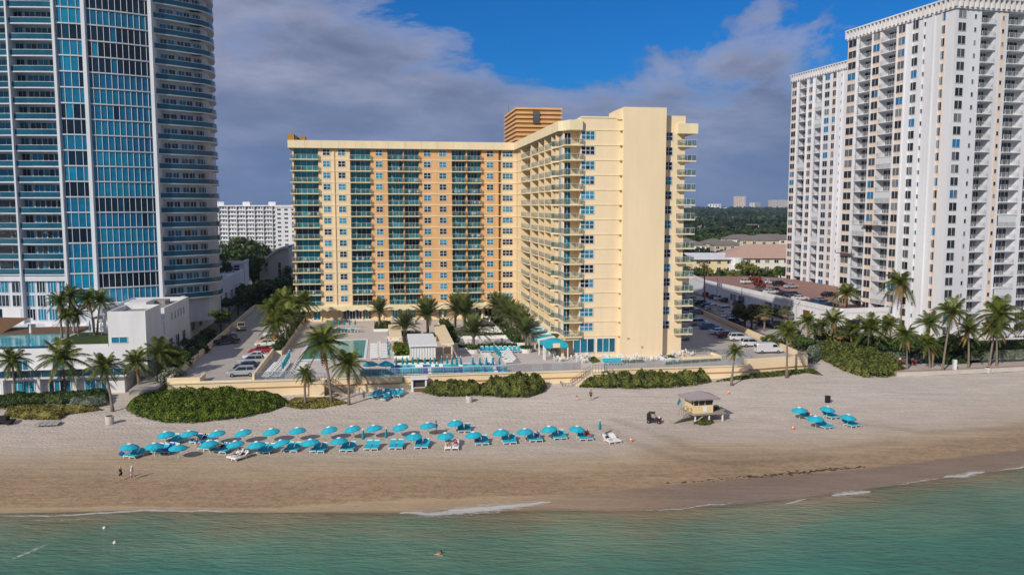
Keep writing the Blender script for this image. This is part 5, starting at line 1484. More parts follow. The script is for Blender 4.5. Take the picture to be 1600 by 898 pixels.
# planters, low walls, hedges, lawns (hotel frame boxes from pixels)
def planter(label,pa,pb,yn,yf,h=.7,green='hedge',tall=.7,n=500,leaf=.16,wallm='canv',cat='planter'):
    x0,ya=DP(pa,yn); x1,_=DP(pb,yn); _,yb=DP((pa+pb)/2,yf)
    if yb<ya+.8: yb=ya+.8
    t=bunit('planter',label,cat,x0,ya); w=x1-x0; d=yb-ya; t.location=HW(x0,ya,DZ)
    mb=MB(); mb.box(0,w,0,.18,0,h,0);mb.box(0,w,d-.18,d,0,h,0);mb.box(0,.18,.18,d-.18,0,h,0);mb.box(w-.18,w,.18,d-.18,0,h,0); mb.box(.18,w-.18,.18,d-.18,0,h-.12,1); mb.build('wall',[M[wallm],M['bark']],t)
    if green:
        mb=MB()
        for _ in range(n):
            u,v_=R.uniform(.1,w-.1),R.uniform(.1,d-.1); top=tall*(.75+.35*mnoise.noise(Vector((u*.9,v_*.9,h*3))))
            leafcard(mb,Vector((u,v_,h-.1+R.random()**.5*top)),leaf*R.uniform(.7,1.3),0,R.uniform(.2,.8))
        mb.build('shrubs',[M[green]],t)
    return t
planter('long planter of low shrubs under the hotel front windows, left half',525,632,499.5,496,.5,'hedge',.6,800)
planter('long planter of low shrubs under the hotel front windows, right half',640,770,499.5,496,.5,'hedge',.5,800)
planter('square planter with a date palm behind the pool right corner',584,612,518,508,.6,'hedge',.9,600)
planter('white planter wall with hedge above the small cabana',606,660,532,524,.8,'hedge',.6,700)
planter('dark leafy planter between the tent and the dining terrace',700,720,540,506,.6,'tree',1.1,1300,.2)
planter('leafy planter beside the small cabana',616,640,560,548,.5,'grape',1.9,1500,.22)
planter('row planter with shrubs in front of the white tent',616,684,571,569,.45,'scrub',.6,500)
planter('pink planter around the tall date palm behind the tent',662,682,534,527,1.0,'hedge',.5,200,wallm='terra')
planter('white planter wall with hedge along the upper dining terrace',716,815,530,526,.7,'hedge',.5,700)
planter('white planter wall with hedge along the lower dining terrace',716,812,549,545,.7,'hedge',.7,900)
planter('tall green planter under the row of date palms by the wing',800,826,540,494,.6,'tree',.7,1700,.2)
planter('low hedge strip between the dining terraces',730,800,513,510.5,.3,'hedge',.6,500)
planter('low hedge strip at the top dining terrace',755,785,502,499,.3,'hedge',.6,300)
for lbl,px,py in (('round white tub planter holding the lowest date palm',822,550),('round white tub planter in front of the lower terrace',740,551)):
    x,y=DP(px,py); t=bunit('tub_planter',lbl,'planter',x,y); mb=MB(); mb.tube([(0,0,0),(0,0,.8)],[1.1,1.3],14,0); mb.build('tub',[M['canv']],t)
    mb=MB()
    for _ in range(220): a=R.uniform(0,6.28);r=R.random()**.5*1.3; leafcard(mb,Vector((math.cos(a)*r,math.sin(a)*r,.8+R.uniform(0,.5))),.16,0,R.random())
    mb.build('shrubs',[M['hedge']],t)
R.seed(55)
dining([DP(px,py) for px,py in ((744,500),(757,504),(772,500),(786,504),(797,500))],'on the top dining terrace')
dining([DP(px,py) for px,py in ((722,518),(738,520),(752,519),(768,521),(780,517),(790,521))],'on the middle dining terrace')
dining([DP(px,py) for px,py in ((728,537),(744,540),(758,536),(774,540),(785,536),(794,540))],'on the lower dining terrace')
dining([DP(px,py) for px,py in ((622,508),(634,512),(648,506))],'behind the tall date palms')
dining([DP(px,py) for px,py in ((858,548),(866,556),(874,564))],'by the striped awning')
dining([DP(px,py) for px,py in ((900,561),(909,566),(917,560))],'at the hotel corner')
dining([DP(px,py) for px,py in ((948,560),(972,561),(984,564),(997,560),(1017,563),(1034,561),(1046,565))],'along the blank end wall','white',4)
dining([DP(px,py) for px,py in ((1055,556),(1064,552),(1075,556))],'at the terrace right end')
lrow(DP(946,569),DP(969,568.5),6,0,'teal lounger at the fence below the lobby windows, %s','teal','teal loungers at the fence right of the stairs')
def lawn(label,pts,z=.0):
    P=[DP(*p) for p in pts]; cx=sum(p[0] for p in P)/len(P);cy=sum(p[1] for p in P)/len(P)
    mb=MB(); mb.prism([(x-cx,y-cy) for x,y in P],.005,.06,0)
    for _ in range(500):
        a=R.random(); i=R.randrange(1,len(P)-1); b_=R.random()
        if a+b_>1: a,b_=1-a,1-b_
        x=P[0][0]+(P[i][0]-P[0][0])*a+(P[i+1][0]-P[0][0])*b_;y=P[0][1]+(P[i][1]-P[0][1])*a+(P[i+1][1]-P[0][1])*b_
        leafcard(mb,Vector((x-cx,y-cy,.1)),.1,1,R.random())
    o=mb.build('lawn',[M['lawn'],M['hedge']],None,HW(cx,cy,DZ),HA); tag(o,label,'lawn',kind='stuff')
lawn('small chevron lawn of bright grass at the hotel corner',[(910,553),(936,552.5),(929,557),(938,565),(926,567.5)])
lawn('narrow grass strip by the fence under the blank end wall',[(972,563.5),(1004,562.5),(1008,566),(972,567)])
lawn('grass strip around the right hand terrace corner',[(1062,548),(1108,545),(1120,549),(1066,552)])
lawn('grass strip in front of the round tub terrace',[(1040,566),(1125,560),(1126,563.5),(1040,570)])
planter('square white tub planter at the right end of the terrace',1040,1062,566,560,.7,'hedge',.2,150,wallm='canv')
# striped awning
aw=thing('striped_awning','teal and white striped awning with rounded end beside the hotel wing','awning',HW(0,0,DZ),HA)
ya,yb=-26.,-55.5; n=13
mb=MB()
for k in range(n):
    a,b_=lerp(ya,yb,k/n),lerp(ya,yb,(k+1)/n)
    mb.face([(-4.2,b_,2.9),(-4.2,a,2.9),(-.9,a,3.45),(-.9,b_,3.45)],k%2); mb.face([(-4.2,b_,2.35),(-4.2,a,2.35),(-4.2,a,2.9),(-4.2,b_,2.9)],k%2)
mb.build('canopy',[M['teal'],M['canv']],aw)
mb=MB(); q=12; y=-56.4; cx=-1.9; rr=2.3
for k in range(q):
    a0,a1=math.pi*k/q,math.pi*(k+1)/q
    f=lambda a: (cx-rr*math.cos(a),2.6+1.15*math.sin(a))
    (xa,za),(xb2,zb2)=f(a0),f(a1)
    mb.face([(xa,y-2.,za),(xa,y+1,za),(xb2,y+1,zb2),(xb2,y-2.,zb2)],0)
    mb.face([(xa,y-2.01,2.3),(xb2,y-2.01,2.3),(xb2,y-2.01,zb2),(xa,y-2.01,za)],0)
mb.build('rounded_end',[M['teal']],aw)
mb=MB(); mb.box(-2.6,-1.2,y-2.06,y-2.02,2.35,3.2,0); mb.build('emblem_panel',[M['fascia']],aw)
for k in range(8):
    yy=lerp(ya-.2,yb-1.5,k/7); mb=MB(); mb.box(-4.25,-4.05,yy-.1,yy+.1,0,2.6,0); mb.build('post',[M['canv']],aw)
for xx in (-4.1,.3):
    mb=MB(); mb.box(xx-.1,xx+.1,y-2.,y-1.8,0,2.4,0); mb.build('post',[M['canv']],aw)
# left service strip planter between lot and deck
planter('long planter strip with shrubs under the palms between car park and pool deck',424,440,555,485,.9,'tree',1.2,2600,.24,'cream2')
# small white beach kiosk in the wall
x,y=DP(655,603,1.); t=thing('towel_kiosk','white towel kiosk with open hatch at the foot of the retaining wall','kiosk',HW(toH(SP(655,612))[0],-72.,.85),HA)
mb=MB(); mb.box(-1.3,1.3,0,1.4,0,.8,0);mb.box(-1.3,-1.,0,1.4,.8,2.2,0);mb.box(1.,1.3,0,1.4,.8,2.2,0);mb.box(-1.45,1.45,-.3,1.5,2.2,2.4,0); mb.build('body',[M['canv']],t)
mb=MB(); mb.box(-.99,.99,.4,1.39,.8,2.19,1); mb.box(-.95,.95,-.06,-.01,.1,.75,0); mb.build('counter_front',[M['woodb'],M['dark']],t)  # dark block fills the hatch as painted shade; wood is the counter front
def text(body,parent,loc,size,mat,rot=(math.pi/2,0,0),name='lettering'):
    cu=bpy.data.curves.new(name,'FONT'); cu.body=body; cu.size=size; cu.align_x='CENTER'; cu.align_y='CENTER'; cu.extrude=.01
    tmp=bpy.data.objects.new('t',cu); COL.objects.link(tmp); dg=bpy.context.evaluated_depsgraph_get(); me=bpy.data.meshes.new_from_object(tmp.evaluated_get(dg)); me.materials.clear(); me.materials.append(mat)
    bpy.data.objects.remove(tmp); return put(me,name,parent,loc,rot=rot)
# promenade on the right with kerb, left path
R.seed(808)
# ================= surfaces right and left =================
def gp_(px,py,z): g=G(px,py,z); return (g.x,g.y)
# beach promenade, right
def ribbon(name,pts,w,z0,z1,mat):
    mb=MB()
    for i in range(len(pts)-1):
        a=Vector(pts[i]+(0,));b_=Vector(pts[i+1]+(0,)); d=(b_-a).normalized(); n=Vector((-d.y,d.x,0))*w
        mb.box(0,0,0,0,0,0) if False else None
        q=[a,b_,b_+n,a+n]; mb.prism([(p.x,p.y) for p in q],z0,z1,0)
    o=mb.build(name,[mat]); o['kind']='structure'; return o
pr=[gp_(1395,578,1.6),gp_(1450,576,1.6),gp_(1520,572,1.7),gp_(1600,567.5,1.8),gp_(1760,556,1.9)]
ribbon('promenade',pr,5.2,.3,1.5,M['walk']); ribbon('paver_band',[(x,y-1.6) for x,y in pr],1.59,.2,1.48,M['red_brick'])
kb=thing('kerb_wall','low pale concrete kerb between beach sand and the right promenade','kerb',(0,0,0)); mb=MB()
for i in range(len(pr)-1): a=Vector((pr[i][0],pr[i][1]-1.8,1.15));b_=Vector((pr[i+1][0],pr[i+1][1]-1.8,1.15)); mb.seg(a,b_,.3,.8,0)
mb.build('kerb',[M['greyl']],kb)
# street lot between the hotel lot and the garage
lot=[HW(45.3,-56),HW(47.9,-36),HW(50.9,-3),HW(56.5,62),Vector((63.,268,0)),Vector((76.6,196,0)),Vector((92,192,0)),Vector((95,176,0)),Vector((78,168,0))]
mb=MB(); mb.prism([(p.x,p.y) for p in lot],-1,2.42,0); o=mb.build('street_parking',[M['pave']]); o['kind']='structure'
l2=[HW(46.6,-50),HW(48.6,-32),HW(55,45),HW(60,45),HW(53.5,-30),HW(51.,-50)]
mb=MB(); mb.face([(p.x,p.y,2.43) for p in l2],0); o=mb.build('street',[M['asph']]); o['kind']='structure'
# painted bay lines in the lots
M['linep']=pm('line_paint',srgb(215,212,205),.8,.15,2.)
mb=MB()
for k in range(18): y=-64+k*2.7; x=interp(y,[-66,-4],[44.6,50.3]); mb.box(x-5.2,x-.4,y-.06,y+.06,.034,.038,0)
for k in range(14): y=-66+k*2.7; mb.box(-60.9,-56.1,y-.06,y+.06,.034,.038,0)
for k in range(10): y=-55+k*2.7; mb.box(24.4,29.,y-.06,y+.06,.034,.038,0)
o=mb.build('bay_line',[M['linep']],None,HC,HA); o['kind']='structure'
# land behind the buildings is paved near the hotel
mb=MB(); mb.prism([(-112,-26),(-70.7,-26),(-70.7,-70),(-75,-70),(-75,-59),(-112,-59)],-4,-.6,0); o=mb.build('service_lane',[M['pave']],None,HC,HA); o['kind']='structure'
# square sand terrace right of the hotel
t=thing('garden_terrace','square pale terrace with low cream walls beside the right car park','terrace',HW(0,0,DZ),HA)
P=[DP(1066,556),DP(1107,552.5),DP(1127,559),DP(1068,562)]
mb=MB(); mb.prism(P,.006,.1,0); 
for i in range(4):
    a=Vector(P[i]+(.25,));b_=Vector(P[(i+1)%4]+(.25,)); mb.seg(a,b_,.25,.5,1)
mb.build('kerb',[M['deckp'],M['cream2']],t)
# ================= bushes =================
def BP(l): return [(SP(*q).x,SP(*q).y) for q in l]
bush_area('sea_grape_bush','large bright green mound of sea grape below the left parking lot','bush',BP([(196,640),(215,652),(260,661),(300,662),(345,657),(385,652),(420,644),(452,632),(440,622),(400,617),(350,613),(300,613),(262,613),(230,620),(205,628)]),1.6,21000,M['grape'],.16,edge=4.5,seed=3,lump=.45)
bush_area('sea_grape_bush','rounded sea grape bush on the sand just right of the towel kiosk','bush',BP([(660,614),(680,619),(715,620),(752,618),(756,608),(730,604),(690,605),(665,608)]),1.6,6500,M['scrub'],.2,edge=2.4,seed=5,lump=.6)
bush_area('sea_grape_bush','taller olive green sea grape bush at the left of the right hand stairs','bush',BP([(748,612),(752,619),(790,622),(825,621),(848,614),(855,606),(835,602),(800,601),(765,604)]),2.1,7500,M['scrub'],.2,edge=2.8,seed=6,lump=.6)
bush_area('sea_grape_bush','long low olive hedge of sea grape below the hotel end wall','bush',BP([(905,606),(925,606),(960,607),(1000,608),(1050,606),(1090,602),(1112,597),(1100,591),(1060,592),(1000,594),(945,596),(915,600)]),1.7,9500,M['scrub'],.2,edge=2.4,seed=7,lump=.8)
bush_area('sea_grape_bush','wide sloping green thicket right of the parking lot corner','bush',BP([(1268,552),(1290,566),(1318,580),(1350,590),(1385,590),(1418,582),(1402,572),(1380,560),(1350,547),(1310,540),(1275,540)]),2.1,13000,M['scrub'],.22,edge=3.6,seed=8,lump=.7)
bush_area('silver_bush','grey green silver bush against the parking corner wall','bush',BP([(1256,566),(1262,548),(1280,540),(1292,552),(1275,568)]),2.2,3800,M['silver'],.2,edge=1.3,seed=9)
bush_area('dune_scrub','dark green scrub strip in front of the beach club rooms','shrubs',BP([(-30,640),(0,640),(60,634),(120,632),(170,628),(170,619),(110,622),(50,624),(0,628),(-30,630)]),1.5,6500,M['hedge'],.2,edge=1.2,seed=10)
bush_area('clipped_hedge','smooth grey green clipped hedge at the right end of the left scrub','hedge',BP([(108,640),(140,639),(168,634),(170,626),(140,627),(110,630)]),1.1,3200,M['silver'],.13,edge=.7,seed=11,lump=.05)
bush_area('dune_grass','yellow green dune grass fringe below the left scrub','grass',BP([(6,652),(40,656),(92,656),(104,648),(160,641),(140,640),(108,640),(60,638),(12,642)]),.9,7000,M['dgrass'],.2,edge=1.3,seed=12,kind='stuff')
bush_area('ground_creeper','thin dry creeping ground cover around the foot of the short palms','ground cover',BP([(440,634),(470,640),(505,638),(545,630),(520,622),(460,622)]),.28,2300,M['dgrass'],.16,edge=.9,seed=13,kind='stuff')
bush_area('ground_creeper','sparse creeping green along the foot of the right wall','ground cover',BP([(1112,598),(1150,594),(1200,590),(1262,583),(1285,587),(1270,577),(1230,580),(1160,587)]),.4,2600,M['scrub'],.15,edge=.7,seed=14,kind='stuff')
bush_area('dune_scrub','grey green scrub behind the right thicket along the promenade','shrubs',BP([(1375,563),(1400,572),(1452,570),(1456,561),(1420,556),(1380,554)]),1.3,4200,M['silver'],.19,edge=1.2,seed=15)
bush_area('dune_scrub','dark leafy scrub patch by the middle of the right promenade','shrubs',BP([(1452,567),(1480,575),(1530,571),(1534,562),(1500,552),(1460,555)]),1.5,5200,M['tree'],.22,edge=1.4,seed=16)
for lb,a,b_,y0,y1,z0,h,mt in (('front clipped hedge row of two tones beside the right promenade',1515,1700,562,556,2.3,1.4,'silver'),('taller clipped hedge row behind it, in front of the white condominium',1500,1700,551,543,2.3,2.0,'hedge')):
    p=gp_(a,y0,z0);q=gp_(b_,y1,z0); d=Vector((q[0]-p[0],q[1]-p[1],0)); n_=Vector((-d.y,d.x,0)).normalized()*1.6
    mb=MB(); mb.prism([(0,0),(d.x,d.y),(d.x+n_.x,d.y+n_.y),(n_.x,n_.y)],0,h*.93,0,.2)
    for _ in range(5200):
        u=R.random(); v_=R.uniform(-.04,1.04); f=R.random()
        if f<.5: pt=Vector((d.x*u,d.y*u,R.uniform(0,h))); nm=-n_
        else: pt=Vector((d.x*u+n_.x*v_,d.y*u+n_.y*v_,h)); nm=Z_
        leafcard(mb,pt,.15,0,R.uniform(.2,.8),nm.normalized())
    o=mb.build('clipped_hedge',[M[mt]],None,(p[0],p[1],z0)); tag(o,lb,'hedge','clipped hedges at the right')
R.seed(909)
# white fence of the condo pool terrace
t=thing('terrace_wall','white balustrade wall of the condominium pool terrace behind the hedges','wall',(0,0,0))
p=gp_(1490,541,2.4);q=gp_(1720,530,2.4); mb=MB(); mb.seg((p[0],p[1],2.9),(q[0],q[1],2.9),.25,1.4,0)
mb.build('wall',[M['whiteR']],t); mb=MB(); n=60
for k in range(n+1): x=lerp(p[0],q[0],k/n);y=lerp(p[1],q[1],k/n); mb.seg((x,y,3.6),(x,y,4.9),.06,.06,0)
mb.seg((p[0],p[1],4.9),(q[0],q[1],4.9),.08,.08,0); mb.build('balustrade',[M['whiteR']],t)
# ================= palms =================
c='c'
L1=[((24,622),(20,563),62,'coconut palm with spreading fronds at the far left edge of the photo'),((103,620),(98,560),80,'tall wide coconut palm in front of the white beach club building'),
((176,642),(163,572),62,'slim leaning coconut palm standing on sand beside the concrete bin')]
for b_,c_,w_,l in L1: palm('c',b_,c_,w_,l,'coconut palms before the beach club')
palm('c',(218,614),(212,566),60,'bushy coconut palm right of the leaning one, by the beach club wall','coconut palms before the beach club')
palm('c',(245,604),(250,552),66,'full dark coconut palm beside the club side wall','coconut palms before the beach club')
palm('c',(262,600),(272,558),50,'coconut palm half hidden nearest the car park wall at left','coconut palms before the beach club')
for i,(b_,c_,w_) in enumerate([((97,530),(93,470),44),((106,528),(112,462),44),((123,528),(120,490),38),((148,527),(138,466),46),((152,526),(158,470),44),((104,532),(105,494),34)]):
    palm('c',b_,c_,w_,'coconut palm in the tower terrace clump, %s'%nth(sorted([97,106,123,148,152,104]).index(b_[0]),6),'coconut palms in the tower terrace clump',z=7.8)
for i,(b_,c_,w_) in enumerate([((241,473),(240,441),30),((255,472),(258,444),30),((278,470),(276,440),28),((292,468),(292,446),26)]):
    palm('c',b_,c_,w_,'small palm at the curved foot of the tower, %s'%nth(i,4),'small palms at the foot of the tower',z=10.)
for i,(b_,c_,w_) in enumerate([((437,548),(432,505),52),((446,540),(448,492),54),((430,535),(424,484),48),((452,528),(460,478),52),((442,520),(440,470),50),((462,512),(474,472),46),((456,500),(455,462),44),((470,500),(486,480),40)]):
    palm('c',b_,c_,w_,'leafy palm in the dense clump between left car park and pool, %s'%nth(i,8).replace('from the left','from the front'),'palms between car park and pool',z=3.,k=1.0)
palm('c',(518,630),(504,537),84,'tallest coconut palm in front of the pool, with long drooping fronds','coconut palms on the sand before the hotel')
palm('c',(545,632),(545,568),66,'second tall coconut palm right of the tallest one','coconut palms on the sand before the hotel')
palm('c',(477,632),(476,583),34,'short young palm left of the beach stairs','coconut palms on the sand before the hotel')
palm('c',(483,618),(481,592),24,'shortest young palm tucked behind the other short one','coconut palms on the sand before the hotel')
for b_,c_,w_,l in [((593,512),(593,486),32,'date palm in the square planter behind the pool'),((632,533),(632,509),36,'date palm just right above the small cabana'),((669,528),(667,492),44,'big date palm in the pink planter behind the tent'),
  ((711,512),(713,483),38,'date palm leftmost of the cluster by the dining terrace'),((726,514),(727,489),44,'fuller date palm of the cluster by the dining terrace'),((740,545),(740,519),42,'date palm in the round tub before the lower terrace')]:
    palm('d',b_,c_,w_,l,'date palms on the pool deck',z=3.3,k=1.22)
for i,(b_,c_,w_) in enumerate([((776,500),(776,478),34),((789,508),(789,484),36),((798,516),(798,492),38),((808,526),(808,500),38),((817,534),(816,508),38),((822,546),(822,520),38)]):
    palm('d',b_,c_,w_,'date palm in the diagonal row beside the hotel wing, %s'%nth(i,6).replace('from the left','from the back').replace('leftmost','farthest').replace('rightmost','nearest'),'date palms in the diagonal row',z=3.3,k=1.2)
palm('c',(1143,602),(1149,549),32,'young palm with two thin trunks left of the white van','coconut palms on the sand before the hotel')
for i,(b_,c_,w_,l) in enumerate([((1229,590),(1229,519),48,'coconut palm casting its shadow on the right wall corner'),
 ((1262,548),(1262,502),40,'coconut palm just behind the parking corner'),((1284,545),(1285,508),34,'thin palm between the two bushy ones behind the corner'),
 ((1303,548),(1302,500),48,'bushy coconut palm below the garage doors'),((1323,512),(1323,458),44,'coconut palm rising before the left slab of the condominium'),
 ((1326,550),(1328,515),40,'yellowish palm in the thicket middle'),((1357,556),(1357,513),64,'broad heavy palm in the middle of the thicket'),
 ((1392,552),(1390,508),44,'palm right behind the broad heavy one'),((1417,582),(1415,523),46,'slender palm at the right end of the thicket'),
 ((1407,520),(1408,441),60,'very tall palm in front of the white condominium'),((1453,580),(1450,536),44,'leaning short palm with forked dark trunks by the promenade'),
 ((1457,578),(1458,545),30,'smaller palm behind the forked one by the promenade'),((1443,548),(1452,505),50,'palm with brown fronds behind the promenade'),
 ((1472,585),(1487,488),62,'tall curved coconut palm beside the white shower post'),((1513,580),(1514,516),48,'medium palm right of the tall curved one'),
 ((1545,577),(1562,492),74,'biggest leaning palm at the right with dense crown'),((1557,577),(1558,512),50,'upright palm just behind the biggest leaning one'),
 ((1508,560),(1545,514),34,'strongly leaning thin palm behind the hedge'),((1610,570),(1612,500),60,'palm cut by the right edge of the photo')]):
    palm('c',b_,c_,w_,l,'palms along the right promenade')
for i,(b_,c_,w_) in enumerate([((1182,515),(1182,487),26),((1194,517),(1195,488),28),((1228,508),(1228,487),22),((1236,545),(1238,512),22),((1272,545),(1274,516),24),((1312,548),(1314,520),24)]):
    palm('s',b_,c_,w_,'shaggy fan palm among the right parking lots, %s'%nth(i,6),'fan palms among the right lots',z=2.4)
palm('s',(1101,476),(1100,413),16,'very tall thin fan palm in front of the yellow motel','fan palms among the right lots',z=2.3)
palm('c',(417,452),(418,412),26,'dark royal palm before the arched hall, left one','royal palms by the arched hall',z=2.2)
palm('c',(449,454),(450,425),26,'dark royal palm before the arched hall, right one beside the hotel','royal palms by the arched hall',z=2.2)
# trees behind and at the sides
def T(px,py,r,h,label,group=None,lib=None,z=2.3): g=G(px,py,z); return tree('leafy_tree',label,g,r,h,group,lib)
for i,(px,py,r,h) in enumerate([(352,458,7,13),(366,452,8,14),(382,455,8,15),(396,450,7,13),(372,430,9,15),(390,425,9,16),(404,440,6,11),(358,430,8,13),(348,440,7,12),(402,408,9,13),(378,408,8,14),(440,470,6,9),(425,476,6,8),(455,478,5,9),(410,480,6,8),(395,478,5,8),(430,448,4.5,8),(345,408,7,11)]):
    T(px,py,r,h,'dark leafy tree behind the left car park, %s of that grove'%nth(sorted([352,366,382,396,372,390,404,358,348,402,378,440,425,455,410,395,430,345]).index(px),18),'trees behind the left car park')
for i,(px,py,r,h,lib) in enumerate([(262,590,2.6,4.6,TREES),(278,582,3.,4.8,TREES),(292,572,3.2,4.6,TREES),(305,560,3.,4.2,TREES),(312,548,2.6,4.,TREES),(262,604,2.2,3.6,TREES_S),(326,536,2.2,3.6,TREES),(276,598,2.2,3.4,TREES_S)]):
    T(px,py,r,h,'dense bush tree between club wall and car park wall, %s'%nth(sorted([262.,278,292,305,312,262.5,326,276]).index(px if lib is TREES or px!=262 else 262.5),8),'bush trees along the left car park wall',lib,1.8)
for i,(px,py,r,h) in enumerate([(345,530,2.6,7),(358,500,2.4,6.5),(372,492,2.6,6.),(384,484,2.8,6.)]):
    T(px,py,r,h,'shaded tree leaning over the left car park wall, %s'%nth(i,4),'shaded trees over the left car park wall')
for i,(px,py,r,h,lib) in enumerate([(1163,512,3.4,6.5,TREES),(1174,514,2.6,5.5,TREES_O),(1206,505,2.2,4.5,TREES_O),(1240,545,2.6,4.5,TREES_O),(1252,550,2.6,4.,TREES),(1213,548,2.2,2.6,TREES_O),(1200,540,1.8,2.,TREES_O),(1478,556,3.4,5.5,TREES),(1500,556,3.2,5.,TREES),(1520,560,2.8,4.4,TREES),(1340,548,3.2,4.5,TREES_O),(1372,550,3.2,4.2,TREES),(1318,545,3.,4.,TREES),(1290,542,2.6,3.8,TREES_O),(1430,555,3.,4.4,TREES),(1405,552,2.8,4.,TREES_O),(1448,552,2.6,4.,TREES)]):
    T(px,py,r,h,'low bushy tree by the right lots and promenade, %s'%nth(sorted([1163,1174,1206,1240,1252,1213,1200,1478,1500,1520,1340,1372,1318,1290,1430,1405,1448]).index(px),17),'bushy trees at the right')
for i,(px,py,r,h,lib) in enumerate([(1084,437,4.5,5,TREES),(1102,437,4,4.5,TREES_O),(1128,438,4,5,TREES),(1146,441,3.6,6,TREES_O),(1166,441,6.,9.5,TREES_O),(1184,441,3.6,6.5,TREES),(1203,441,3.4,6,TREES),(1211,441,3.2,6,TREES_O),(1219,441,3.4,7,TREES)]):
    T(px,py,r,h,'street tree before the low apartment houses, %s'%nth(i,9),'street trees before the apartment houses',lib)
T(1183,452,3.,4.6,'small reddish brown tree standing among cars on the garage roof',None,[tree_mesh(44,2.4,1.5,1300,.19,14,leafmat('red_leaf',srgb(90,40,30),srgb(150,80,60)))],7.)
bgx=[(1078,400,9,12),(1095,398,10,14),(1113,402,8,12),(1128,395,10,13),(1150,398,9,14),(1172,402,10,15),(1192,398,9,13),(1214,402,10,15),(1226,396,9,13),(1105,385,12,14),(1140,382,12,14),(1180,384,12,14),(1215,380,12,15),(1090,376,13,14),(1160,374,13,14),(1200,370,14,15)]
for i,(px,py,r,h) in enumerate(bgx):
    T(px,py,r*.62,h*.9,'dark tree among the tile roofed houses, %s'%nth(sorted(q[0] for q in bgx).index(px),16),'trees among the tile roofed houses')
# terrace garden on the podium
for i,x in enumerate((-82,-85,-83,-86)):
    tree('leafy_tree','dark tree on the shaded podium roof garden, %s'%nth([2,0,1,3][i] if False else i,4).replace('from the left','from the front').replace('leftmost','nearest').replace('rightmost','farthest'),HW(x,20+i*13,11.2),4.5,6.5,'podium roof garden trees')
R.seed(31337)
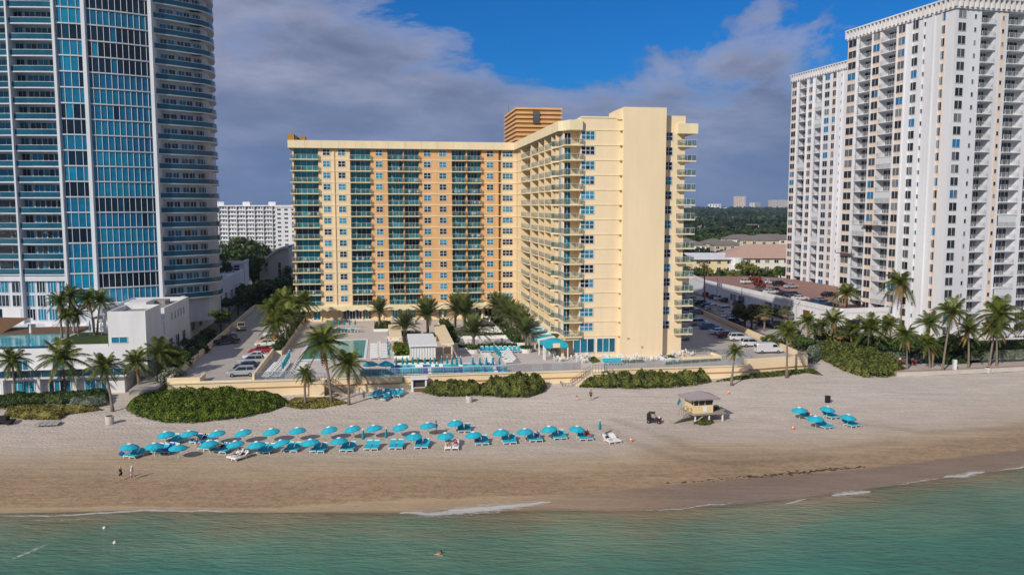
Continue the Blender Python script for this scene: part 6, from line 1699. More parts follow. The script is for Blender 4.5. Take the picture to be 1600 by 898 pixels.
# ================= vehicles =================
def car_parts(kind):
    """nose towards +x; returns list of (part name, mesh) and wheel positions"""
    if kind=='sedan': L_,W_,H_=4.6,1.8,1.45; prof=[(-2.3,.35),(-2.3,.85),(-2.15,1.0),(-1.5,1.04),(1.0,.98),(2.0,.82),(2.28,.65),(2.3,.35)]; cab=[(-1.65,1.02),(-1.0,1.42),(.35,1.44),(1.15,.98)]
    elif kind=='suv': L_,W_,H_=4.7,1.88,1.72; prof=[(-2.35,.4),(-2.35,1.0),(-2.25,1.12),(1.05,1.1),(2.1,.98),(2.33,.8),(2.35,.4)]; cab=[(-2.2,1.1),(-1.9,1.68),(.35,1.72),(1.15,1.09)]
    elif kind=='van': L_,W_,H_=5.4,1.95,2.1; prof=[(-2.7,.4),(-2.7,1.98),(-2.62,2.08),(1.0,2.08),(1.35,1.95),(1.95,1.25),(2.55,1.05),(2.7,.85),(2.7,.4)]; cab=None
    else: L_,W_,H_=5.4,1.95,1.8; prof=[(-2.7,.45),(-2.7,1.08),(-.85,1.1),(1.2,1.12),(2.4,1.02),(2.68,.85),(2.7,.45)]; cab=[(-.85,1.1),(-.7,1.76),(.6,1.78),(1.3,1.11)]
    hw=W_/2; parts=[]
    mb=MB()
    def ext_(pr,ws,m=0):
        secs=[]
        for y,sc,dz in ws: secs.append(mb.P([(x*sc,y,z-(dz if z>.6 else 0)) for x,z in pr]))
        n=len(pr)
        for a,b_ in zip(secs,secs[1:]):
            for k in range(n): k2=(k+1)%n; mb.f.append((a+k,b_+k,b_+k2,a+k2)); mb.m.append(m); mb.a.append(.5)
        mb.f.append(tuple(secs[0]+k for k in range(n))); mb.m.append(m); mb.a.append(.5)
        mb.f.append(tuple(secs[-1]+k for k in reversed(range(n)))); mb.m.append(m); mb.a.append(.5)
    ext_(prof,[(-hw,.97,.1),(-hw+.1,1,.0),(hw-.1,1,0),(hw,.97,.1)])
    if cab:
        # roof panel and pillars
        (x0,z0),(x1,z1),(x2,z2),(x3,z3)=cab; iw=hw-.22
        mb.box(x1-.05,x2+.05,-iw-.02,iw+.02,z1-.01,z1+.05,0)
        for s_ in (-1,1):
            for p,q in ((cab[0],cab[1]),(cab[2],cab[3])): mb.seg((p[0],s_*(hw-.12),p[1]),(q[0],s_*iw,q[1]),.08,.07,0) if p is cab[0] else mb.seg((p[0],s_*iw,p[1]),(q[0],s_*(hw-.12),q[1]),.08,.07,0)
            mx_=(x1+x2)/2-.1; mb.seg((mx_,s_*(hw-.11),z0),(mx_,s_*(iw+.01),z1),.08,.06,0)
    parts.append(('body',mb.mesh('body',[M['paint']])))
    mb=MB()
    if cab:
        (x0,z0),(x1,z1),(x2,z2),(x3,z3)=cab; iw=hw-.22; ow=hw-.13
        a=mb.P([(x0,-ow,z0),(x1,-iw,z1),(x2,-iw,z2),(x3,-ow,z3),(x0,ow,z0),(x1,iw,z1),(x2,iw,z2),(x3,ow,z3)])
        for q in ((0,3,2,1),(4,5,6,7),(0,1,5,4),(3,7,6,2),(1,2,6,5)): mb.f.append(tuple(a+k for k in q)); mb.m.append(0); mb.a.append(R.random())
    else:
        mb.face([(1.38,-.82,1.93),(1.38,.82,1.93),(1.97,.86,1.3),(1.97,-.86,1.3)][::1],0,.3)
        for v in mb.v[:]: pass
        mb.v=[(x+.02,y,z+.02) for x,y,z in mb.v]
        for s_ in (-1,1): mb.face([(.55,s_*(hw+.005),1.3),(1.7,s_*(hw+.005),1.3),(1.25,s_*(hw+.005),1.82),(.55,s_*(hw+.005),1.82)],0,.2)
        mb.face([(-2.72,-.6,1.2),(-2.72,.6,1.2),(-2.72,.6,1.75),(-2.72,-.6,1.75)],0,.2)
    parts.append(('windows',mb.mesh('windows',[M['gcar']])))
    xf=L_/2
    for s_ in (-1,1):
        mb=MB(); mb.box(xf-.1,xf+.01,s_*(hw-.32)-.16,s_*(hw-.32)+.16,.62,.76,0); parts.append(('headlight',mb.mesh('headlight',[M['lampw']])))
        mb=MB(); mb.box(-xf-.02,-xf+.06,s_*(hw-.22)-.12,s_*(hw-.22)+.12,.72,.92,0); parts.append(('tail_light',mb.mesh('tail_light',[M['lampr']])))
    mb=MB(); mb.box(xf-.04,xf+.03,-hw+.12,hw-.12,.33,.55,0); parts.append(('bumper',mb.mesh('bumper',[M['black']])))
    wx=L_*.31; wheels=[(s1*wx,s2*(hw-.1),.33) for s1 in (-1,1) for s2 in (-1,1)]
    return parts,wheels
mb=MB(); mb.tube([(0,-.12,0),(0,.12,0)],.34,14,0); TY=mb.mesh('tyre',[M['tyre']])
mb=MB(); mb.tube([(0,-.13,0),(0,.13,0)],.2,10,0); RI=mb.mesh('rim',[M['rim']])
CARS={k:car_parts(k) for k in ('sedan','suv','van','pickup')}
CC={'white':(.72,.72,.73),'silver':(.42,.43,.45),'grey':(.16,.17,.18),'black':(.012,.012,.015),'dark blue':(.015,.03,.07),'blue':(.015,.11,.26),'red':(.36,.02,.02),'dark red':(.22,.01,.03),'yellow':(.7,.42,.06),'beige':(.5,.44,.34),'dark grey':(.05,.052,.06)}
def car(kind,colr,p,rot,label,group):
    t=thing({'sedan':'parked_car','suv':'parked_car','van':'parked_van','pickup':'pickup_truck'}[kind],label,{'van':'van','pickup':'pickup truck'}.get(kind,'car'),p,rot,group)
    parts,wh=CARS[kind]
    for n,me in parts:
        o=put(me,n,t); o.color=CC[colr]+(1,)
    for w_ in wh:
        y=put(TY,'wheel',t,w_); put(RI,'rim',y)
    return t
LZ=3.04
rows=[]
# left lot, right-hand row (noses towards the lot lane, -x)
ll=[((371,587),'suv','silver'),((380,577),'sedan','dark blue'),((386,569),'suv','silver'),((392,561),'sedan','white'),((401,552),'sedan','red'),((408,541),'sedan','white'),((418,537),'sedan','yellow'),((413,533),'sedan','black'),((420,526),'suv','white')]
for i,((px,py),k,cl) in enumerate(ll):
    g=G(px,py,LZ); x,y=toH(g); car(k,cl,HW(-58.3,y,LZ),HA+math.pi+R.uniform(-.06,.06),'%s %s in the left car park right row, %s from the wall'%(cl,{'suv':'estate car','sedan':'saloon car'}[k],ORD[i]),'cars in the left car park')
for i,((px,py),k,cl) in enumerate([((354,537),'pickup','black'),((364,530),'sedan','grey'),((377,515),'pickup','beige')]):
    car(k,cl,G(px,py,LZ),HA+math.pi/2+.15 if i else HA+.6,'%s %s on the left side of the left car park, %s from the front'%(cl,{'pickup':'pickup truck','sedan':'saloon car'}[k],ORD[i]),'cars in the left car park')
# right lot: row along the side wall
rr=[((1200,551),'van','white'),((1174,541),'suv','white'),((1155,532),'suv','white'),((1135,527),'sedan','dark red'),((1124,522),'sedan','white'),((1108,514),'sedan','blue'),((1093,508),'suv','silver'),((1078,502),'sedan','dark blue'),((1072,495),'sedan','dark grey')]
for i,((px,py),k,cl) in enumerate(rr):
    car(k,cl,G(px,py,LZ),HA+(.0 if i<3 else .05)+R.uniform(-.05,.05)-.05,'%s %s in the row beside the right wall, %s'%(cl,{'suv':'estate car','sedan':'saloon car','van':'panel van'}[k],'%s from the beach corner'%ORD[i]),'cars in the right hotel car park')
car('suv','silver',G(1062,531,LZ),HA,'silver estate car partly hidden behind the right corner of the hotel','cars in the right hotel car park')
more=[(1076,473),(1082,470),(1089,474),(1097,477),(1106,480.5),(1115,483),(1135,487),(1090,490.5),(1075,488),(1066,478),(1064,466),(1072,484)]
mc=['dark blue','dark grey','dark blue','black','dark blue','silver','silver','grey','dark grey','dark blue','grey','dark grey']
for i,(px,py) in enumerate(more):
    car('suv' if i%3==0 else 'sedan',mc[i],G(px,py,LZ),HA+R.uniform(-.05,.05),'%s car in the shaded right car park, %s'%(mc[i],nth(sorted(q[0] for q in more).index(px),12)),'cars in the shaded back of the right hotel car park')
st=[(1132,502,'silver'),(1148,507,'dark grey'),(1184,504,'white'),(1176,500,'black'),(1211,510,'dark grey'),(1217,512,'black'),(1224,495,'white'),(1238,499,'grey'),(1231,497,'black'),(1156,478,'dark grey'),(1117,467,'black'),(1126,469,'white'),(1136,472,'black'),(1108,464,'dark red'),(1150,497,'silver'),(1196,509,'black')]
for i,(px,py,cl) in enumerate(st):
    car('suv' if i%2 else 'sedan',cl,G(px,py,2.45),HA+R.uniform(-.1,.1)+(0 if i<6 else .35),'%s car parked on the street lot below the white garage, %s'%(cl,nth(sorted(q[0] for q in st).index(px),16)),'cars on the street lot by the garage')
gr=[(1188,455,'grey'),(1168,443,'white'),(1201,443,'white'),(1204,459,'white'),(1218,446.5,'black'),(1236,450,'silver'),(1226,462,'black'),(1239,464,'dark blue'),(1250,469,'white'),(1275,475,'dark blue'),(1286,478,'blue'),(1296,480,'dark blue'),(1295,463,'black'),(1211,458,'dark grey'),(1281,473,'black'),(1212,444,'silver')]
for i,(px,py,cl) in enumerate(gr):
    car('suv' if i%3==1 else 'sedan',cl,G(px,py,6.83),HA+R.uniform(-.1,.1)+.2,'%s car on the brick coloured garage roof, %s'%(cl,nth(sorted(q[0] for q in gr).index(px),16)),'cars on the garage roof')
car('sedan','white',G(1128,446,2.34),.1,'white car driving on the street before the yellow motel','cars on the far street')
# street lamps in the lots
for i,(px,py) in enumerate([(1120,470),(1158,492),(1232,505),(1300,520)]):
    t=thing('street_lamp','thin dark lamp post among the right car parks, %s'%nth(i,4),'street lamp',G(px,py,2.44),0,'lamp posts of the right lots')
    mb=MB(); mb.tube([(0,0,0),(0,0,7.5)],[.1,.06],8,0); mb.build('pole',[M['greym']],t); mb=MB(); mb.seg((0,0,7.5),(1.1,0,7.6),.08,.08,0); mb.box(.9,1.5,-.15,.15,7.5,7.62,0); mb.build('lamp_head',[M['greym']],t)
# ================= beach umbrellas and loungers =================
back=[(260.8,677),(297.3,675.8),(341.6,675.4),(383,673.7),(425.8,672.3),(466.6,670.9),(517.4,669.3),(553.9,667.9),(586.4,667),(628.2,665),(670,663),(712.4,659.3)]
front=[(201.4,696.4),(240.8,695),(277.9,697.7),(327.8,691.3),(370.5,691.9),(402.7,692.9),(444.3,689.8),(487.3,689),(531.2,687.2),(647.4,679.9),(697,678.8),(741,677.5),(783.9,673.6),(821,672.6),(860,668.5),(900.7,668.7)]
rgt=[(1250,639.2),(1275.3,652.6),(1291.4,637.9),(1323.7,650.5)]
def ub(px,py):
    zz=1.55
    for _ in range(6):
        g=G(px,py,zz); zz=zg(g.x,g.y)+1.55
    return Vector((g.x,g.y,zg(g.x,g.y)))
gu='open teal umbrellas on the beach'
for i,(px,py) in enumerate(back):
    tl_=(rad(R.uniform(-3,3)),rad(-R.uniform(4,11)) if i<10 else rad(-5)); umbrella(ub(px,py),'open teal umbrella in the back row on the beach, %s'%nth(i,12),gu,True,(rad(R.uniform(1,5)),tl_[1]))
for i,(px,py) in enumerate(front):
    a=-R.uniform(2,9) if i not in (0,1,2,15) else R.uniform(-1,4)
    if i==6: a=-17
    umbrella(ub(px,py),'open teal umbrella in the front row on the beach, %s'%nth(i,16),gu,True,(rad(R.uniform(0,5)),rad(a)))
for i,(px,py) in enumerate(rgt): umbrella(ub(px,py),'open teal umbrella of the small group at the right, %s'%nth(i,4),gu,True,(rad(2),rad(-4 if i<2 else 6)))
for i,(px,py) in enumerate([(567.7,696),(603.8,693.5),(937.3,680.5)]):
    umbrella(SP(px,py),'folded teal umbrella standing on the beach, %s'%nth(i,3),'folded teal umbrellas on the beach',False,s=.92)
umbrella(SP(630.5,608),'folded teal umbrella leaning at the towel kiosk','folded teal umbrellas on the beach',False,s=.9)
def pair(px,py,rot,label,n=2,kind='teal',group='teal loungers on the beach',gap=.98):
    c_=SP(px,py+4); out=[]
    for k in range(n):
        off=(k-(n-1)/2)*gap; p=c_+Vector((math.cos(rot)*off,math.sin(rot)*off,0)); p.z=zg(p.x,p.y)
        q=lounger(p,rot+R.uniform(-.05,.05),(label+', %s')%(('left','right')[k]) if n==2 else label,group,kind); q.scale=(1.38,1.15,1.05); out.append(p)
    return out
PR=[(211,708.5,-.32,'teal'),(249,702,-.32,'teal'),(265,701,-.4,'blue'),(275,686.5,-.3,'teal'),(312,686.5,-.3,'teal'),(326,697,-.3,'teal'),(350,701,-.3,'teal'),(416.5,701.5,-.2,'teal'),(457.8,699.5,-.12,'teal'),(499,700.5,-.1,'teal'),(544,698.5,-.08,'teal'),(581.6,696.5,-.04,'teal'),(619.7,695,-.03,'teal'),(659.6,694,0,'teal'),(706,696,.05,'white'),(725.4,669,.1,'dteal'),(752.5,688.5,.08,'teal'),(795.6,687,.14,'teal'),(835.4,683.5,.18,'teal'),(873.6,680,.16,'teal'),(914,681.5,.15,'teal'),(955.6,686,.4,'white'),(1262,649,.45,'teal'),(1298.3,648,.45,'teal'),(1288,663.5,.45,'teal'),(1330,661,.4,'teal'),(372,712,-.6,'white')]
ordx=sorted(q[0] for q in PR)
SEAT={}
for (px,py,r,k) in PR:
    where='in the right hand group' if px>1000 else 'in the long beach rows'
    xs_=[q for q in ordx if (q>1000)==(px>1000)]
    SEAT[px]=pair(px,py,r,'%s lounger, %s pair %s'%({'teal':'teal','blue':'dark blue','white':'white','dteal':'dark teal'}[k],nth(xs_.index(px),len(xs_)),where),2,k)
wl=[(583.5,621),(591,619.5),(601.5,617.5),(602.5,625),(609.5,619.5),(616.6,619.2),(624.6,618.8)]
for i,(px,py) in enumerate(wl):
    lounger(SP(px,py),-.25+R.uniform(-.1,.1),'teal lounger at the retaining wall foot by the kiosk, %s'%nth(sorted(q[0] for q in wl).index(px),7),'teal loungers parked under the wall','teal')
# stacked loungers, far left
t=thing('lounger_stack','low stack of grey folded loungers on the sand at the left','lounger stack',SP(76,664),.2)
for k in range(4):
    mb=MB(); x0=-1.6+k*.8; mb.box(x0,x0+.7,-1,1,.25,.36,0)
    for j in range(7): mb.box(x0,x0+.7,-.95+j*.28,-.78+j*.28,.361,.39,0)
    for xx in (x0+.1,x0+.6):
        for yy in (-.9,.9): mb.seg((xx,yy,0),(xx,yy,.26),.06,.06,0)
    mb.build('folded_lounger',[M['grey']],t)
t=thing('storage_cart','dark covered cart standing on sand at the left edge','cart',SP(6,662),.1)
mb=MB(); mb.box(-1.4,1.4,-.7,.7,.35,.6,0); mb.box(-1.2,.6,-.6,.6,.6,1.15,0); mb.build('load',[M['blackc']],t)
for x in (-.9,.9):
    mb=MB(); mb.tube([(x,-.75,.28),(x,.75,.28)],.28,10,0); mb.build('wheel',[M['tyre']],t)
# bins, posts, cones
def binn(px,py,label,m='grey',r=.42,h=.95,sq=False):
    t=thing('litter_bin',label,'bin',SP(px,py)); mb=MB()
    if sq: mb.box(-.35,.35,-.3,.3,0,1.05,0); mb.box(-.4,.4,-.35,.35,1.05,1.15,0)
    else: mb.tube([(0,0,0),(0,0,h*.5),(0,0,h)],[r*.85,r,r*.95],14,0)
    mb.build('drum',[M[m]],t); mb=MB(); 
    if sq: mb.box(-.2,.2,-.36,-.351,.75,.95,0)
    else: mb.tube([(0,0,h+.001),(0,0,h+.03)],[r*.75,r*.75],12,0)
    mb.build('opening',[M['black']],t)
binn(171.5,662,'pale concrete litter bin with dark mouth near the leaning palm','greyl',.62,1.2)
binn(733,628,'pale litter bin on the sand below the twin bushes','greyl',.55,1.05)
binn(1293,629,'dark grey litter bin on the sand behind the right umbrella group','black',.4,1.1,True)
binn(1543,582,'pale round litter bin at the foot of the biggest leaning palm','greyl',.6,1.0)
t=thing('shower_post','white beach shower post on the sand by the tall curved palm','post',SP(1491,583)); mb=MB(); mb.box(-.28,.28,-.28,.28,0,2.6,0); mb.build('post',[M['whiteR']],t)
mb=MB(); mb.seg((-.5,0,2.3),(-.2,0,2.3),.06,.06,0); mb.tube([(-.5,0,2.3),(-.5,0,2.15)],[.04,.1],8,0); mb.build('shower_head',[M['greym']],t)
mb=MB(); mb.box(-.6,.6,-.6,.6,0,.06,0); mb.build('base',[M['greyl']],t)
for i,(px,py) in enumerate([(986,690),(1239,671),(1138,615)]):
    t=thing('warning_cone','small orange warning cone on the sand, %s'%['below the lifeguard ramp track','left of the right umbrella group','behind the lifeguard hut roof'][i],'cone',SP(px,py),0,'orange cones'); t.scale=(.65,.65,.75)
    mb=MB(); mb.tube([(0,0,.05),(0,0,1.0)],[.28,.06],12,0); mb.box(-.35,.35,-.35,.35,0,.05,0); mb.build('cone',[M['orangec']],t); mb=MB(); mb.tube([(0,0,.45),(0,0,.65)],[.20,.145],12,0); mb.build('stripe',[M['canv']],t)
t=thing('cloth_bag','dark blue bag lying on the sand beside the leftmost umbrella','bag',SP(190,711)); mb=MB(); mb.sphere((0,0,.22),.35,0,.5,10,6,(1.1,.8,.7),.08); mb.build('bag',[M['ublue']],t)
mb=MB(); mb.tube([(-.15,0,.42),(0,0,.6),(.15,0,.42)],.03,6,0); mb.build('strap',[M['blackc']],t)
# volleyball-like float buoy far out: two small white floats
for i,(px,py) in enumerate([(163,825),(179,848)]):
    g=G(px,py,-.8); t=thing('float_buoy','tiny white float bobbing on the left water, %s'%['nearer the beach','farther from the beach'][i],'float',g,0,'white floats on the water'); mb=MB(); mb.sphere((0,0,.05),.16,0,.5,10,6); mb.build('ball',[M['canv']],t); mb=MB(); mb.tube([(0,0,.18),(0,0,.3)],[.04,.02],6,0); mb.build('tip',[M['canv']],t)
# ================= lifeguard hut =================
g=SP(1100,658); HR=rad(14); HUT=Vector((28.1,120.6,g.z)); hut=thing('lifeguard_hut','yellow lifeguard hut on stilts with hipped grey roof and long ramp','lifeguard hut',HUT,HR)
hx0,hx1,hy0,hy1=-1.9,1.9,-1.6,1.9; fz=1.4
for x in (-1.7,1.,3.6):
    for y in (-1.9,1.9):
        mb=MB(); mb.box(x-.11,x+.11,y-.11,y+.11,-.3,fz-.2,0); mb.build('post',[M['canv']],hut)
mb=MB(); mb.box(-1.,1.2,.8,1.0,.05,.9,0); mb.seg((-1.7,-1.9,.1),(0,-1.9,fz-.3),.1,.12,0); mb.build('brace',[M['greyl']],hut)
mb=MB(); mb.box(-2.3,4.0,-2.3,2.6,fz-.16,fz,0); mb.prism([(4.01,-1.6),(5.3,.2),(4.6,2.6),(4.01,2.6)],fz-.12,fz+.02,0)
for k in range(11): mb.box(-2.2+k*.58,-2.16+k*.58,-2.3,2.6,fz+.001,fz+.02,1)
mb.build('deck',[M['wood'],M['greyl']],hut)
mb=MB(); mb.box(hx0,hx1,hy0,hy1,fz,fz+1.25,0); 
for x in (hx0,hx1-.12): 
    for y in (hy0,hy1-.12): mb.box(x,x+.12,y,y+.12,fz+1.25,fz+2.45,1)
for x in (-.95,.25): mb.box(x,x+.1,hy0,hy0+.1,fz+1.25,fz+2.45,1)
mb.box(hx0,hx0+.1,hy0+.9,hy1-.001,fz+1.251,fz+2.449,2)
mb.build('cabin',[M['lyel'],M['greyl'],M['yelw']],hut)
mb=MB(); mb.box(hx0+.1,hx1-.05,hy0+.05,hy1-.05,fz+1.26,fz+2.44,0,.1); mb.build('window_band',[M['gcar']],hut)
mb=MB(); mb.box(.0,.75,hy0-.05,hy0-.005,fz+.2,fz+1.05,0); mb.build('notice_board',[M['canv']],hut)
mb=MB(); r=3.1; ry=2.35; zc=fz+2.42; ap=(-.05,.1,zc+.85)
A=[(-r,-ry,zc),(r-.2,-ry,zc),(r-.2,ry,zc),(-r,ry,zc)]; B=[(x,y,z-.22) for x,y,z in A]
for k in range(4): mb.face([A[k],A[(k+1)%4],ap],0); mb.face([B[k],B[(k+1)%4],A[(k+1)%4],A[k]],1)
mb.face(B[::-1],1); mb.build('roof',[M['lroof'],M['wood']],hut)
# ramp to the left
mb=MB(); a=Vector((-2.3,-.6,fz-.05)); _e=SP(1041,661)-HUT; b_=Vector((_e.x*math.cos(HR)+_e.y*math.sin(HR),-_e.x*math.sin(HR)+_e.y*math.cos(HR),.08)); mb.seg(a,b_,1.5,.14,0)
for k in range(26): p=a.lerp(b_,k/25); q=(b_-a).normalized().cross(Z_).normalized()*.73; mb.seg(p-q+Z_*.085,p+q+Z_*.085,.05,.03,1)
mb.build('ramp',[M['wood'],M['greyl']],hut)
mb=MB(); q=(b_-a).normalized().cross(Z_).normalized()*.73
for s_ in (-1,1):
    mb.seg(a+q*s_+Z_*1.0,a.lerp(b_,.45)+q*s_+Z_*1.0,.07,.07,0)
    for k in range(4): p=a.lerp(b_,k*.15)+q*s_; mb.seg(p,p+Z_*1.0,.08,.08,0)
rail(mb,[(1.9,2.5),(3.9,2.5)],fz,.9,1.4,None,0); mb.build('handrail',[M['wood']],hut)
mb=MB(); mb.seg((-2.6,1.6,fz+.6),(-3.0,1.7,fz+2.0),.06,.06,1); mb.face([(-3.,1.7,fz+2.),(-2.75,1.65,fz+1.3),(-3.3,1.6,fz+.7),(-3.6,1.6,fz+1.0)],0,.3); mb.build('green_flag',[M['teald'],M['greym']],hut)
t=thing('cooler_box','dark cooler box on the lifeguard hut deck right of the cabin','cooler',HUT+Vector((2.7*math.cos(HR),2.7*math.sin(HR),fz+.02)),HR)
mb=MB(); mb.box(-.4,.4,-.3,.3,0,.5,0); mb.build('box',[M['black']],t); mb=MB(); mb.box(-.42,.42,-.32,.32,.501,.6,0); mb.build('lid',[M['grey']],t)
hut.scale=(.84,.84,.95)
bush_area('beach_weeds','brownish green weeds growing under the lifeguard hut','weeds',BP([(1084,662),(1098,665),(1110,663),(1116,660),(1108,658),(1092,657)]),.3,500,M['scrub'],.16,edge=.6,seed=61,kind='stuff')
# ================= beach buggy =================
t=thing('beach_buggy','black and red beach buggy parked at the foot of the lifeguard ramp','buggy',SP(1022,660),rad(-15))
mb=MB(); mb.box(-1.0,.3,-.6,.6,.4,.62,0); mb.box(.3,1.45,-.55,.55,.4,.8,1); mb.face([(.3,-.55,1.0),(1.45,-.5,.8),(1.45,.5,.8),(.3,.55,1.0)],1); mb.box(-1.5,-.5,-.62,.62,.62,.9,0); mb.build('body',[M['black'],pm('buggy_red',srgb(90,20,28),.4,.1,3.)],t)
mb=MB()
for y in (-.6,.6):
    mb.seg((.45,y,.9),(0,y,1.85),.06,.06,0); mb.seg((0,y,1.85),(-.9,y,1.85),.06,.06,0); mb.seg((-.9,y,1.85),(-1.1,y,.8),.06,.06,0)
mb.build('roll_cage',[M['black']],t); mb=MB(); mb.box(-1.15,.15,-.72,.72,1.86,2.0,0); mb.build('roof',[M['black']],t)
mb=MB(); mb.box(-.6,-.1,-.5,.5,.63,.85,0); mb.box(-.72,-.6,-.5,.5,.85,1.4,0); mb.build('seat',[M['black']],t)
mb=MB(); mb.box(-1.45,-.75,-.55,.55,.9,1.75,0); mb.build('cargo_box',[M['black']],t)
mb=MB(); mb.box(.9,1.2,-.3,.3,1.0,1.25,0); mb.build('rescue_can',[M['canv']],t)
for x in (-1.05,1.0):
    for y in (-.68,.68):
        mb=MB(); mb.tube([(x,y-.14,.33),(x,y+.14,.33)],.36,14,0); o=mb.build('wheel',[M['tyre']],t); t.scale=(.72,.72,.78); m2=MB(); m2.tube([(x,y-.15,.33),(x,y+.15,.33)],.16,8,0); m2.build('rim',[M['rim']],o)
# ================= people =================
SKC={}
def skin(name,verts,edges,radii,mats,parent,sub=1):
    key=(name,str([tuple(round(q,3) for q in v) for v in verts]),str(radii),mats[0].name)
    if key in SKC: return put(SKC[key],name,parent)
    me=bpy.data.meshes.new(name); me.from_pydata(verts,edges,[]); o=bpy.data.objects.new(name,me); COL.objects.link(o)
    md=o.modifiers.new('s','SKIN'); md.use_smooth_shade=True
    for i,r in enumerate(radii):
        v=me.skin_vertices[0].data[i]; v.radius=(r,r) if not hasattr(r,'__len__') else r; v.use_root=(i==0)
    if sub: m2=o.modifiers.new('u','SUBSURF'); m2.levels=sub
    dg=bpy.context.evaluated_depsgraph_get(); me2=bpy.data.meshes.new_from_object(o.evaluated_get(dg)); bpy.data.objects.remove(o)
    me2.materials.clear()
    for m_ in mats: me2.materials.append(m_)
    me2.name=name; SKC[key]=me2
    return put(me2,name,parent)
def person(p,rot,label,pose='walk',top=None,bottom=None,hair='hair',hat=None,h=1.7,group=None,sk='skin'):
    """faces +x"""
    t=thing('person',label,'person',p,rot,group); s=h/1.75
    if pose in('walk','stand','swim'):
        st=.24 if pose=='walk' else .06
        hip=(0,0,.95); chest=(.02,0,1.3); neck=(.03,0,1.48); head=(.06,0,1.62)
        lk,la,lt=(st*.7,.1,.5),(st*.3,.1,.08),(st*.3+.18,.1,.04)
        rk,ra,rt=(-st*.1,-.1,.5),(-st*1.5,-.1,.1),(-st*1.5+.17,-.1,.03)
        le,lh=(-.12,.25,1.12),(-.02,.27,.88); re,rh=(.08,-.25,1.12),(.26,-.24,.92)
    elif pose=='lie':   # reclining on a lounger: feet towards +x
        hip=(-.1,0,.52); chest=(-.42,0,.72); neck=(-.58,0,.9); head=(-.64,0,1.02)
        lk,la,lt=(.35,.13,.72),(.72,.14,.5),(.84,.14,.62); rk,ra,rt=(.35,-.12,.55),(.78,-.12,.48),(.9,-.12,.6)
        le,lh=(-.3,.3,.6),(-.05,.28,.52); re,rh=(-.3,-.3,.6),(-.05,-.3,.55)
    else:  # sit upright
        hip=(0,0,.5); chest=(-.05,0,.85); neck=(-.03,0,1.02); head=(.0,0,1.16)
        lk,la,lt=(.45,.13,.52),(.5,.13,.08),(.66,.13,.05); rk,ra,rt=(.45,-.13,.52),(.55,-.13,.1),(.7,-.13,.06)
        le,lh=(.1,.26,.7),(.32,.18,.62); re,rh=(.08,-.26,.7),(.3,-.2,.62)
    mid=tuple((a+b_)/2 for a,b_ in zip(hip,chest)); d=Vector(chest)-Vector(hip)
    sh=Vector(chest)+d.normalized()*.1
    V=[hip,mid,chest,neck,head,(sh.x,.17,sh.z),le,lh,(sh.x,-.17,sh.z),re,rh,(hip[0],.09,hip[2]-.05),lk,la,lt,(hip[0],-.09,hip[2]-.05),rk,ra,rt]
    E_=[(0,1),(1,2),(2,3),(3,4),(2,5),(5,6),(6,7),(2,8),(8,9),(9,10),(0,11),(11,12),(12,13),(13,14),(0,15),(15,16),(16,17),(17,18)]
    Rr=[(.14,.11),(.125,.1),(.15,.11),.055,.095,.06,.042,.034,.06,.042,.034,.085,.06,.04,.035,.085,.06,.04,.035]
    V=[tuple(c_*s for c_ in v) for v in V]; Rr=[tuple(x*s for x in r) if hasattr(r,'__len__') else r*s for r in Rr]
    skin('body',V,E_,Rr,[M[sk]],t)
    hd=Vector(head)*s; up=(Vector(head)-Vector(neck)).normalized()
    mb=MB(); mb.sphere(hd+up*.03*s+Vector((-.02*s,0,0)),.115*s,0,.5,12,8,(1,.95,1.05)); mb.build('hair' if not hat else 'hat',[M[hat or hair]],t,smooth_=True)
    mb=MB()
    for y in (-.035,.035): mb.sphere(hd+Vector((.095*s,y*s,.0)),.012*s,0,.5,6,4)
    mb.build('eyes',[M['black']],t); mb=MB(); mb.sphere(hd+Vector((.105*s,0,-.03*s)),.016*s,0,.5,6,4); mb.build('nose',[M[sk]],t)
    for side,hh_,ee in ((1,lh,le),(-1,rh,re)):
        mb=MB(); H_=Vector(hh_)*s; dd=(Vector(hh_)-Vector(ee)).normalized()
        mb.tube([H_,H_+dd*.07*s],[.03*s,.034*s],6,0)
        for q in range(4): o_=Vector((.0,(q-1.5)*.017*s,0)); mb.tube([H_+dd*.07*s+o_,H_+dd*(.12+.012*(1.5-abs(q-1.5)))*s+o_+Vector((.01*s,0,0)),H_+dd*.145*s+o_+Vector((.03*s,0,-.005))],[.009*s,.008*s,.006*s],5,0)
        mb.tube([H_+dd*.02*s+Vector((.02*s,0,0)),H_+dd*.06*s+Vector((.06*s,0,0))],[.011*s,.008*s],5,0); mb.build('hand',[M[sk]],t)
    if top:
        V2=[V[0],V[1],V[2],V[5],V[6],V[8],V[9],tuple((Vector(V[2])+(Vector(V[3])-Vector(V[2]))*.6))]
        skin('shirt',V2,[(0,1),(1,2),(2,7),(2,3),(3,4),(2,5),(5,6)],[(.16*s,.13*s),(.15*s,.125*s),(.165*s,.125*s),.078*s,.06*s,.078*s,.06*s,.07*s],[M[top]],t)
    if bottom:
        m1=Vector(V[12]);m2=Vector(V[16])
        skin('shorts',[V[0],V[11],tuple(Vector(V[11]).lerp(m1,.85)),V[15],tuple(Vector(V[15]).lerp(m2,.85))],[(0,1),(1,2),(0,3),(3,4)],[(.16*s,.125*s),.11*s,.085*s,.11*s,.085*s],[M[bottom]],t)
    return t
person(SP(189,750),rad(165),'person in black top with blond hair walking on the wet brown sand','walk','blackc','blackc','hairb',h=1.72)
person(SP(207,749),rad(160),'person dressed all in white with a white cap walking at the left','walk','whitec','whitec',hat='whitec',h=1.7)
person(SP(923,625),rad(40),'person in black striding towards the hotel stairs','walk','blackc','blackc',h=1.75)
person(SP(901,626),rad(90),'small child in pink on the sand left of the dark walker','walk','red','whitec',h=1.0)
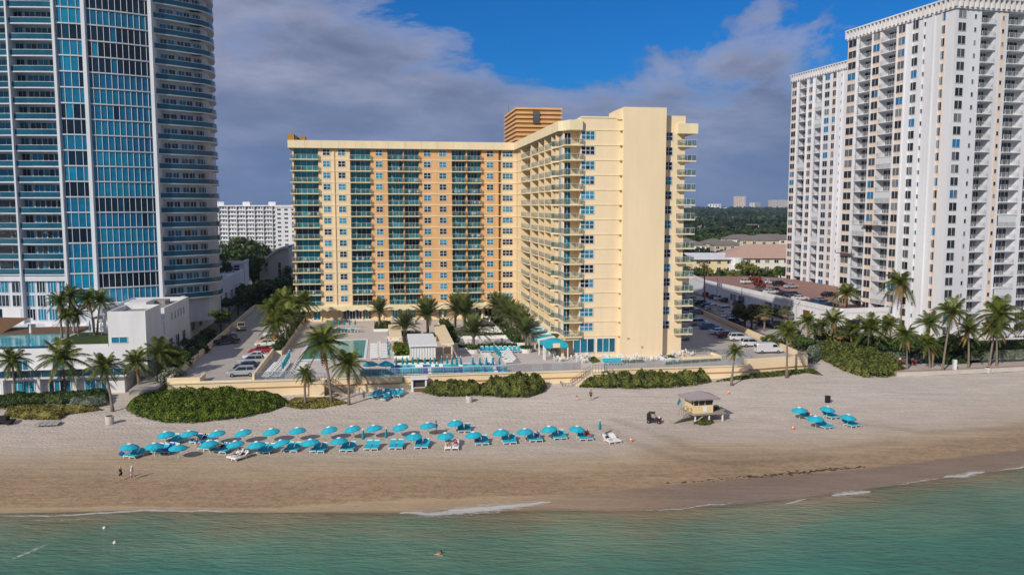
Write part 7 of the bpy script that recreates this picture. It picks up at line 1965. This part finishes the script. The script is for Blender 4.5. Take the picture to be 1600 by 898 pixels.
person(SP(682,676),rad(200),'person in blue shirt standing behind the back row umbrella','stand','ublue','whitec',h=1.75)
person(SP(308,698),rad(250),'person standing between the leaning loungers at the left','stand',None,'ublue',h=1.75)
person(SP(569,625),rad(250),'person in bright blue standing near the foot of the left stairs','stand','ublue','ublue',h=1.5)
person(SP(555,500) if False else HW(*DP(551,501),DZ),rad(250),'person in pale pink near the hotel terrace behind the pool','stand','red','whitec',h=1.7)
def recline(px,idx,label,**k):
    p=SEAT[px][idx]; r=[q[2] for q in PR if q[0]==px][0]; return person(p+Vector((0,0,-.02)),r-math.pi/2,label,'lie',**k)
recline(372,0,'person in white shirt reclining on the left white lounger below the fifth umbrella',top='whitec',bottom='ublue')
recline(372,1,'person in dark shirt reclining on the right white lounger below the fifth umbrella',top='blackc',bottom='yellowc')
recline(350,0,'person in dark clothes reclining under the fourth front umbrella',top='blackc',bottom='blackc')
recline(706,0,'person reclining in red shorts on the left of the middle white pair',bottom='red')
recline(706,1,'person with red towel reclining on the right of the middle white pair',top='red',bottom='whitec')
recline(752.5,0,'person in grey reclining under the umbrella right of the middle',top='grey',bottom='blackc')
recline(835.4,1,'person in navy reclining on the right teal lounger of a pair',top='ublue',bottom='ublue')
recline(914,1,'person in red swimsuit on the lounger with orange towel',top='red',bottom='red')
recline(955.6,0,'person in dark clothes on the rightmost white pair of the long row',top='blackc',bottom='whitec')
recline(1262,1,'person in pink reclining within the right umbrella group',top='red',bottom='whitec')
recline(312,1,'person in shade reclining behind the third front umbrella',top='blackc',bottom='ublue')
t=thing('beach_towel','orange towel draped over the lounger of the person in red','towel',SEAT[914][1],.15); mb=MB(); mb.seg((0,.34,.45),(0,.95,.9),.66,.03,0); mb.build('towel',[M['orangec']],t)
mb=MB(); mb.seg((0,.5,.58),(0,.6,.65),.665,.033,0); mb.build('stripe',[M['yellowc']],t)
# swimmer
g=G(680,866,-.8); t=thing('person','person swimming alone in the green water with arms spread','person',g,rad(20))
skin('body',[(0,0,-.1),(.3,0,-.03),(.48,0,.08),(.6,0,.2),(.35,.3,-.02),(.55,.55,-.0),(.35,-.3,-.02),(.6,-.5,.0),(-.4,.1,-.15),(-.4,-.1,-.15)],[(0,1),(1,2),(2,3),(1,4),(4,5),(1,6),(6,7),(0,8),(0,9)],[.13,.15,.06,.1,.06,.04,.06,.04,.08,.08],[M['skin']],t)
mb=MB(); mb.sphere((.58,0,.24),.115,0,.5,10,6); mb.build('hair',[M['hair']],t,smooth_=True)
# cyclists resting on the promenade
def bicycle(p,rot,label):
    t=thing('bicycle',label,'bicycle',p,rot,'red bicycles on the promenade')
    for x in (-.5,.5):
        mb=MB(); n=16
        mb.tube([(x+.33*math.cos(2*math.pi*k/n),0,.35+.33*math.sin(2*math.pi*k/n)) for k in range(n+1)],.025,5,0); mb.build('wheel',[M['tyre']],t)
    mb=MB(); mb.seg((-.5,0,.35),(-.1,0,.4),.04,.04,0); mb.seg((-.1,0,.4),(-.22,0,.9),.04,.04,0); mb.seg((-.2,0,.85),(.38,0,.85),.04,.04,0); mb.seg((-.1,0,.4),(.38,0,.85),.04,.04,0); mb.seg((.5,0,.35),(.36,0,1.),.04,.04,0); mb.build('frame',[M['red']],t)
    mb=MB(); mb.seg((.36,-.28,1.02),(.36,.28,1.02),.04,.04,0); mb.build('handlebar',[M['black']],t)
    mb=MB(); mb.box(-.36,-.1,-.08,.08,.9,.96,0); mb.build('saddle',[M['black']],t)
for i,(px,py) in enumerate([(1408,570),(1428,571)]):
    g=G(px,py,1.5); bicycle(g,rad(10),'red bicycle on the promenade, %s one'%('left','right')[i])
    person(g+Vector((-.1,.35,0)),rad(10),'person in white top beside the %s red bicycle'%('left','right')[i],'stand','whitec','red',h=1.7)
# air: thin blue haze over the far land
mb=MB(); mb.box(-4200,4200,-60,5200,-8,115,0)
m=bpy.data.materials.new('thin_air'); m.use_nodes=True; nt=m.node_tree; nt.nodes.remove(nt.nodes['Principled BSDF'])
pv=nt.nodes.new('ShaderNodeVolumePrincipled'); pv.inputs['Color'].default_value=(.62,.76,1,1); pv.inputs['Density'].default_value=.00009; pv.inputs['Anisotropy'].default_value=.2
nt.links.new(pv.outputs[0],nt.nodes['Material Output'].inputs['Volume'])
o=mb.build('haze',[m]); tag(o,'thin bluish haze in the air over the coast and city','haze',kind='stuff')
